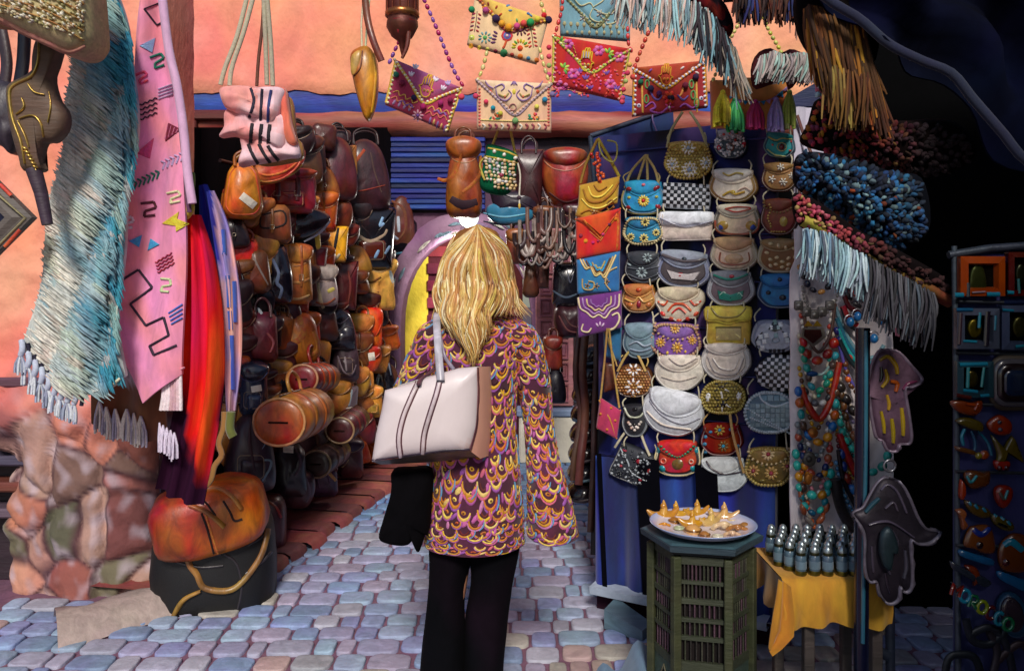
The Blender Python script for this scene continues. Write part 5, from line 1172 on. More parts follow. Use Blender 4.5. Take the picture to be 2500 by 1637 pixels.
m = t.new('rolled_rug', 'velvet'); puff(m, [(1640, -60), (1700, -60), (1760, 0), (1790, 60), (1778, 90), (1740, 60), (1690, 10)], S, .05, lambda u, v: mixc('5c141c', '140c14', max(0, min(1, .5+2*NZ.noise(V((u*.03, v*.03, 0)))))), .04, 2.5, 30, wr=.02)
fringe(t, 'fringe', 'thread', [(1505, -40), (1560, -20), (1640, 0), (1700, 20), (1745, 60)], lambda s: 90+25*s, ['9cc4cc', 'b0d0d0', 'd0b4a8', '7898a4', 'c8d8d4', 'a8a0a0'], 110, .008, S, -.05, 22)
fringe(t, 'dark_fringe', 'thread', [(1690, 20), (1740, 60), (1775, 110)], 110, ['201c28', '30222c', '5c6c78', '181420', '7cacb8'], 60, .009, S, .1, 20)
fringe(t, 'grey_fringe', 'thread', [(1745, 80), (1775, 110), (1790, 140)], 130, ['a09488', 'b0a89c', '988878', '80a4ac'], 34, .007, S, .25, 26)
t.done()
t = Thing('fringed_rug', 'black and brown fringe hanging from the top edge over the tasselled bag', 'rug'); S = FP(2.9)
m = t.new('rolled_rug', 'velvet'); tube(m, [S.pt(1770, -20, 0), S.pt(1860, -28, 0), S.pt(1970, -30, 0)], .04, '28141a', 10)
fringe(t, 'fringe', 'thread', [(1785, -20), (1960, -20)], 82, ['2c1a20', '4c2418', '181420', '6c3420', '28306c', '3c2420'], 110, .009, S, .02, 12)
fringe(t, 'pale_fringe', 'thread', [(1925, 20), (1940, 30)], 80, ['a0c0c0', 'c89888'], 4, .005, S, 0, 4)
t.done()
t = Thing('feather_purse', 'small grey and white feathery purse with maroon top beside the tasselled bag', 'purse'); S = FP(3.0)
m = t.new('body', 'velvet'); puff(m, [(1836, 170), (1850, 130), (1880, 118), (1900, 132), (1930, 120), (1960, 130), (1990, 136), (2004, 170), (1970, 200), (1955, 190), (1930, 218), (1920, 196), (1880, 206), (1845, 214)], S, .03, '4a2028', .02, 3, 36)
fringe(t, 'feathers', 'fur', [(1850, 150), (1880, 138), (1910, 146), (1950, 142), (1990, 160)], 60, ['b0a09c', 'c0b4b0', '9a8c90', 'a4c4bc'], 130, .008, S.off(.03), -.25, 10); t.done()
t = Thing('brown_fringe', 'thick golden brown fringe hanging from the navy awning', 'fringe'); S = FP(2.45)
m = t.new('heading', 'velvet'); puff(m, [(1955, -30), (2060, -60), (2140, 40), (2130, 160), (2030, 150), (1985, 130), (1950, 60)], S, .03, '0c080a', .03, 3, 30)
fringe(t, 'strands', 'fur', [(1960, 30), (2000, 40), (2060, 60), (2100, 90)], lambda s: 180+60*s, ['5c3410', '8c5418', '3c200c', 'a87420', '6c4014', '4c2a10'], 300, .009, S.off(.03), .22, 22)
fringe(t, 'lower_strands', 'fur', [(2010, 170), (2060, 190), (2110, 180)], 130, ['6c4818', '8c7438', '4c2c10'], 70, .007, S.off(.04), .02, 16)
t.done()
t = Thing('navy_awning', 'navy blue canvas awning sloping down across the top right corner', 'awning'); S = FP(2.35); m = t.new('canvas', 'dark')
eg = cat([(1940, -60), (2000, 10), (2080, 60), (2150, 120), (2230, 160), (2300, 190), (2350, 250), (2420, 330), (2480, 400), (2600, 470)], 30, False)
rows = []
for j in range(14): rows.append([(p.x+j*6, lerp(p.y, -220, (j/13)), .09*math.sin(j*.9+p.x*.01)*(.4+j/13)+.05*math.sin(p.x*.03)) for p in eg])
sheet(m, S, rows, lambda p: mixc('070c26', '030512', max(0, min(1, .5+NZ.noise(p*5)))), .01)
hm_ = t.new('hem', 'cloth'); tube(hm_, [S.pt(p.x, p.y, .05) for p in eg], .014, '0a1434', 8); t.done()
# ---- big pouffes / pompom cushions, shade painted in as pompoms darkening rightwards
def pompom(label, o, S, depth, cols, n, back='0c0a10', fr=None, r=(7, 12), core=None):
    t = Thing('pompom_cushion', label, 'cushion', 'pompom cushions hanging under the awning'); m = t.new('cushion', 'velvet'); puff(m, o, S, depth, core or back, .015, 2.4, 44)
    D = Skin(m, S); p = t.new('pompoms', 'fur'); us = [q[0] for q in o]; vs = [q[1] for q in o]; P = lin(o, 40); k = 0; tries = 0
    while k < n and tries < n*6:
        tries += 1; u, v = rnd(min(us), max(us)), rnd(min(vs), max(vs)); ins = False
        for i in range(len(P)):
            a, b = P[i], P[(i+1) % len(P)]
            if (a.y > v) != (b.y > v) and u < (b.x-a.x)*(v-a.y)/(b.y-a.y)+a.x: ins = not ins
        if ins: dome(p, D, u, v, rnd(*r), mul(cols(u, v), rnd(.45, 1.0)), rnd(.008, .02), 6, rnd(0, 180), rnd(r[0]*.6, r[1]*.8)); k += 1
    if fr: fr(t, D)
    t.done()
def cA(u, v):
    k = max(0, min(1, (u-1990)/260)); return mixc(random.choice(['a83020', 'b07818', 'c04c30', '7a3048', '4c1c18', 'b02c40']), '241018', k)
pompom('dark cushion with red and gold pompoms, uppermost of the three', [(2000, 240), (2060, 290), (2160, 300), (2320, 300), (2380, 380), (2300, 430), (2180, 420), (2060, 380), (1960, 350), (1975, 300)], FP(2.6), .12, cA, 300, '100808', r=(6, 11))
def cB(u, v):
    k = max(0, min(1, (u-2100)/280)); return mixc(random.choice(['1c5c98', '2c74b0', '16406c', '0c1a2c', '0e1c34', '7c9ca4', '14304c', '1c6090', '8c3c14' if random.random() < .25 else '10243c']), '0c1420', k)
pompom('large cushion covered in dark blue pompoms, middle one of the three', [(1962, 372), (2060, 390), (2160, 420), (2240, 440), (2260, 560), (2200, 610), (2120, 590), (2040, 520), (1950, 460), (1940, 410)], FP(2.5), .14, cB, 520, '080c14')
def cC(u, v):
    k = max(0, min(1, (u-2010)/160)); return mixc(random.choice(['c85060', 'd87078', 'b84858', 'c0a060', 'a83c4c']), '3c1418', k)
def cFr(t, D):
    m = t.new('woven_edge', 'straw'); S = FP(2.42)
    rows = []
    for k in range(24):
        s = k/23; u = lerp(1958, 2320, s); v = lerp(530, 730, s**1.25); w_ = 26+26*math.sin(math.pi*s)
        rows.append([S.pt(u+4, v-w_*.3, .0), S.pt(u, v+w_*.1, .03), S.pt(u-3, v+w_*.5, .03), S.pt(u-6, v+w_*.8, .0)])
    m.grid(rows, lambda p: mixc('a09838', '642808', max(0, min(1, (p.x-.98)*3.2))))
    fringe(t, 'blue_fringe', 'thread', [(1955, 565), (2010, 575), (2060, 610), (2100, 630)], lambda s: 110-10*s, ['8cb0bc', 'a8c8d0', '6888a0', 'b8ccd4', '98a8b8', '505868'], 120, .007, S, -.04, 16)
    fringe(t, 'grey_fringe', 'thread', [(2100, 630), (2160, 665), (2210, 690), (2260, 720)], lambda s: 140-10*s, ['404048', '28282e', '585860', '34303a', '4c5864'], 120, .007, S, -.03, 14)
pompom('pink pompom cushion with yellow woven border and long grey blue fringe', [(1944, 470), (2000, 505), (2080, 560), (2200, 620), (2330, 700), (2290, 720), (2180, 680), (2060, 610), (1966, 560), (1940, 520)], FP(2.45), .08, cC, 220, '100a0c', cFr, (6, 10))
t = Thing('pompom_garland', 'short garland of pink and pale blue pompoms beside the brown fringe', 'garland'); m = t.new('pompoms', 'fur'); S = FP(2.6)
for k in range(26): sph(m, S.pt(2000+rnd(-8, 16), 172+k*2.8, rnd(0, .03)), rnd(.007, .011), random.choice(['9cc0cc', 'c85868', 'b0d0d8', 'd07080'])); 
t.done()
# ---------------------------------------------------------------- blue display board
t = Thing('display_board', 'tall navy blue display board carrying columns of small purses', 'display board')
m = t.new('panel', 'cloth'); 
def pan(p):
    k = NZ.noise(V((p.x*5, p.y*5, p.z*3))); q = NZ.noise(V((p.x*9+3, p.y, p.z*4)))
    c = mixc('0a0e38', '182470', max(0, min(1, .45+1.4*k)))
    if q > .22: c = mixc(c, '5c3c74', .6)
    if q < -.3: c = '060818'
    return c
X0, Y0, X1, Y1 = .405, 3.723, 1.10, 3.318
def bpt(s, z, h=0): return V((lerp(X0, X1, s), lerp(Y0, Y1, s), z))+BP.n*h
rows = [[bpt(i/30, lerp(.14, 2.2, j/60), .012*math.sin(i*.9)*(1 if j < 22 else .2)) for i in range(31)] for j in range(61)]
m.grid(rows, pan); m.grid([[p-BP.n*.05 for p in r] for r in rows], '080a20')
for e in (rows[0], rows[-1], [r[0] for r in rows], [r[-1] for r in rows]): m.grid([e, [p-BP.n*.05 for p in e]], '0c1240')
dr = t.new('lower_drape', 'cloth')
rows = [[bpt(i/40, lerp(.1, .72, j/12), .035+.03*math.sin(i*.75+.3*math.sin(i))*(1.2-j/12)) for i in range(41)] for j in range(13)]
dr.grid(rows, lambda p: mixc('0c1850', '1c389c', max(0, min(1, .5+1.6*NZ.noise(V((p.x*14, 0, p.z*.8)))))) )  # brighter blue streaks paint highlights onto the navy cloth
dk = t.new('dark_slits', 'dark')
for s0, s1 in ((.27, .40), (.60, .72), (.03, .06)): dk.grid([[bpt(lerp(s0, s1, i/4)+(.72-z)*.06, z, .075) for i in range(5)] for z in (.74, .5, .3, .12)], '04040c')
tr = t.new('white_base_trim', 'plaster')
for a, b in ((0, .42), (.425, .98)): 
    rows = [[bpt(s, z, h) for s in (a, (a+b)/2, b)] for z, h in ((.10, .05), (.10, .1), (.135, .105), (.14, .03))]; tr.grid(rows, 'a8b4c8', smooth=False)
bs = t.new('base', 'dark'); rows = [[bpt(s, z, .02) for s in (0, 1)] for z in (.0, .1)]; bs.grid(rows, '2a1420')
hp = t.new('header_panel', 'cloth'); HP = FP(3.78)
prism(hp, [(1440, 335), (1640, 268), (1650, 455), (1452, 476)], HP, .03, '14265c', .02)
hf = t.new('header_frame', 'wood')
for a, b in (((1440, 335), (1640, 268)), ((1440, 335), (1452, 476)), ((1452, 476), (1650, 455))): tube(hf, [HP.pt(*a, .03), HP.pt(*b, .03)], .012, '26344c', 6)
hk = t.new('hooks', 'metal'); tube(hk, [HP.pt(u, v, .06) for u, v in ((1590, 282), (1588, 300), (1602, 340), (1606, 370), (1594, 388), (1574, 386), (1564, 358))], .005, '9080b8', 6, 24)
for k in range(8):
    ra = t.new('rail', 'metal'); z = 2.12-k*.2; tube(ra, [bpt(.02, z, .01), bpt(.98, z, .01)], .005, '3c3c6c', 6)
t.done()
t = Thing('blue_shelf_board', 'slanting navy board end beside the tasselled bag', 'board'); m = t.new('board', 'wood')
prism(m, [(1905, 252), (1996, 200), (1998, 262), (1910, 268)], FP(3.35), .03, '101a4c', .02); t.done()

PG = 'small purses hanging on the blue display board'
def purse(label, b, rim, face, flapc, ops=(), shape='moon', name='purse', cat_='purse', flap=.45, strap='b8b098', ang=0, brim=None, S=None, depth=.024, fin='hide', long=None, rimw=.09, fbr=None, group=PG):
    u0, v0, u1, v1 = b; g = .065*(u1-u0); u0 -= g; u1 += g; v0 -= g*.8; v1 += g*.8; w, h = u1-u0, v1-v0; c = ((u0+u1)/2, (v0+v1)/2); S = S or BP.off(.05)
    t = Thing(name, label, cat_, group); m = t.new('body', fin); Q = lambda P: rot([(u0+p[0]*w, v0+p[1]*h) for p in P], c, ang)
    sh = {'moon': [(.1, .12), (.25, .02), (.5, .03), (.75, .02), (.9, .12), (1, .5), (.97, .72), (.78, .95), (.5, 1), (.22, .95), (.03, .72), (0, .5)],
          'shell': [(.12, .06), (.3, .0), (.5, .04), (.72, .0), (.9, .08), (1, .4), (.96, .68), (.75, .94), (.5, 1), (.25, .94), (.04, .68), (0, .4)],
          'clutch': [(.01, .03), (.5, .0), (.99, .03), (1, .5), (.98, .98), (.5, 1), (.02, .98), (0, .5)],
          'scallop': [(.08, .08), (.5, .02), (.92, .08), (1, .38), (.92, .6), (.84, .86), (.66, .88), (.5, 1), (.34, .88), (.16, .86), (.08, .6), (0, .38)],
          'oval': [(.1, .18), (.3, .02), (.5, 0), (.7, .02), (.9, .18), (1, .5), (.9, .85), (.7, .98), (.5, 1), (.3, .98), (.1, .85), (0, .5)]}[shape]
    o = Q(sh); puff(m, o, S, depth, rim, .03, 3.2, 36, sharp=(shape == 'clutch'))
    D = Skin(m, S); cx, cy = .5, .55; ins = [(lerp(p[0], cx, rimw*2), lerp(p[1], cy, rimw*2)) for p in sh]
    if face: fm = t.new('front', fin, m); patch(fm, D, [tuple(p)[:2] for p in Q(ins)], face, .004, 32, shape == 'clutch')
    if flap:
        f = t.new('flap', fin); fo = [(.1, .04), (.5, -.02), (.9, .04), (.88, flap*.55), (.7, flap*.92), (.5, flap*1.04), (.3, flap*.92), (.12, flap*.55)]
        if shape == 'clutch': fo = [(.0, .0), (.5, -.02), (1, .0), (1, flap*.8), (.75, flap*.9), (.5, flap*1.05), (.25, flap*.9), (.0, flap*.8)]
        puff(f, Q(fo), S, depth+.014, flapc, -depth*.3, 6, 32, ts=(0, .03, .1, .3, .6)); D = Skin([m, f]+([fm] if face else []), S)
        e = t.new('flap_edge', 'thread', f); 
        if fbr:
            for k in range(14): q = cat(Q(fo[2:]+fo[:1]), 14, False)[k]; dome(e, D, q.x, q.y, max(2.4, w*.028), fbr, .012, 6)
        else: stroke(e, D, [tuple(p)[:2] for p in Q([fo[2]]+fo[3:]+[fo[0]])], max(2.5, w*.04), mixc(flapc, rim if not callable(rim) else '808080', .5) if not isinstance(flapc, str) or True else rim, .004, 20)
    else: D = Skin([m]+([fm] if face else []), S)
    if brim:
        bm = t.new('rim_beads', 'bead', m); bo = cat([(p[0], p[1]) for p in Q([(lerp(p[0], .5, .08), lerp(p[1], .52, .08)) for p in sh])], int(2.5*(w+h)/(w*.075)/1.2), True)
        for p in bo: dome(bm, D, p.x, p.y, w*.036, mul(brim, rnd(.8, 1.1)), .01, 6)
    st = t.new('seam', 'thread', m); stroke(st, D, [tuple(p)[:2] for p in Q([(lerp(p[0], .5, .07), lerp(p[1], .5, .07)) for p in sh[4:]+sh[:1]])], max(1.6, w*.02), mul(mixc(rim, 'ffffff', .25), .9), .003, 28)
    d = t.new('decoration', 'bead', m); U = lambda x, y: Q([(x, y)])[0]
    for op in ops:
        k = op[0]
        if k == 'f': flower(d, D, *U(op[1], op[2]), op[3], op[4], op[5], op[6], .006, .36, .34, rnd(0, 60))
        elif k == 'd': dome(d, D, *U(op[1], op[2]), op[3], op[5], .007, 10, (op[6] if len(op) > 6 else 0)+ang, op[4])
        elif k == 's': stroke(d, D, [tuple(p)[:2] for p in Q(op[1])], op[2], op[3], .006, None)
        elif k == 'p': patch(d, D, [tuple(p)[:2] for p in Q(op[1])], op[2], .006)
        elif k == 'r': x, y = U(op[1], op[2]); stroke(d, D, ell(x, y, op[3], op[4], 10), op[5], op[6], .006, 20, True)
        elif k == 'chk':
            _, nx, ny, x0, y0, x1, y1, c1, c2 = op
            for i in range(nx):
                for j in range(ny):
                    a, b_ = lerp(x0, x1, i/nx), lerp(y0, y1, j/ny); dx, dy = (x1-x0)/nx*.94, (y1-y0)/ny*.94
                    if shape != 'clutch' and ((a+dx/2-.5)**2/.235+(b_+dy/2-.5)**2/.235) > 1: continue
                    cc = c1 if (i+j) % 2 else c2; j_ = rnd(-.01, .01)
                    patch(d, D, [tuple(p)[:2] for p in Q([(a, b_+j_), (a+dx, b_+j_), (a+dx, b_+dy), (a, b_+dy)])], mul(cc, rnd(.75, 1.1)), .005, 4)
        elif k == 'sc':
            _, n, r, cols = op[:4]; k_ = 0; mn = op[4] if len(op) > 4 else .84
            while k_ < n:
                x, y = rnd(.04, .96), rnd(.06, .96)
                if (x-.5)**2+(y-.53)**2 < mn*mn/4: dome(d, D, *U(x, y), r*rnd(.8, 1.2), mul(random.choice(cols), rnd(.8, 1.1)), .008, 6, rnd(0, 90), r*rnd(.7, 1)); k_ += 1
        elif k == 'gb':                          # closely set rows of round beads
            _, r, cols = op[:3]; ny = int(h/(r*1.9)); nx = int(w/(r*1.9))
            for j in range(ny):
                for i in range(nx):
                    x, y = (i+.5+(j % 2)*.5)/nx, (j+.5)/ny
                    if (x-.5)**2+(y-.51)**2 < .21: dome(d, D, *U(x, y), r, mul(random.choice(cols), rnd(.75, 1.1)), .007, 6)
    sp = t.new('strap', 'thread')
    for sx in (.12, .88):
        x, y = U(sx, .06); L_ = rnd(24, 40); tube(sp, [S.pt(x, y, .02), S.pt(x+rnd(-4, 4)-(6 if sx < .5 else -6)*.2, y-L_*.5, .02), S.pt(x+(8 if sx < .5 else -8), y-L_, -.01)], 0.0034, strap, 6, 6, flat=.5)
    if long:
        for P in long: tube(sp, [S.pt(*p) for p in P], .0062, strap, 6, 14, flat=.5)
    if not d.v: t.parts = [p for p in t.parts if p[1] is not d]
    t.done()
# column 1
CR = 'd0c8b0'
purse('turquoise purse with red star flower, top of the leftmost column', (1524, 446, 1618, 518), '1c7498', '2898c8', '2898c8', [('f', .5, .6, 15, 12, 'd8c050', 'c01c28'), ('d', .5, .12, 5, 4, 'e07080'), ('d', .16, .25, 8, 6, '981c28'), ('d', .8, .22, 10, 6, '981c28', -30), ('d', .15, .8, 7, 6, '981c28'), ('d', .84, .78, 9, 6, '981c28', 30), ('d', .17, .5, 5, 4, 'b0b048'), ('d', .8, .48, 5, 4, 'b0b048'), ('s', [(.05, .3), (.0, .6), (.1, .9), (.5, 1), (.9, .9), (1, .6), (.95, .3)], 4, 'a8985c')], long=[[(1530, 460, .02), (1548, 420, .03), (1588, 384, .06)], [(1612, 452, .02), (1604, 415, .03), (1588, 384, .06)], [(1562, 440, .02), (1576, 410, .04), (1590, 382, .06)], [(1585, 440, .02), (1588, 405, .04), (1592, 382, .06)]], strap='a08c58')
purse('turquoise purse with cream daisies, second in the leftmost column', (1526, 534, 1614, 594), '1c6078', '2c88b0', '2478a0', [('f', .55, .18, 12, 9, 'd8c878', '181418'), ('f', .2, .7, 10, 9, 'd8c878', '101014'), ('f', .52, .75, 12, 9, 'd8c878', '101014'), ('f', .82, .55, 10, 9, 'd8c878', '101014'), ('s', [(.05, .8), (.3, .95), (.6, .88), (.95, .8)], 4, 'b8a878')], brim='c8b888')
purse('dark grey ribbed purse with two pale daisies in the leftmost column', (1530, 618, 1612, 688), '30343c', None, '383c44', [('f', .6, .2, 13, 8, '8c9ca0', None), ('f', .45, .66, 15, 9, '90a0a4', None), ('s', [(.1, .5), (.5, .56), (.95, .45)], 3, '585c64'), ('s', [(.1, .7), (.5, .86), (.95, .66)], 3, '54585f'), ('s', [(.2, .85), (.5, .96), (.85, .85)], 3, '4c5058'), ('d', .12, .4, 7, 3, '8c9ca0', 30)])
purse('small orange and gold round purse with dark red oval', (1522, 697, 1597, 760), 'a87838', 'b88048', 'b8703c', [('d', .5, .7, 6, 11, '901c2c'), ('d', .5, .2, 8, 6, 'c04c20'), ('s', [(.1, .5), (.35, .62), (.5, .45), (.66, .62), (.92, .48)], 5, 'd0a058'), ('d', .25, .72, 8, 7, 'c87840'), ('d', .78, .72, 8, 7, 'b87038')])
purse('plain slate grey purse partly behind the purple one', (1524, 792, 1604, 872), '587080', '6c8490', '7890a0', [('s', [(.2, .6), (.4, .52), (.6, .64), (.8, .58)], 5, '9aa8b8'), ('s', [(.22, .72), (.5, .78), (.8, .7)], 4, '8c9cb0')])
purse('gold beaded round purse with white starry flowers', (1505, 892, 1588, 966), '5c3414', None, '8c5c20', [('gb', 3.6, ['b88448', 'c08c50', '98602c', '8c5420'])]+[('d', .5+.13*math.cos(a), .18+.13*math.sin(a), 7, 3, 'e8e8ec', math.degrees(a)) for a in (0, .8, 1.6, 2.4, 3.1, 4.2, 5.2)]+[('d', .5+.16*math.cos(a), .68+.18*math.sin(a), 8, 3.5, 'e8e8ec', math.degrees(a)) for a in (0, .8, 1.6, 2.4, 3.1, 4, 4.7, 5.5)], shape='oval', flap=None, strap='b89858', long=[[(1512, 905, .02), (1530, 870, .02), (1545, 850, .01)], [(1580, 905, .02), (1565, 872, .02), (1550, 850, .01)]])
purse('small black and grey round purse with beaded lower half', (1522, 988, 1578, 1064), '687078', '202028', '1c1c24', [('d', .5, .16, 7, 5, '0c0c10'), ('s', [(.1, .12), (.3, .38), (.7, .38), (.95, .1)], 5, 'b0b4a0')]+[('d', .25+.06*k, .56+.14*math.sin(k*.4)*(1 if k % 2 else 1.6), 4, 4, random.choice(['d8ccc4', 'b8b0a8', 'e0d8d0', 'c8a898'])) for k in range(9)]+[('d', .48, .64, 5, 7, '08080c')], flap=.42)
purse('black and silver clutch with red dots hanging askew, foot of the leftmost column', (1502, 1100, 1600, 1176), '2c3038', None, '30343c', [('sc', 110, 4, ['8c949c', '3c4048', '20242c', 'a0a8b0', '14181c'], 1.25), ('s', [(.04, .2), (.3, .45), (.5, .7), (.95, .75)], 3, '9aa4ac'), ('d', .14, .2, 6, 4, 'b03048'), ('d', .52, .33, 7, 7, '8c1020'), ('d', .82, .45, 6, 8, '901828'), ('d', .2, .65, 5, 4, '90202c'), ('d', .72, .78, 6, 5, '90202c')], shape='clutch', flap=None, ang=24, long=[[(1505, 1090, .02), (1520, 1065, .01), (1530, 1050, 0)], [(1590, 1110, .02), (1575, 1080, .01), (1562, 1050, 0)]])
# column 2
DZ = 'e4e0d8'
purse('large gold beaded purse with white daisies, top of the second column', (1628, 352, 1734, 433), '4c2c1c', '8c7430', 'a88c40', [('gb', 4, ['c0a850', 'b09840', 'a88c3c', 'c8b460']), ('f', .5, .16, 19, 9, DZ, '90a0b0'), ('f', .17, .6, 18, 9, DZ, '98a8b8'), ('f', .52, .74, 22, 10, DZ, '8898b0'), ('f', .86, .56, 17, 9, DZ, '98a8b8')], brim='b89c48', flap=.34, strap='a8a078', long=[[(1632, 362, .02), (1645, 320, .03), (1672, 276, .03)], [(1730, 362, .02), (1716, 318, .03), (1690, 276, .03)]])
purse('black and white chequered clutch in the second column', (1624, 452, 1728, 505), '9aa4b4', None, '9aa4b4', [('chk', 13, 7, .02, .04, .98, .97, '14141a', 'c8ccd4')], shape='clutch', flap=None, ang=3)
purse('plain white rectangular clutch with pinkish lower half', (1620, 524, 1732, 582), 'd8c8bc', None, 'dce0e8', [('s', [(.0, .2), (.25, .4), (.5, .5), (.75, .42), (1, .3)], 3, 'a8a8b8')], shape='clutch', flap=.5)
purse('grey and white purse with a single red dot', (1608, 618, 1728, 696), '7c84a0', '4c4448', '9098a8', [('s', [(.1, .16), (.5, .28), (.9, .18)], 8, '5c5458'), ('d', .5, .22, 7, 5, '283440'), ('p', [(.2, .55), (.42, .62), (.6, .62), (.82, .52), (.72, .78), (.3, .78)], 'ccc4c4'), ('d', .46, .68, 11, 8, 'a81c24'), ('d', .72, .78, 12, 6, '3c3438')], ang=5)
purse('cream scalloped purse with orange red fan pattern', (1604, 706, 1712, 783), 'ccc0ac', None, 'd0c0a4', [('s', [(.08, .4), (.2, .5), (.28, .36)], 5, 'd04c2c'), ('s', [(.72, .36), (.82, .5), (.94, .38)], 5, 'd04c2c'), ('s', [(.28, .66), (.38, .5), (.5, .46), (.62, .5), (.74, .66)], 6, 'd05030'), ('s', [(.36, .72), (.5, .58), (.64, .72)], 5, 'd04428'), ('d', .17, .74, 9, 5, 'd04c30', 40), ('d', .34, .88, 8, 5, 'd0482c', 10), ('d', .5, .92, 8, 4, 'd0482c'), ('d', .67, .88, 8, 5, 'd0482c', -10), ('d', .84, .74, 9, 5, 'd04c30', -40), ('d', .14, .44, 7, 4, 'e8dcc8'), ('d', .88, .44, 7, 4, 'e8dcc8')], shape='scallop', flap=.4)
purse('purple purse with gold flowers and beaded edge', (1592, 794, 1706, 870), '4c2464', '7c50a0', '8860a8', [('f', .48, .16, 13, 9, 'd8b070', 'd8a020'), ('f', .22, .56, 13, 9, 'c89858', 'd8a020'), ('f', .54, .68, 15, 9, 'c89858', 'd8a020'), ('f', .82, .46, 12, 9, 'c89858', 'd8a020'), ('d', .36, .84, 3.5, 5, 'd8b030'), ('d', .7, .78, 3, 4, 'd8b030')], brim='b08868', fbr='c09878', ang=3)
purse('smooth cream shell purse in the second column, above the biggest one', (1604, 870, 1712, 948), 'd4ccc0', None, 'dcd0c4', [('s', [(.3, .1), (.55, .3), (.85, .1)], 3, 'b8aca4'), ('s', [(.15, .6), (.5, .72), (.85, .6)], 3, 'c8bcb0')], shape='shell')
purse('biggest purse, plain bluish white shell shape tilted down to the right', (1574, 958, 1710, 1056), 'c8ccd4', None, 'd0d4dc', [('s', [(.1, .35), (.35, .6), (.7, .68), (.95, .45)], 3, 'a8a8b4'), ('s', [(.1, .6), (.4, .8), (.85, .75)], 4, 'd8ccc0')], shape='shell', ang=14, depth=.045, flap=.55)
purse('red purse with green zigzag flap and turquoise eye', (1604, 1078, 1704, 1156), '2c1c1c', 'b4281c', 'c83018', [('s', [(.06, .2), (.02, .6), (.15, .9), (.5, .98), (.85, .9), (.98, .6), (.94, .2)], 4, 'd8c898'), ('d', .5, .68, 16, 15, '705428'), ('d', .5, .68, 13, 12, '1c98a0'), ('d', .5, .68, 6, 6, '203880'), ('r', .2, .58, 6, 6, 3, 'd87868'), ('r', .8, .6, 5, 5, 3, 'e0a898'), ('d', .17, .8, 8, 10, '1c8c98', -30), ('d', .84, .8, 9, 8, '1c8c98', 30), ('d', .08, .28, 7, 9, '1c8c98'), ('d', .92, .28, 7, 9, '1c8c98')]+[('d', .15+.058*k, .18+.30*math.sin(math.pi*k/12), 4, 3, '188060') for k in range(13)])
# column 3
purse('white stone encrusted purse with red ovals, top of the third column', (1748, 322, 1818, 383), '2c3c48', None, 'a0a4a8', [('sc', 70, 4.2, ['d8dce0', 'b8bcc4', 'e4e4e4', '9aa0a8'], .95), ('d', .15, .62, 6, 9, 'b02018', -20), ('d', .92, .5, 6, 9, 'b02018', 20), ('d', .3, .14, 4, 4, 'b82820'), ('d', .5, .1, 4, 4, 'b82820'), ('d', .7, .1, 4, 4, 'b82820'), ('r', .5, .6, 8, 9, 4, '6c3828'), ('d', .66, .34, 4, 4, 'b02018')], flap=.36)
purse('white and gold purse with yellow sprig, second in the third column', (1736, 418, 1842, 488), '8c6c38', 'd8ccbc', 'dcd8d0', [('s', [(.3, .12), (.42, .2), (.58, .12), (.72, .16)], 5, 'b09848'), ('s', [(.3, .8), (.45, .68), (.55, .76), (.75, .68)], 6, 'b8982c'), ('d', .5, .7, 7, 6, 'b8982c'), ('s', [(.6, .66), (.75, .56), (.86, .66)], 3, 'd0b0a0')], flap=.42)
purse('cream purse with blue and gold half moons and red stripes', (1748, 504, 1850, 572), '6c6458', 'd4bca0', 'd4ccb8', [('s', [(.25, .14), (.5, .08), (.8, .12), (.5, .24), (.28, .16)], 4, 'b84c38'), ('d', .2, .66, 15, 13, 'b08c38'), ('d', .18, .7, 10, 9, '3050a8'), ('d', .8, .66, 15, 13, 'b08c38'), ('d', .83, .7, 10, 9, '3050a8'), ('s', [(.04, .5), (.1, .84), (.5, .92), (.9, .84), (.97, .45)], 5, 'a05438')], flap=.4)
purse('tan and cream nested moon purse in the third column', (1740, 584, 1844, 656), 'b4a890', 'd0b8a0', 'c09870', [('s', [(.22, .45), (.22, .72), (.5, .82), (.8, .72), (.8, .45)], 4, '905038'), ('d', .5, .64, 26, 14, 'c4a078')], flap=.42)
purse('silver purse with teal inset and small red dot', (1732, 666, 1836, 742), 'a8aab0', '6c5c64', '7c8088', [('s', [(.15, .12), (.4, .24), (.62, .22), (.85, .1)], 6, '1c7868'), ('d', .52, .16, 7, 5, 'a82c34'), ('p', [(.22, .55), (.5, .68), (.78, .55), (.74, .8), (.5, .86), (.26, .8)], '1c7c6c'), ('s', [(.28, .68), (.36, .6), (.42, .72)], 4, '9cc0b0'), ('s', [(.6, .72), (.68, .62), (.75, .72)], 4, '9cc0b0'), ('d', .5, .76, 6, 6, '1c2c38')], flap=.45)
purse('yellow square purse with octagonal flap, middle of the third column', (1730, 754, 1826, 838), 'b49c38', None, 'c0ac44', [('s', [(.12, .02), (.3, .24), (.7, .24), (.9, .02)], 4, '8c8040'), ('p', [(.22, .54), (.8, .54), (.8, .86), (.22, .86)], 'a09060'), ('s', [(.24, .8), (.38, .7), (.5, .8), (.64, .7), (.78, .8)], 5, 'd0c078'), ('s', [(.22, .52), (.8, .52)], 3, '5c5428')], shape='clutch', flap=.42)
purse('cream shell purse with raised rim under the yellow square purse', (1718, 842, 1826, 925), 'ccc8c4', 'd4c8bc', 'd0c4bc', [('s', [(.15, .35), (.3, .75), (.7, .8), (.86, .4)], 4, 'b0a8a4'), ('s', [(.25, .4), (.4, .65), (.66, .68), (.76, .4)], 3, 'e4dcd4')], shape='shell', flap=.3)
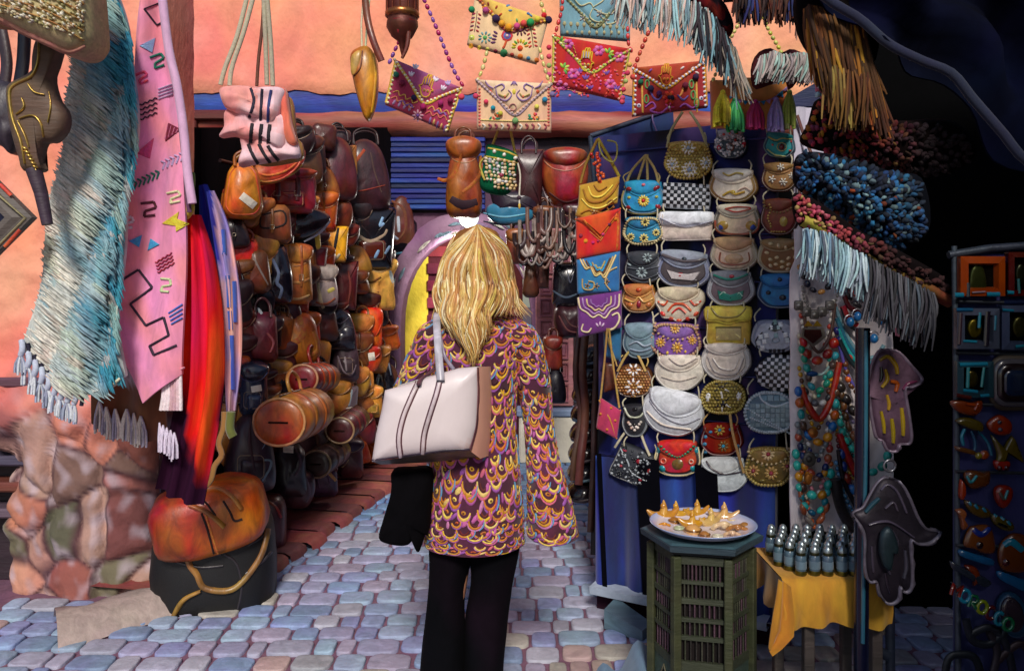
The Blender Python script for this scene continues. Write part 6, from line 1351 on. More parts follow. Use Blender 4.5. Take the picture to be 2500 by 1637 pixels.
purse('gold beaded oval purse with black and white stars', (1716, 933, 1816, 1005), '6c5c20', None, 'a89448', [('gb', 4, ['b09c48', 'a08c3c', 'bca854', '988434'])]+[('p', [(x+.09*math.cos(a-.25), y+.13*math.sin(a-.25)), (x+.22*math.cos(a), y+.3*math.sin(a)), (x+.09*math.cos(a+.25), y+.13*math.sin(a+.25))], c) for x, y in ((.48, .66), (.46, .2)) for a, c in zip((-2.6, -1.57, -.6, .5, 1.57, 2.6), ('14101a', 'e0dcd8', '14101a', 'e0dcd8', 'e0dcd8', '14101a'))]+[('d', .5, .7, 9, 11, '0c0a10'), ('d', .46, .2, 11, 6, '3c3020'), ('d', .17, .5, 7, 13, 'e8e8e8', 10), ('d', .84, .46, 7, 13, 'e8e8e8', 10)], shape='oval', flap=None, brim='b8a454')
purse('dark red velvet purse with small blue flowers', (1716, 1036, 1806, 1108), '6c1c14', '8c2414', '7c2014', [('f', .46, .22, 14, 8, 'b08830', '2c88b0'), ('f', .55, .7, 14, 8, '886028', '2c90b8'), ('d', .24, .28, 5, 4, '2880a8'), ('d', .12, .42, 5, 5, '3c88b0'), ('d', .1, .64, 6, 5, '3c88b0'), ('d', .12, .88, 6, 4, '3c88b0'), ('d', .72, .2, 5, 4, '2880a8'), ('d', .9, .7, 5, 5, '2c6c90')], fin='velvet', strap='a88454', long=[[(1790, 1006, .05), (1800, 1060, .06), (1820, 1150, .03)]])
purse('plain white flap purse, foot of the third column', (1710, 1120, 1818, 1196), 'c4ccd0', None, 'd0d4d4', [('s', [(.18, .12), (.3, .34), (.55, .48), (.88, .42)], 3.5, '3c2c34')], flap=.46)
# column 4
purse('teal purse with dark red oval gem, top of the rightmost column', (1868, 328, 1935, 382), '0c5868', '1c9098', '1c8c94', [('d', .6, .55, 8, 9, '641018'), ('r', .6, .55, 11, 10, 2, 'c0a858'), ('d', .3, .5, 3, 3, 'c03838'), ('d', .88, .3, 3, 3, 'c03838'), ('d', .88, .66, 4, 3, 'c03838'), ('s', [(.15, .2), (.4, .3), (.6, .2), (.9, .22)], 3, 'b8b060'), ('s', [(.15, .7), (.4, .88), (.75, .9)], 3, 'b8c078')], flap=.38, ang=6)
purse('brown round purse with white star shapes', (1864, 402, 1940, 464), '6c4420', '987040', '987040', [('f', .55, .14, 10, 6, 'e0dcd0', 'e0dcd0'), ('f', .3, .56, 10, 5, 'e0dcd0', 'e0dcd0'), ('f', .62, .66, 11, 6, 'e0dcd0', 'e0dcd0'), ('f', .86, .44, 9, 6, 'e0dcd0', 'e0dcd0')], flap=.36)
purse('russet round purse with black centred medallion', (1862, 490, 1942, 570), '5c2c1c', '782c20', '702c20', [('d', .62, .62, 11, 14, 'b09448'), ('d', .62, .62, 8, 11, '20241c')]+[('d', .24+.04*math.sin(k), .16+.075*k, 3, 3, 'b89c50') for k in range(9)]+[('d', .3+.07*k, .9, 3, 2.5, 'b89c50') for k in range(6)], flap=.36, fbr='90784c')
purse('cream oval purse with almond shaped pale dots on brown', (1854, 588, 1952, 662), 'a89878', '7c5024', '8c6c44', [('d', x, y, 6.5, 4.5, 'd4bc90', a) for x, y, a in ((.3, .14, 0), (.48, .2, 60), (.64, .26, 80), (.82, .28, 20), (.22, .4, 10), (.3, .6, 20), (.44, .54, -10), (.56, .66, 0), (.7, .56, -30), (.84, .52, -70), (.42, .74, 10), (.3, .78, 40), (.56, .82, -10), (.7, .74, -20), (.84, .7, -50), (.68, .88, -20))], flap=.34)
purse('plain bright blue purse with dark oval spots', (1854, 674, 1954, 748), '14385c', '1c6ca4', '1c6ca8', [('d', .5, .16, 7, 6, '0c2030'), ('d', .25, .54, 7, 6, '0c1c28'), ('d', .56, .68, 10, 8, '0c1c28'), ('d', .84, .6, 6, 5, '0c1c28')], flap=.4)
purse('silver grey purse with mirrored square tiles and black grid', (1840, 784, 1943, 856), '7c8498', 'a8acbc', '9a9eb4', [('p', [(.36, .3), (.5, .02), (.66, .3), (.5, .38)], '101018')]+[('p', [(x, y), (x+.085, y-.02), (x+.1, y+.12), (x+.01, y+.14)], c) for x, y, c in ((.46, .04, '7c9c9c'), (.4, .18, 'dce0e4'), (.52, .18, 'a8c0c0'), (.58, .1, 'dce0e4'), (.28, .42, 'dce0e4'), (.16, .46, 'd0d8dc'), (.24, .6, 'dce0e4'), (.12, .64, 'c8d0d4'), (.2, .78, 'e0e4e8'), (.68, .4, 'dce0e4'), (.8, .42, 'dce0e4'), (.72, .56, 'c8d4d8'), (.84, .58, 'dce0e4'), (.8, .72, 'dce0e4'), (.48, .42, '7898a0'))]+[('p', [(.38+.09*k, .88), (.44+.09*k, .88), (.44+.09*k, .97), (.38+.09*k, .97)], '14141c') for k in range(4)]+[('s', [(.25, .38), (.12, .6), (.14, .9)], 3, '14141c'), ('s', [(.66, .36), (.86, .66), (.92, .84)], 3, '14141c'), ('r', .52, .62, 9, 6, 3, '7c8898')], flap=None)
purse('black and white chequered round purse in the rightmost column', (1850, 872, 1958, 948), '1c1c24', None, 'c0c4c8', [('chk', 13, 10, 0, 0, 1, 1, '0c0c12', 'dcdce0')], shape='oval', flap=None, ang=4)
purse('silver beaded oval purse with pale blue tiles', (1822, 960, 1938, 1052), '607888', None, '8ca0ac', [('chk', 8, 5, .14, .3, .88, .84, '98b0b8', '88a0a8'), ('chk', 4, 1, .34, .1, .8, .24, '90a8b0', '789cac'), ('s', [(.3, .08), (.38, .24), (.6, .36), (.9, .24)], 6, 'c0ccd4')]+[('d', .1+.04*k, .42+.03*k, 3, 3, 'c4d0d8') for k in range(20)]+[('d', .14+.04*k, .62+.02*k, 3, 3, 'c4d0d8') for k in range(17)], shape='oval', flap=None, brim='c0ccd4')
purse('olive gold purse with cream flowers, foot of the rightmost column', (1824, 1096, 1932, 1182), '6c5c24', '64501c', '8c7038', [('f', .48, .18, 17, 10, 'd0b488', '902838'), ('f', .18, .6, 16, 9, 'b08c50', '903040'), ('f', .54, .66, 18, 10, 'b08c50', '903040'), ('f', .86, .48, 15, 9, 'b08c50', '903040'), ('d', .36, .84, 7, 4, '806c30'), ('d', .7, .86, 8, 4, '806c30'), ('d', .35, .46, 5, 4, '98804c')], brim='a8904c', fbr='d0b890', flap=.42)
# envelope pouches down the left edge of the board
VG = 'flat pouches hanging down the left edge of the board'
SV = FP(3.55)
def flatp(label, q, col, deco, flapt=None, fcol=None, S=SV, fin='cloth', d_=.02):
    t = Thing('flat_pouch', label, 'pouch', VG); m = t.new('body', fin); puff(m, q, S, d_, col, .02, 6, 40, sharp=True, wr=.006); ms = [m]
    if flapt: f = t.new('flap', fin); puff(f, flapt, S, d_+.014, fcol, 0, 7, 30, sharp=True, ts=(0, .03, .1, .3, .6)); ms.append(f)
    D = Skin(ms, S); d = t.new('embroidery', 'thread', m); 
    if flapt: e = t.new('flap_edge', 'thread', f); stroke(e, D, [tuple(p) for p in flapt[1:]]+[flapt[0]], 4, mixc(fcol, 'f0c060', .4), .005, 24, curve=False)
    deco(t, d, D, S); t.done()
def dg(t, d, D, S):
    for p, w_, c in (([(1424, 462), (1436, 490), (1466, 492), (1495, 470), (1510, 444)], 8, '9c6410'), ([(1436, 455), (1446, 478), (1470, 478), (1496, 452)], 6, 'e8cc50'), ([(1450, 452), (1462, 466), (1482, 456)], 5, '8c5410'), ([(1420, 485), (1440, 505), (1470, 506), (1506, 482)], 5, 'e8d060'), ([(1418, 520), (1440, 512), (1470, 520), (1500, 505)], 6, 'a86c18')): stroke(d, D, p, w_, c, .006, taper=.4)
    flower(d, D, 1450, 515, 10, 6, '9c7858', 'c8b888', .006); stroke(d, D, ell(1490, 500, 8, 12, 8, 20), 4, '8c6428', .006, closed=True)
    h = t.new('strap', 'thread'); tube(h, [S.pt(1417, 448, 0), S.pt(1430, 400, 0), S.pt(1458, 342, .02)], .007, '8c6820', 6); tube(h, [S.pt(1512, 432, 0), S.pt(1490, 390, 0), S.pt(1458, 340, .02)], .008, 'a48c28', 6)
    h = t.new('cord', 'thread'); tube(h, [S.pt(u, v, .03) for u, v in ((1460, 350), (1464, 372), (1476, 390), (1495, 398), (1504, 380), (1502, 352), (1480, 346))], .004, 'a0984c', 6, 20)
    b = t.new('orange_beads', 'bead')
    for k in range(26): sph(b, S.pt(1450+rnd(-9, 9)+k*.9, 376+k*2.8, rnd(0, .03)), .008, random.choice(['d84818', 'c83c14', 'e05c28']))
flatp('gold embroidered pouch, topmost of those on the left edge of the board', [(1415, 452), (1513, 430), (1508, 496), (1490, 500), (1428, 538), (1404, 526), (1412, 500)], 'b88c24', dg)
def do(t, d, D, S):
    stroke(d, D, [(1424, 536), (1466, 582), (1508, 522)], 7, 'e07028', .005, curve=False); stroke(d, D, [(1434, 544), (1466, 572), (1500, 528)], 3, 'c04818', .006, curve=False)
    for u, v, c, r in ((1418, 575, '8c2438', 6), (1430, 588, 'e08c20', 6), (1448, 592, 'c01c60', 5), (1460, 588, 'a82058', 4), (1472, 572, 'd83c78', 5), (1488, 548, '602048', 5), (1502, 534, 'e08c20', 6)): dome(d, D, u, v, r, c, .008)
    stroke(d, D, [(1508, 520), (1509, 560), (1506, 615)], 6, 'c86020', .006)
flatp('bright orange pouch with pointed flap below the gold pouch', [(1406, 540), (1515, 512), (1515, 612), (1408, 634)], 'c82810', do, [(1404, 534), (1515, 508), (1466, 588)], 'd04010')
def dbk(t, d, D, S):
    for k, c in enumerate(('e0c888', 'c8a868', '5c3c1c', '2c98d0', 'b0a060')):
        s = 1-k*.16; P = [(1462+x*46*s, 632+y*48*s+k*2) for x, y in ((-1, 0), (-.7, .5), (-.45, .42), (-.2, .85), (.1, .75), (.3, .95), (.6, .45), (.9, -.2))]; stroke(d, D, P, 4.5, c, .006)
    stroke(d, D, [(1490, 708), (1478, 690), (1486, 664), (1506, 652)], 4, 'c0a870', .006); stroke(d, D, [(1422, 680), (1424, 704), (1446, 706), (1450, 690), (1436, 686)], 4, 'b09860', .006)
    for u, v in ((1434, 697), (1456, 698), (1481, 687)): flower(d, D, u, v, 8, 5, 'b88838', '3c2c1c', .006)
flatp('blue pouch with cream wavy embroidery, third on the left edge', [(1408, 634), (1514, 612), (1512, 712), (1410, 718)], '2470a8', dbk)
def dp(t, d, D, S):
    for k, c in enumerate(('d8c8a0', 'a880b8', 'd0b888', '8c60a0')):
        s = 1-k*.2; P = [(1462+x*50*s, 732+y*50*s) for x, y in ((-1, -.1), (-.9, .4), (-.6, .6), (-.3, .85), (0, .72), (.3, .88), (.6, .5), (.95, .3), (1, -.3))]; stroke(d, D, P, 4.5, c, .006)
    stroke(d, D, [(1424, 790), (1420, 806), (1436, 810), (1444, 800)], 4, 'd8c8a0', .006); stroke(d, D, [(1480, 806), (1500, 800), (1512, 780), (1508, 764), (1494, 770)], 5, 'd8c8a0', .006)
    for k in range(3): dome(d, D, 1458+k*7, 790-k*0+abs(k-1)*3, 7, 'd0b0d0', .005, 6, 60+k*30, 3)
flatp('purple pouch with cream scroll embroidery, fourth on the left edge', [(1410, 726), (1518, 708), (1518, 800), (1412, 824)], '682878', dp)
def dn(c, pts): 
    def f(t, d, D, S):
        for p in pts: stroke(d, D, p, 4, c, .005, curve=False)
        h = t.new('strap', 'thread'); tube(h, [S.pt(1475, 806, .03), S.pt(1500, 880, .03)], .005, 'a89050', 6)
    return f
flatp('small blue pouch with yellow dot tucked under the purple pouch', [(1474, 806), (1518, 798), (1516, 882), (1476, 870)], '1c5c88', dn('3c88b0', [[(1518, 800), (1492, 845), (1514, 880)]]), S=FP(3.6))
def dpk(t, d, D, S):
    for p in ([(1458, 1046), (1516, 1000)], [(1462, 975), (1488, 1020), (1506, 1070)]): stroke(d, D, p, 4, 'c88838', .005, curve=False)
    for u, v in ((1492, 995), (1482, 1048), (1502, 1026), (1466, 1010)): dome(d, D, u, v, 4, 'c07028', .006)
    h = t.new('strap', 'thread'); tube(h, [S.pt(1466, 975, 0), S.pt(1476, 880, 0), S.pt(1480, 800, .04)], .005, 'a88448', 6, flat=.5); tube(h, [S.pt(1512, 995, 0), S.pt(1498, 900, 0), S.pt(1484, 800, .04)], .005, 'b08c48', 6, flat=.5)
flatp('small rose pink pouch hanging low on long gold straps', [(1466, 970), (1516, 1002), (1506, 1072), (1456, 1044)], 'b02c58', dpk, S=FP(3.55))
t = Thing('flat_pouch', 'small dark brown rectangular pouch behind the long gold straps', 'pouch', VG); m = t.new('body', 'leather'); puff(m, [(1478, 886), (1502, 884), (1500, 950), (1474, 958)], FP(3.62), .012, '5c2818', .01, 6, 20, sharp=True); t.done()
# ---------------------------------------------------------------- necklace stand, hamsas, taboret, bottles, trinket rack
NP = FP(3.16)
t = Thing('display_cloth', 'white cloth panel behind the bead necklaces right of the purse board', 'cloth'); m = t.new('panel', 'cloth')
rows = []
for j in range(30):
    v = 560+j*25.5; rows.append([(lerp(1926+(0 if j > 3 else 10), 2172 - (30 if j < 3 else 0), i/30), v, .03*math.sin(i/30*6.28*2.1+.6)+.006*math.sin(j*.7+i)) for i in range(31)])
sheet(m, NP, rows, 'e0d6d8', .008)
m = t.new('upper_strip', 'cloth'); sheet(m, FP(3.3), [[(lerp(1936, 2010, i/6), 262+j*32, .012*math.sin(i*1.3+j*.4)) for i in range(7)] for j in range(11)], 'c4c0d4', .008)
c = t.new('ties', 'thread')
for p in ([(1940, 285), (1955, 330), (1975, 380)], [(1952, 400), (1970, 440), (1960, 480)], [(1962, 385), (1945, 410), (1948, 520)], [(1975, 470), (1962, 540), (1970, 600)]): tube(c, [FP(3.3).pt(u, v, .03) for u, v in p], .007, '6c4440', 6, 10, flat=.4)
t.done()
NG = 'bead necklaces hanging on the white cloth'
def neck(label, pts, cols, r=.008, pend=None, lg=1.2, h=.06, cord=None, fin='bead', gap=1.1):
    t = Thing('necklace', label, 'necklace', NG); m = t.new('beads', fin)
    r *= 1.42; P = [NP.pt(u, v, h) for u, v in pts]
    if cord: tube(m, P, r, cord, 6, 30)
    else: beads(m, P, r, cols, gap, lg, 7)
    if pend: q = t.new('pendant', 'tin'); pend(q)
    t.done()
TQ, AM, CO, DB, SI = '2cb0a4', 'd08a18', 'b83020', '1c2c5c', '8c8c8c'
def rp(u, v, r, c, c2=None, b=None):
    def f(q): puff(q, ell(u, v, r, b or r), NP.off(.065), .012, c, .005, 4, 20); (dome(q, NP.off(.077), u, v, r*.5, c2) if c2 else None)
    return f
neck('short necklace of tan and black beads under the long fringe', [(1940, 655), (1962, 700), (1990, 712), (2012, 695)], ['c08840', '181820', '141c34', '20202c'], .009)
def bib(q):
    for k in range(5):
        a = lerp(1950, 2026, k/4); v = 745+22*math.sin(math.pi*k/4); puff(q, rrect(a-11, v-12, a+11, v+12, .2), NP.off(.065), .01, '6c6864', .004, 5, 16); dome(q, NP.off(.075), a, v, 5, 'a8a49c')
neck('silver plate bib necklace with pale engraved segments', [(1946, 700), (1952, 735), (1985, 772), (2022, 740), (2034, 690)], ['787470'], .004, bib)
def dpd(q): prism(q, [(1958, 800), (2008, 800), (2014, 822), (1984, 846), (1954, 822)], NP.off(.06), .012, '8c8478'); prism(q, [(1964, 804), (2003, 804), (2006, 820), (1984, 838), (1962, 820)], NP.off(.072), .004, '4c201c'); prism(q, [(1962, 796), (1972, 782), (1984, 796), (1994, 782), (2006, 796)], NP.off(.064), .006, 'a88020')
neck('brown cord necklace with dark red shield pendant', [(1950, 760), (1958, 815), (1984, 856), (2012, 815), (2024, 740)], None, .005, dpd, cord='5c4038')
neck('thick red coral chip necklace in the upper left column', [(1948, 832), (1956, 860), (1978, 876), (2000, 866), (2018, 842), (2026, 810)], ['b82818', 'a02418', 'c83c28', '8c2018'], .013)
neck('green and turquoise stone necklace below the red chip necklace', [(1944, 850), (1958, 900), (1965, 935), (1985, 948), (2004, 930), (2016, 890), (2028, 850)], ['18906c', '1ca080', '2c988c', '503c34', '38a0b0'], .010)
neck('fine pale green cord necklace with blue half moon stone', [(1956, 884), (1970, 905), (1984, 910), (1998, 905), (2016, 880)], None, .0035, rp(1983, 912, 14, '184c80', b=7), cord='9cc0b8')
neck('black and silver bead necklace in the middle of the left column', [(1954, 950), (1962, 970), (1984, 980), (2004, 970), (2014, 948)], ['303034', 'a8a4a4', '5c5c64', 'd0ccc8'], .009, gap=1)
neck('heavy coral red rope necklace hanging in a deep V', [(1944, 940), (1958, 980), (1984, 1016), (2006, 990), (2022, 940), (2034, 880)], None, .0095, cord='a82c1c')
neck('long blue, orange and turquoise necklace ending in amber beads', [(1936, 950), (1942, 1000), (1950, 1040), (1966, 1062), (1990, 1072), (2012, 1050), (2022, 1010), (2026, 950)], ['1c68b0', 'b85c18', '289c9c', '5c4030', '2070b8', AM, AM], .012, rp(1984, 1056, 13, 'a85c28', 'c07030'))
neck('grey bead necklace with spiral disc pendant', [(1934, 1030), (1944, 1070), (1958, 1095), (1974, 1104), (1992, 1092), (2008, 1060), (2016, 1030)], ['7c8488', '6c7478', '586468'], .008, rp(1975, 1120, 17, '5c5854', '484440', 19))
neck('necklace of dark blue and rust square beads', [(1936, 1060), (1950, 1118), (1960, 1140), (1990, 1150), (2004, 1120), (2012, 1080)], ['a84830', '1c2858', '24346c', 'b8603c'], .010)
neck('amber and orange drop necklace in the lower left column', [(1950, 1130), (1962, 1152), (1974, 1158), (1990, 1156), (2004, 1136)], [AM, 'c8801c', '6c4438'], .010, rp(1973, 1168, 9, 'b05c24', b=15))
neck('turquoise and yellow stone necklace reaching low on the left', [(1930, 1100), (1936, 1150), (1946, 1180), (1968, 1198), (1990, 1200), (2008, 1170), (2016, 1120)], [TQ, TQ, AM, '4c3430', '34b8b0', AM], .012)
neck('all turquoise necklace second from the bottom', [(1938, 1180), (1950, 1220), (1974, 1242), (1996, 1222), (2010, 1170)], [TQ, '208898', '2cb0b0', '1c5c7c'], .010)
neck('long terracotta tube bead necklace with silver rings, lowest of all', [(1942, 1200), (1950, 1240), (1972, 1268), (1996, 1246), (2008, 1204)], ['9c5030', '9c5030', '8c8078'], .009, lg=1.9)
# right column strands
for k, (nm, c_) in enumerate((('ivory', 'd8ccb8'), ('lilac', '9080b0'), ('rust', 'a04820'), ('pale turquoise', '70c0b8'), ('charcoal', '2c2c30'), ('silver', 'a8a8ac'), ('mustard', 'b08c20'), ('wine red', '6c1420'), ('sea green', '2c8c70'), ('sky blue', '5c98c8'))):
    v0 = 880+k*27; neck(f'thin {nm} bead strand slanting down the right column to the pole', [(2030+k % 3*4, v0), (2044, v0+60), (2066, v0+110), (2090, v0+140)], [c_, mul(c_, .7)], .006, h=.045)
neck('bright blue bead strand, topmost of the right column', [(2050, 668), (2068, 690), (2100, 704)], ['2080c0', '1c70b0'], .011, lg=1.6)
neck('coral bead strand under the bright blue strand', [(2052, 700), (2072, 714), (2100, 726)], ['d0504c', 'c04440'], .011, lg=1.5)
neck('strand of long black beads on white cord', [(2056, 722), (2072, 740), (2096, 752)], ['1c1c20', '302c30'], .008, lg=1.9)
neck('oxblood cord strand in the right column', [(2046, 722), (2060, 750), (2094, 762)], None, .007, cord='4c141c')
neck('dark red strand beside two blue drops', [(2042, 746), (2056, 778), (2076, 792)], None, .009, cord='8c1c1c')
neck('black cord sweeping down from the left of the right column', [(2040, 748), (2058, 790), (2096, 816)], None, .006, cord='1c1c20')
for k, (c_, nm) in enumerate((('6c94a0', 'pale blue grey'), ('2c6c84', 'petrol blue'), ('28a0a0', 'turquoise'), ('1c2c30', 'near black'))):
    neck(nm+' sweeping strand across the pole in the right column', [(2026+k*2, 748+k*26), (2050+k*2, 812+k*20), (2086, 862+k*14), (2120, 868+k*12), (2142, 840+k*12)], None, .006+.001*(k % 2), cord=c_, h=.055+.004*k)
neck('navy and red strand with white dots', [(2028, 806), (2040, 840), (2058, 870), (2080, 905)], ['1c2070', '1c2070', 'b84438', 'b84438', 'e0d8d0'], .010)
neck('purple cord strand beside the navy and red strand', [(2034, 840), (2050, 900), (2070, 940)], None, .005, cord='5850a0')
neck('brown strand with orange beads near the pole', [(2048, 885), (2058, 930), (2084, 960)], ['6c4020', '6c4020', 'c85c1c'], .008)
neck('strand of large round black beads by the pole', [(2036, 940), (2050, 968), (2070, 1000), (2084, 1012)], ['2c2420', '241c1c'], .014)
neck('brown wooden bead strand below the black beads', [(2040, 960), (2052, 1020), (2068, 1060), (2086, 1080)], ['5c3820', '7c4c28', '4c3018'], .009, lg=1.5)
neck('turquoise strand running down to the pole', [(2036, 1025), (2046, 1060), (2066, 1090), (2084, 1120)], [TQ, '249c90', '2cb0a0'], .010)
neck('deep red cord strand curving down to the pole', [(2034, 1050), (2048, 1090), (2070, 1140), (2084, 1160)], None, .010, cord='9c1c18')
neck('blue and red stone strand in the lower right column', [(2040, 1100), (2050, 1150), (2068, 1190), (2082, 1215)], ['183880', '183880', '8c1c18', '2060a8'], .011, lg=1.4)
neck('black rope strand low in the right column', [(2032, 1090), (2044, 1160), (2074, 1225)], None, .007, cord='1c161c')
neck('dark patterned scarf like strand at the bottom of the right column', [(2024, 1160), (2036, 1220), (2056, 1262), (2078, 1285)], None, .016, cord='2a2426')
neck('loop of turquoise stones hanging right of the pole', [(2108, 1140), (2124, 1134), (2140, 1112), (2146, 1085)], [TQ, '1c8c80'], .012, h=.08)
for k, (u, v) in enumerate(((2122, 702), (2094, 772), (2076, 786), (2152, 782), (2134, 826), (2178, 708), (2192, 764))):
    t = Thing('blue_drop', ['round blue drop highest beside the grey fringe', 'blue drop on white ring above the pole top', 'blue drop left of the pole top', 'blue drop on the right edge of the white cloth', 'blue drop lowest right of the pole', 'blue drop with striped silver cap, against the black', 'blue drop farthest right with pink tassel'][k], 'pendant', 'blue drop pendants'); S = NP.off(.09)
    m = t.new('drop', 'bead'); sph(m, S.pt(u, v, 0), .015, '1c64a0', .019, 12); r = t.new('ring', 'metal'); tube(r, [S.pt(u+13*math.cos(a*.5), v-4+14*math.sin(a*.5), -.005) for a in range(13)], .003, 'b8b4b8', 5)
    if k == 6: q = t.new('tassel', 'thread'); tassel(q, S.pt(u-4, v+20, 0), .06, .012, 'a05c6c', 8)
    t.done()
for k, (nm, c_, c2) in enumerate((('white and coral', 'e0d8cc', 'b83828'), ('cream and turquoise', 'e0d4b8', '2cb0a4'), ('yellow and brown', 'd0a020', '5c3418'), ('white and navy', 'e0dcd8', '1c2c6c'), ('pink and white', 'd08090', 'e4dcd8'), ('orange and ivory', 'c86020', 'dccfb4'))):
    v1 = 800+k*78; neck(f'long {nm} bead necklace forming a narrow V in the left column', [(1938+k, v1-60), (1950+k, v1), (1966, v1+60), (1980, v1+88), (1996, v1+58), (2012-k, v1-5), (2022-k, v1-70)], [c_, c_, c2], .0065, h=.052)
# pole and stand
t = Thing('stand_pole', 'dark blue painted pole in front of the necklaces', 'pole'); m = t.new('pole', 'gloss'); S = FP(2.54)
tube(m, [S.pt(2106, 800, 0), S.pt(2104, 1200, 0), S.pt(2102, 1637, 0), S.pt(2102, 1686, 0)], .023, '0a1028', 10); h = t.new('edge_batten', 'gloss'); tube(h, [S.pt(2106, 806, .025), S.pt(2105, 1100, .025), S.pt(2101, 1300, .025), S.pt(2098, 1560, .025)], .007, '2c6478', 6, 12); t.done()  # thin teal strip is a painted highlight along the pole
t = Thing('stool', 'dark blue wooden stool frame standing behind the pole', 'stool'); m = t.new('leg', 'wood'); S = FP(2.7)
tube(m, [S.pt(2172, 1440, 0), S.pt(2174, 1672, 0)], .016, '1c2438', 8); m = t.new('leg', 'wood'); tube(m, [S.pt(2130, 1440, 0), S.pt(2118, 1672, 0)], .014, '141c2c', 8)
m = t.new('stretcher', 'wood'); strap(m, S, [(2112, 1568, .01), (2170, 1600, .01)], 24, '1c2838', .01, 6); m = t.new('seat', 'wood'); box(m, (S.pt(2105, 1, 0).x, 2.95, .33), (S.pt(2190, 1, 0).x, 3.2, .36), '141828', .005); t.done()
def hams(label, o, Y, col, inl, ring=None, cut=(), fin='tin', depth=.02):
    t = Thing('hamsa_ornament', label, 'ornament', 'hand shaped ornaments hanging by the necklaces'); S = FP(Y); m = t.new('plate', fin); puff(m, o, S, depth, col, .012, 6, 90, ts=(0, .02, .06, .14, .3, .6, .85)); D = Skin(m, S)
    e = t.new('edge_bead', fin); stroke(e, D, [tuple(p)[:2] for p in cat(o, 60)][::1], 6, mixc(col, 'b0a8bc', .35), .012, 90, True)
    i = t.new('inlay', 'gloss')
    for p, w, c in inl: stroke(i, D, p, w, c, .008, taper=.35)
    if ring: r = t.new('ring', 'metal'); tube(r, [S.pt(ring[0]+ring[2]*math.cos(a*.4), ring[1]+ring[2]*math.sin(a*.4), 0) for a in range(17)], .004, '8c8c94', 6)
    t.done()
hams('mauve and ochre hand shaped ornament, upper one right of the pole', [(2150, 856), (2190, 858), (2222, 890), (2250, 926), (2225, 944), (2208, 948), (2216, 1000), (2224, 1060), (2218, 1082), (2196, 1084), (2188, 1100), (2168, 1098), (2156, 1076), (2140, 1066), (2128, 1010), (2122, 962), (2112, 964), (2120, 935), (2130, 890)], 2.6, '705468',
     [([(2146, 880), (2168, 870), (2186, 890), (2190, 912)], 12, 'a88414'), ([(2160, 900), (2166, 925), (2152, 945)], 10, 'a07c10'), ([(2172, 930), (2190, 935), (2186, 955)], 12, 'a84c14'), ([(2164, 962), (2170, 985), (2168, 1000)], 9, 'a8801c'), ([(2150, 1002), (2156, 1030), (2158, 1056)], 10, 'a88c10'), ([(2176, 1020), (2180, 1050), (2180, 1080)], 11, 'a08814'), ([(2200, 994), (2204, 1030), (2204, 1062)], 11, 'a88c18'), ([(2150, 895), (2152, 915), (2148, 930)], 10, '0c0a10'), ([(2204, 950), (2216, 936), (2236, 930)], 8, '6c2c4c')])
hams('big tarnished grey hand shaped ornament with wide wings, lower right of the pole', [(2168, 1166), (2198, 1178), (2220, 1215), (2240, 1262), (2262, 1290), (2294, 1298), (2272, 1322), (2240, 1326), (2222, 1318), (2226, 1380), (2224, 1432), (2208, 1444), (2197, 1430), (2192, 1462), (2168, 1472), (2148, 1448), (2140, 1418), (2122, 1418), (2112, 1380), (2112, 1310), (2100, 1280), (2082, 1252), (2106, 1240), (2126, 1205), (2146, 1174)], 2.48, '2c2630',
     [([(2150, 1195), (2166, 1182), (2190, 1200), (2212, 1250)], 7, '544c5c'), ([(2112, 1250), (2128, 1232), (2146, 1215)], 14, '1c404c'), ([(2160, 1240), (2180, 1225), (2190, 1245)], 6, '4c4450'), ([(2120, 1280), (2150, 1272), (2180, 1276), (2230, 1310)], 7, '4c4454'), ([(2160, 1290), (2148, 1320), (2156, 1360), (2172, 1400)], 9, '3c3844'), ([(2150, 1340), (2160, 1370), (2172, 1388)], 13, '2c5c68'), ([(2176, 1290), (2190, 1320), (2186, 1345)], 8, '383440'), ([(2208, 1340), (2212, 1380), (2206, 1410)], 9, '3c3c48'), ([(2128, 1330), (2130, 1370), (2132, 1395)], 9, '3a3440'), ([(2160, 1395), (2166, 1425), (2172, 1445)], 9, '241e28')], (2172, 1136, 14))
t = Thing('small_hamsa', 'small dark hand ornament laid over the big grey one', 'ornament', 'hand shaped ornaments hanging by the necklaces'); S = FP(2.44); m = t.new('plate', 'tin')
puff(m, [(2168, 1284), (2182, 1300), (2192, 1330), (2190, 1350), (2180, 1348), (2178, 1372), (2172, 1392), (2160, 1385), (2152, 1370), (2146, 1340), (2150, 1300)], S, .014, '24343c', .005, 5, 36); t.done()
# ---- octagonal taboret, platter with carved pieces
t = Thing('taboret', 'dark green carved six sided table carrying the white platter', 'table'); C0 = V((.655, 2.76, 0)); RR = .168
def hexc(r, k): a = R(-102-30+k*60); return C0+V((math.cos(a)*r, math.sin(a)*r, 0))
def hpr(mb, r0, r1, z0, z1, col): vs = [hexc(r0, k)+V((0, 0, z0)) for k in range(6)]+[hexc(r1, k)+V((0, 0, z1)) for k in range(6)]; mb.add(vs, [(5, 4, 3, 2, 1, 0), (6, 7, 8, 9, 10, 11)]+[(k, (k+1) % 6, 6+(k+1) % 6, 6+k) for k in range(6)], col, False)
m = t.new('tabletop', 'wood'); hpr(m, RR*1.02, RR*1.2, .615, .632, '20262c'); hpr(m, RR*1.22, RR*1.24, .633, .652, '2c3c48'); hpr(m, RR*1.2, RR*1.12, .653, .658, '34505c')
c = t.new('core', 'dark'); hpr(c, RR*.86, RR*.86, .06, .612, '201c1c')
po = t.new('post', 'wood')
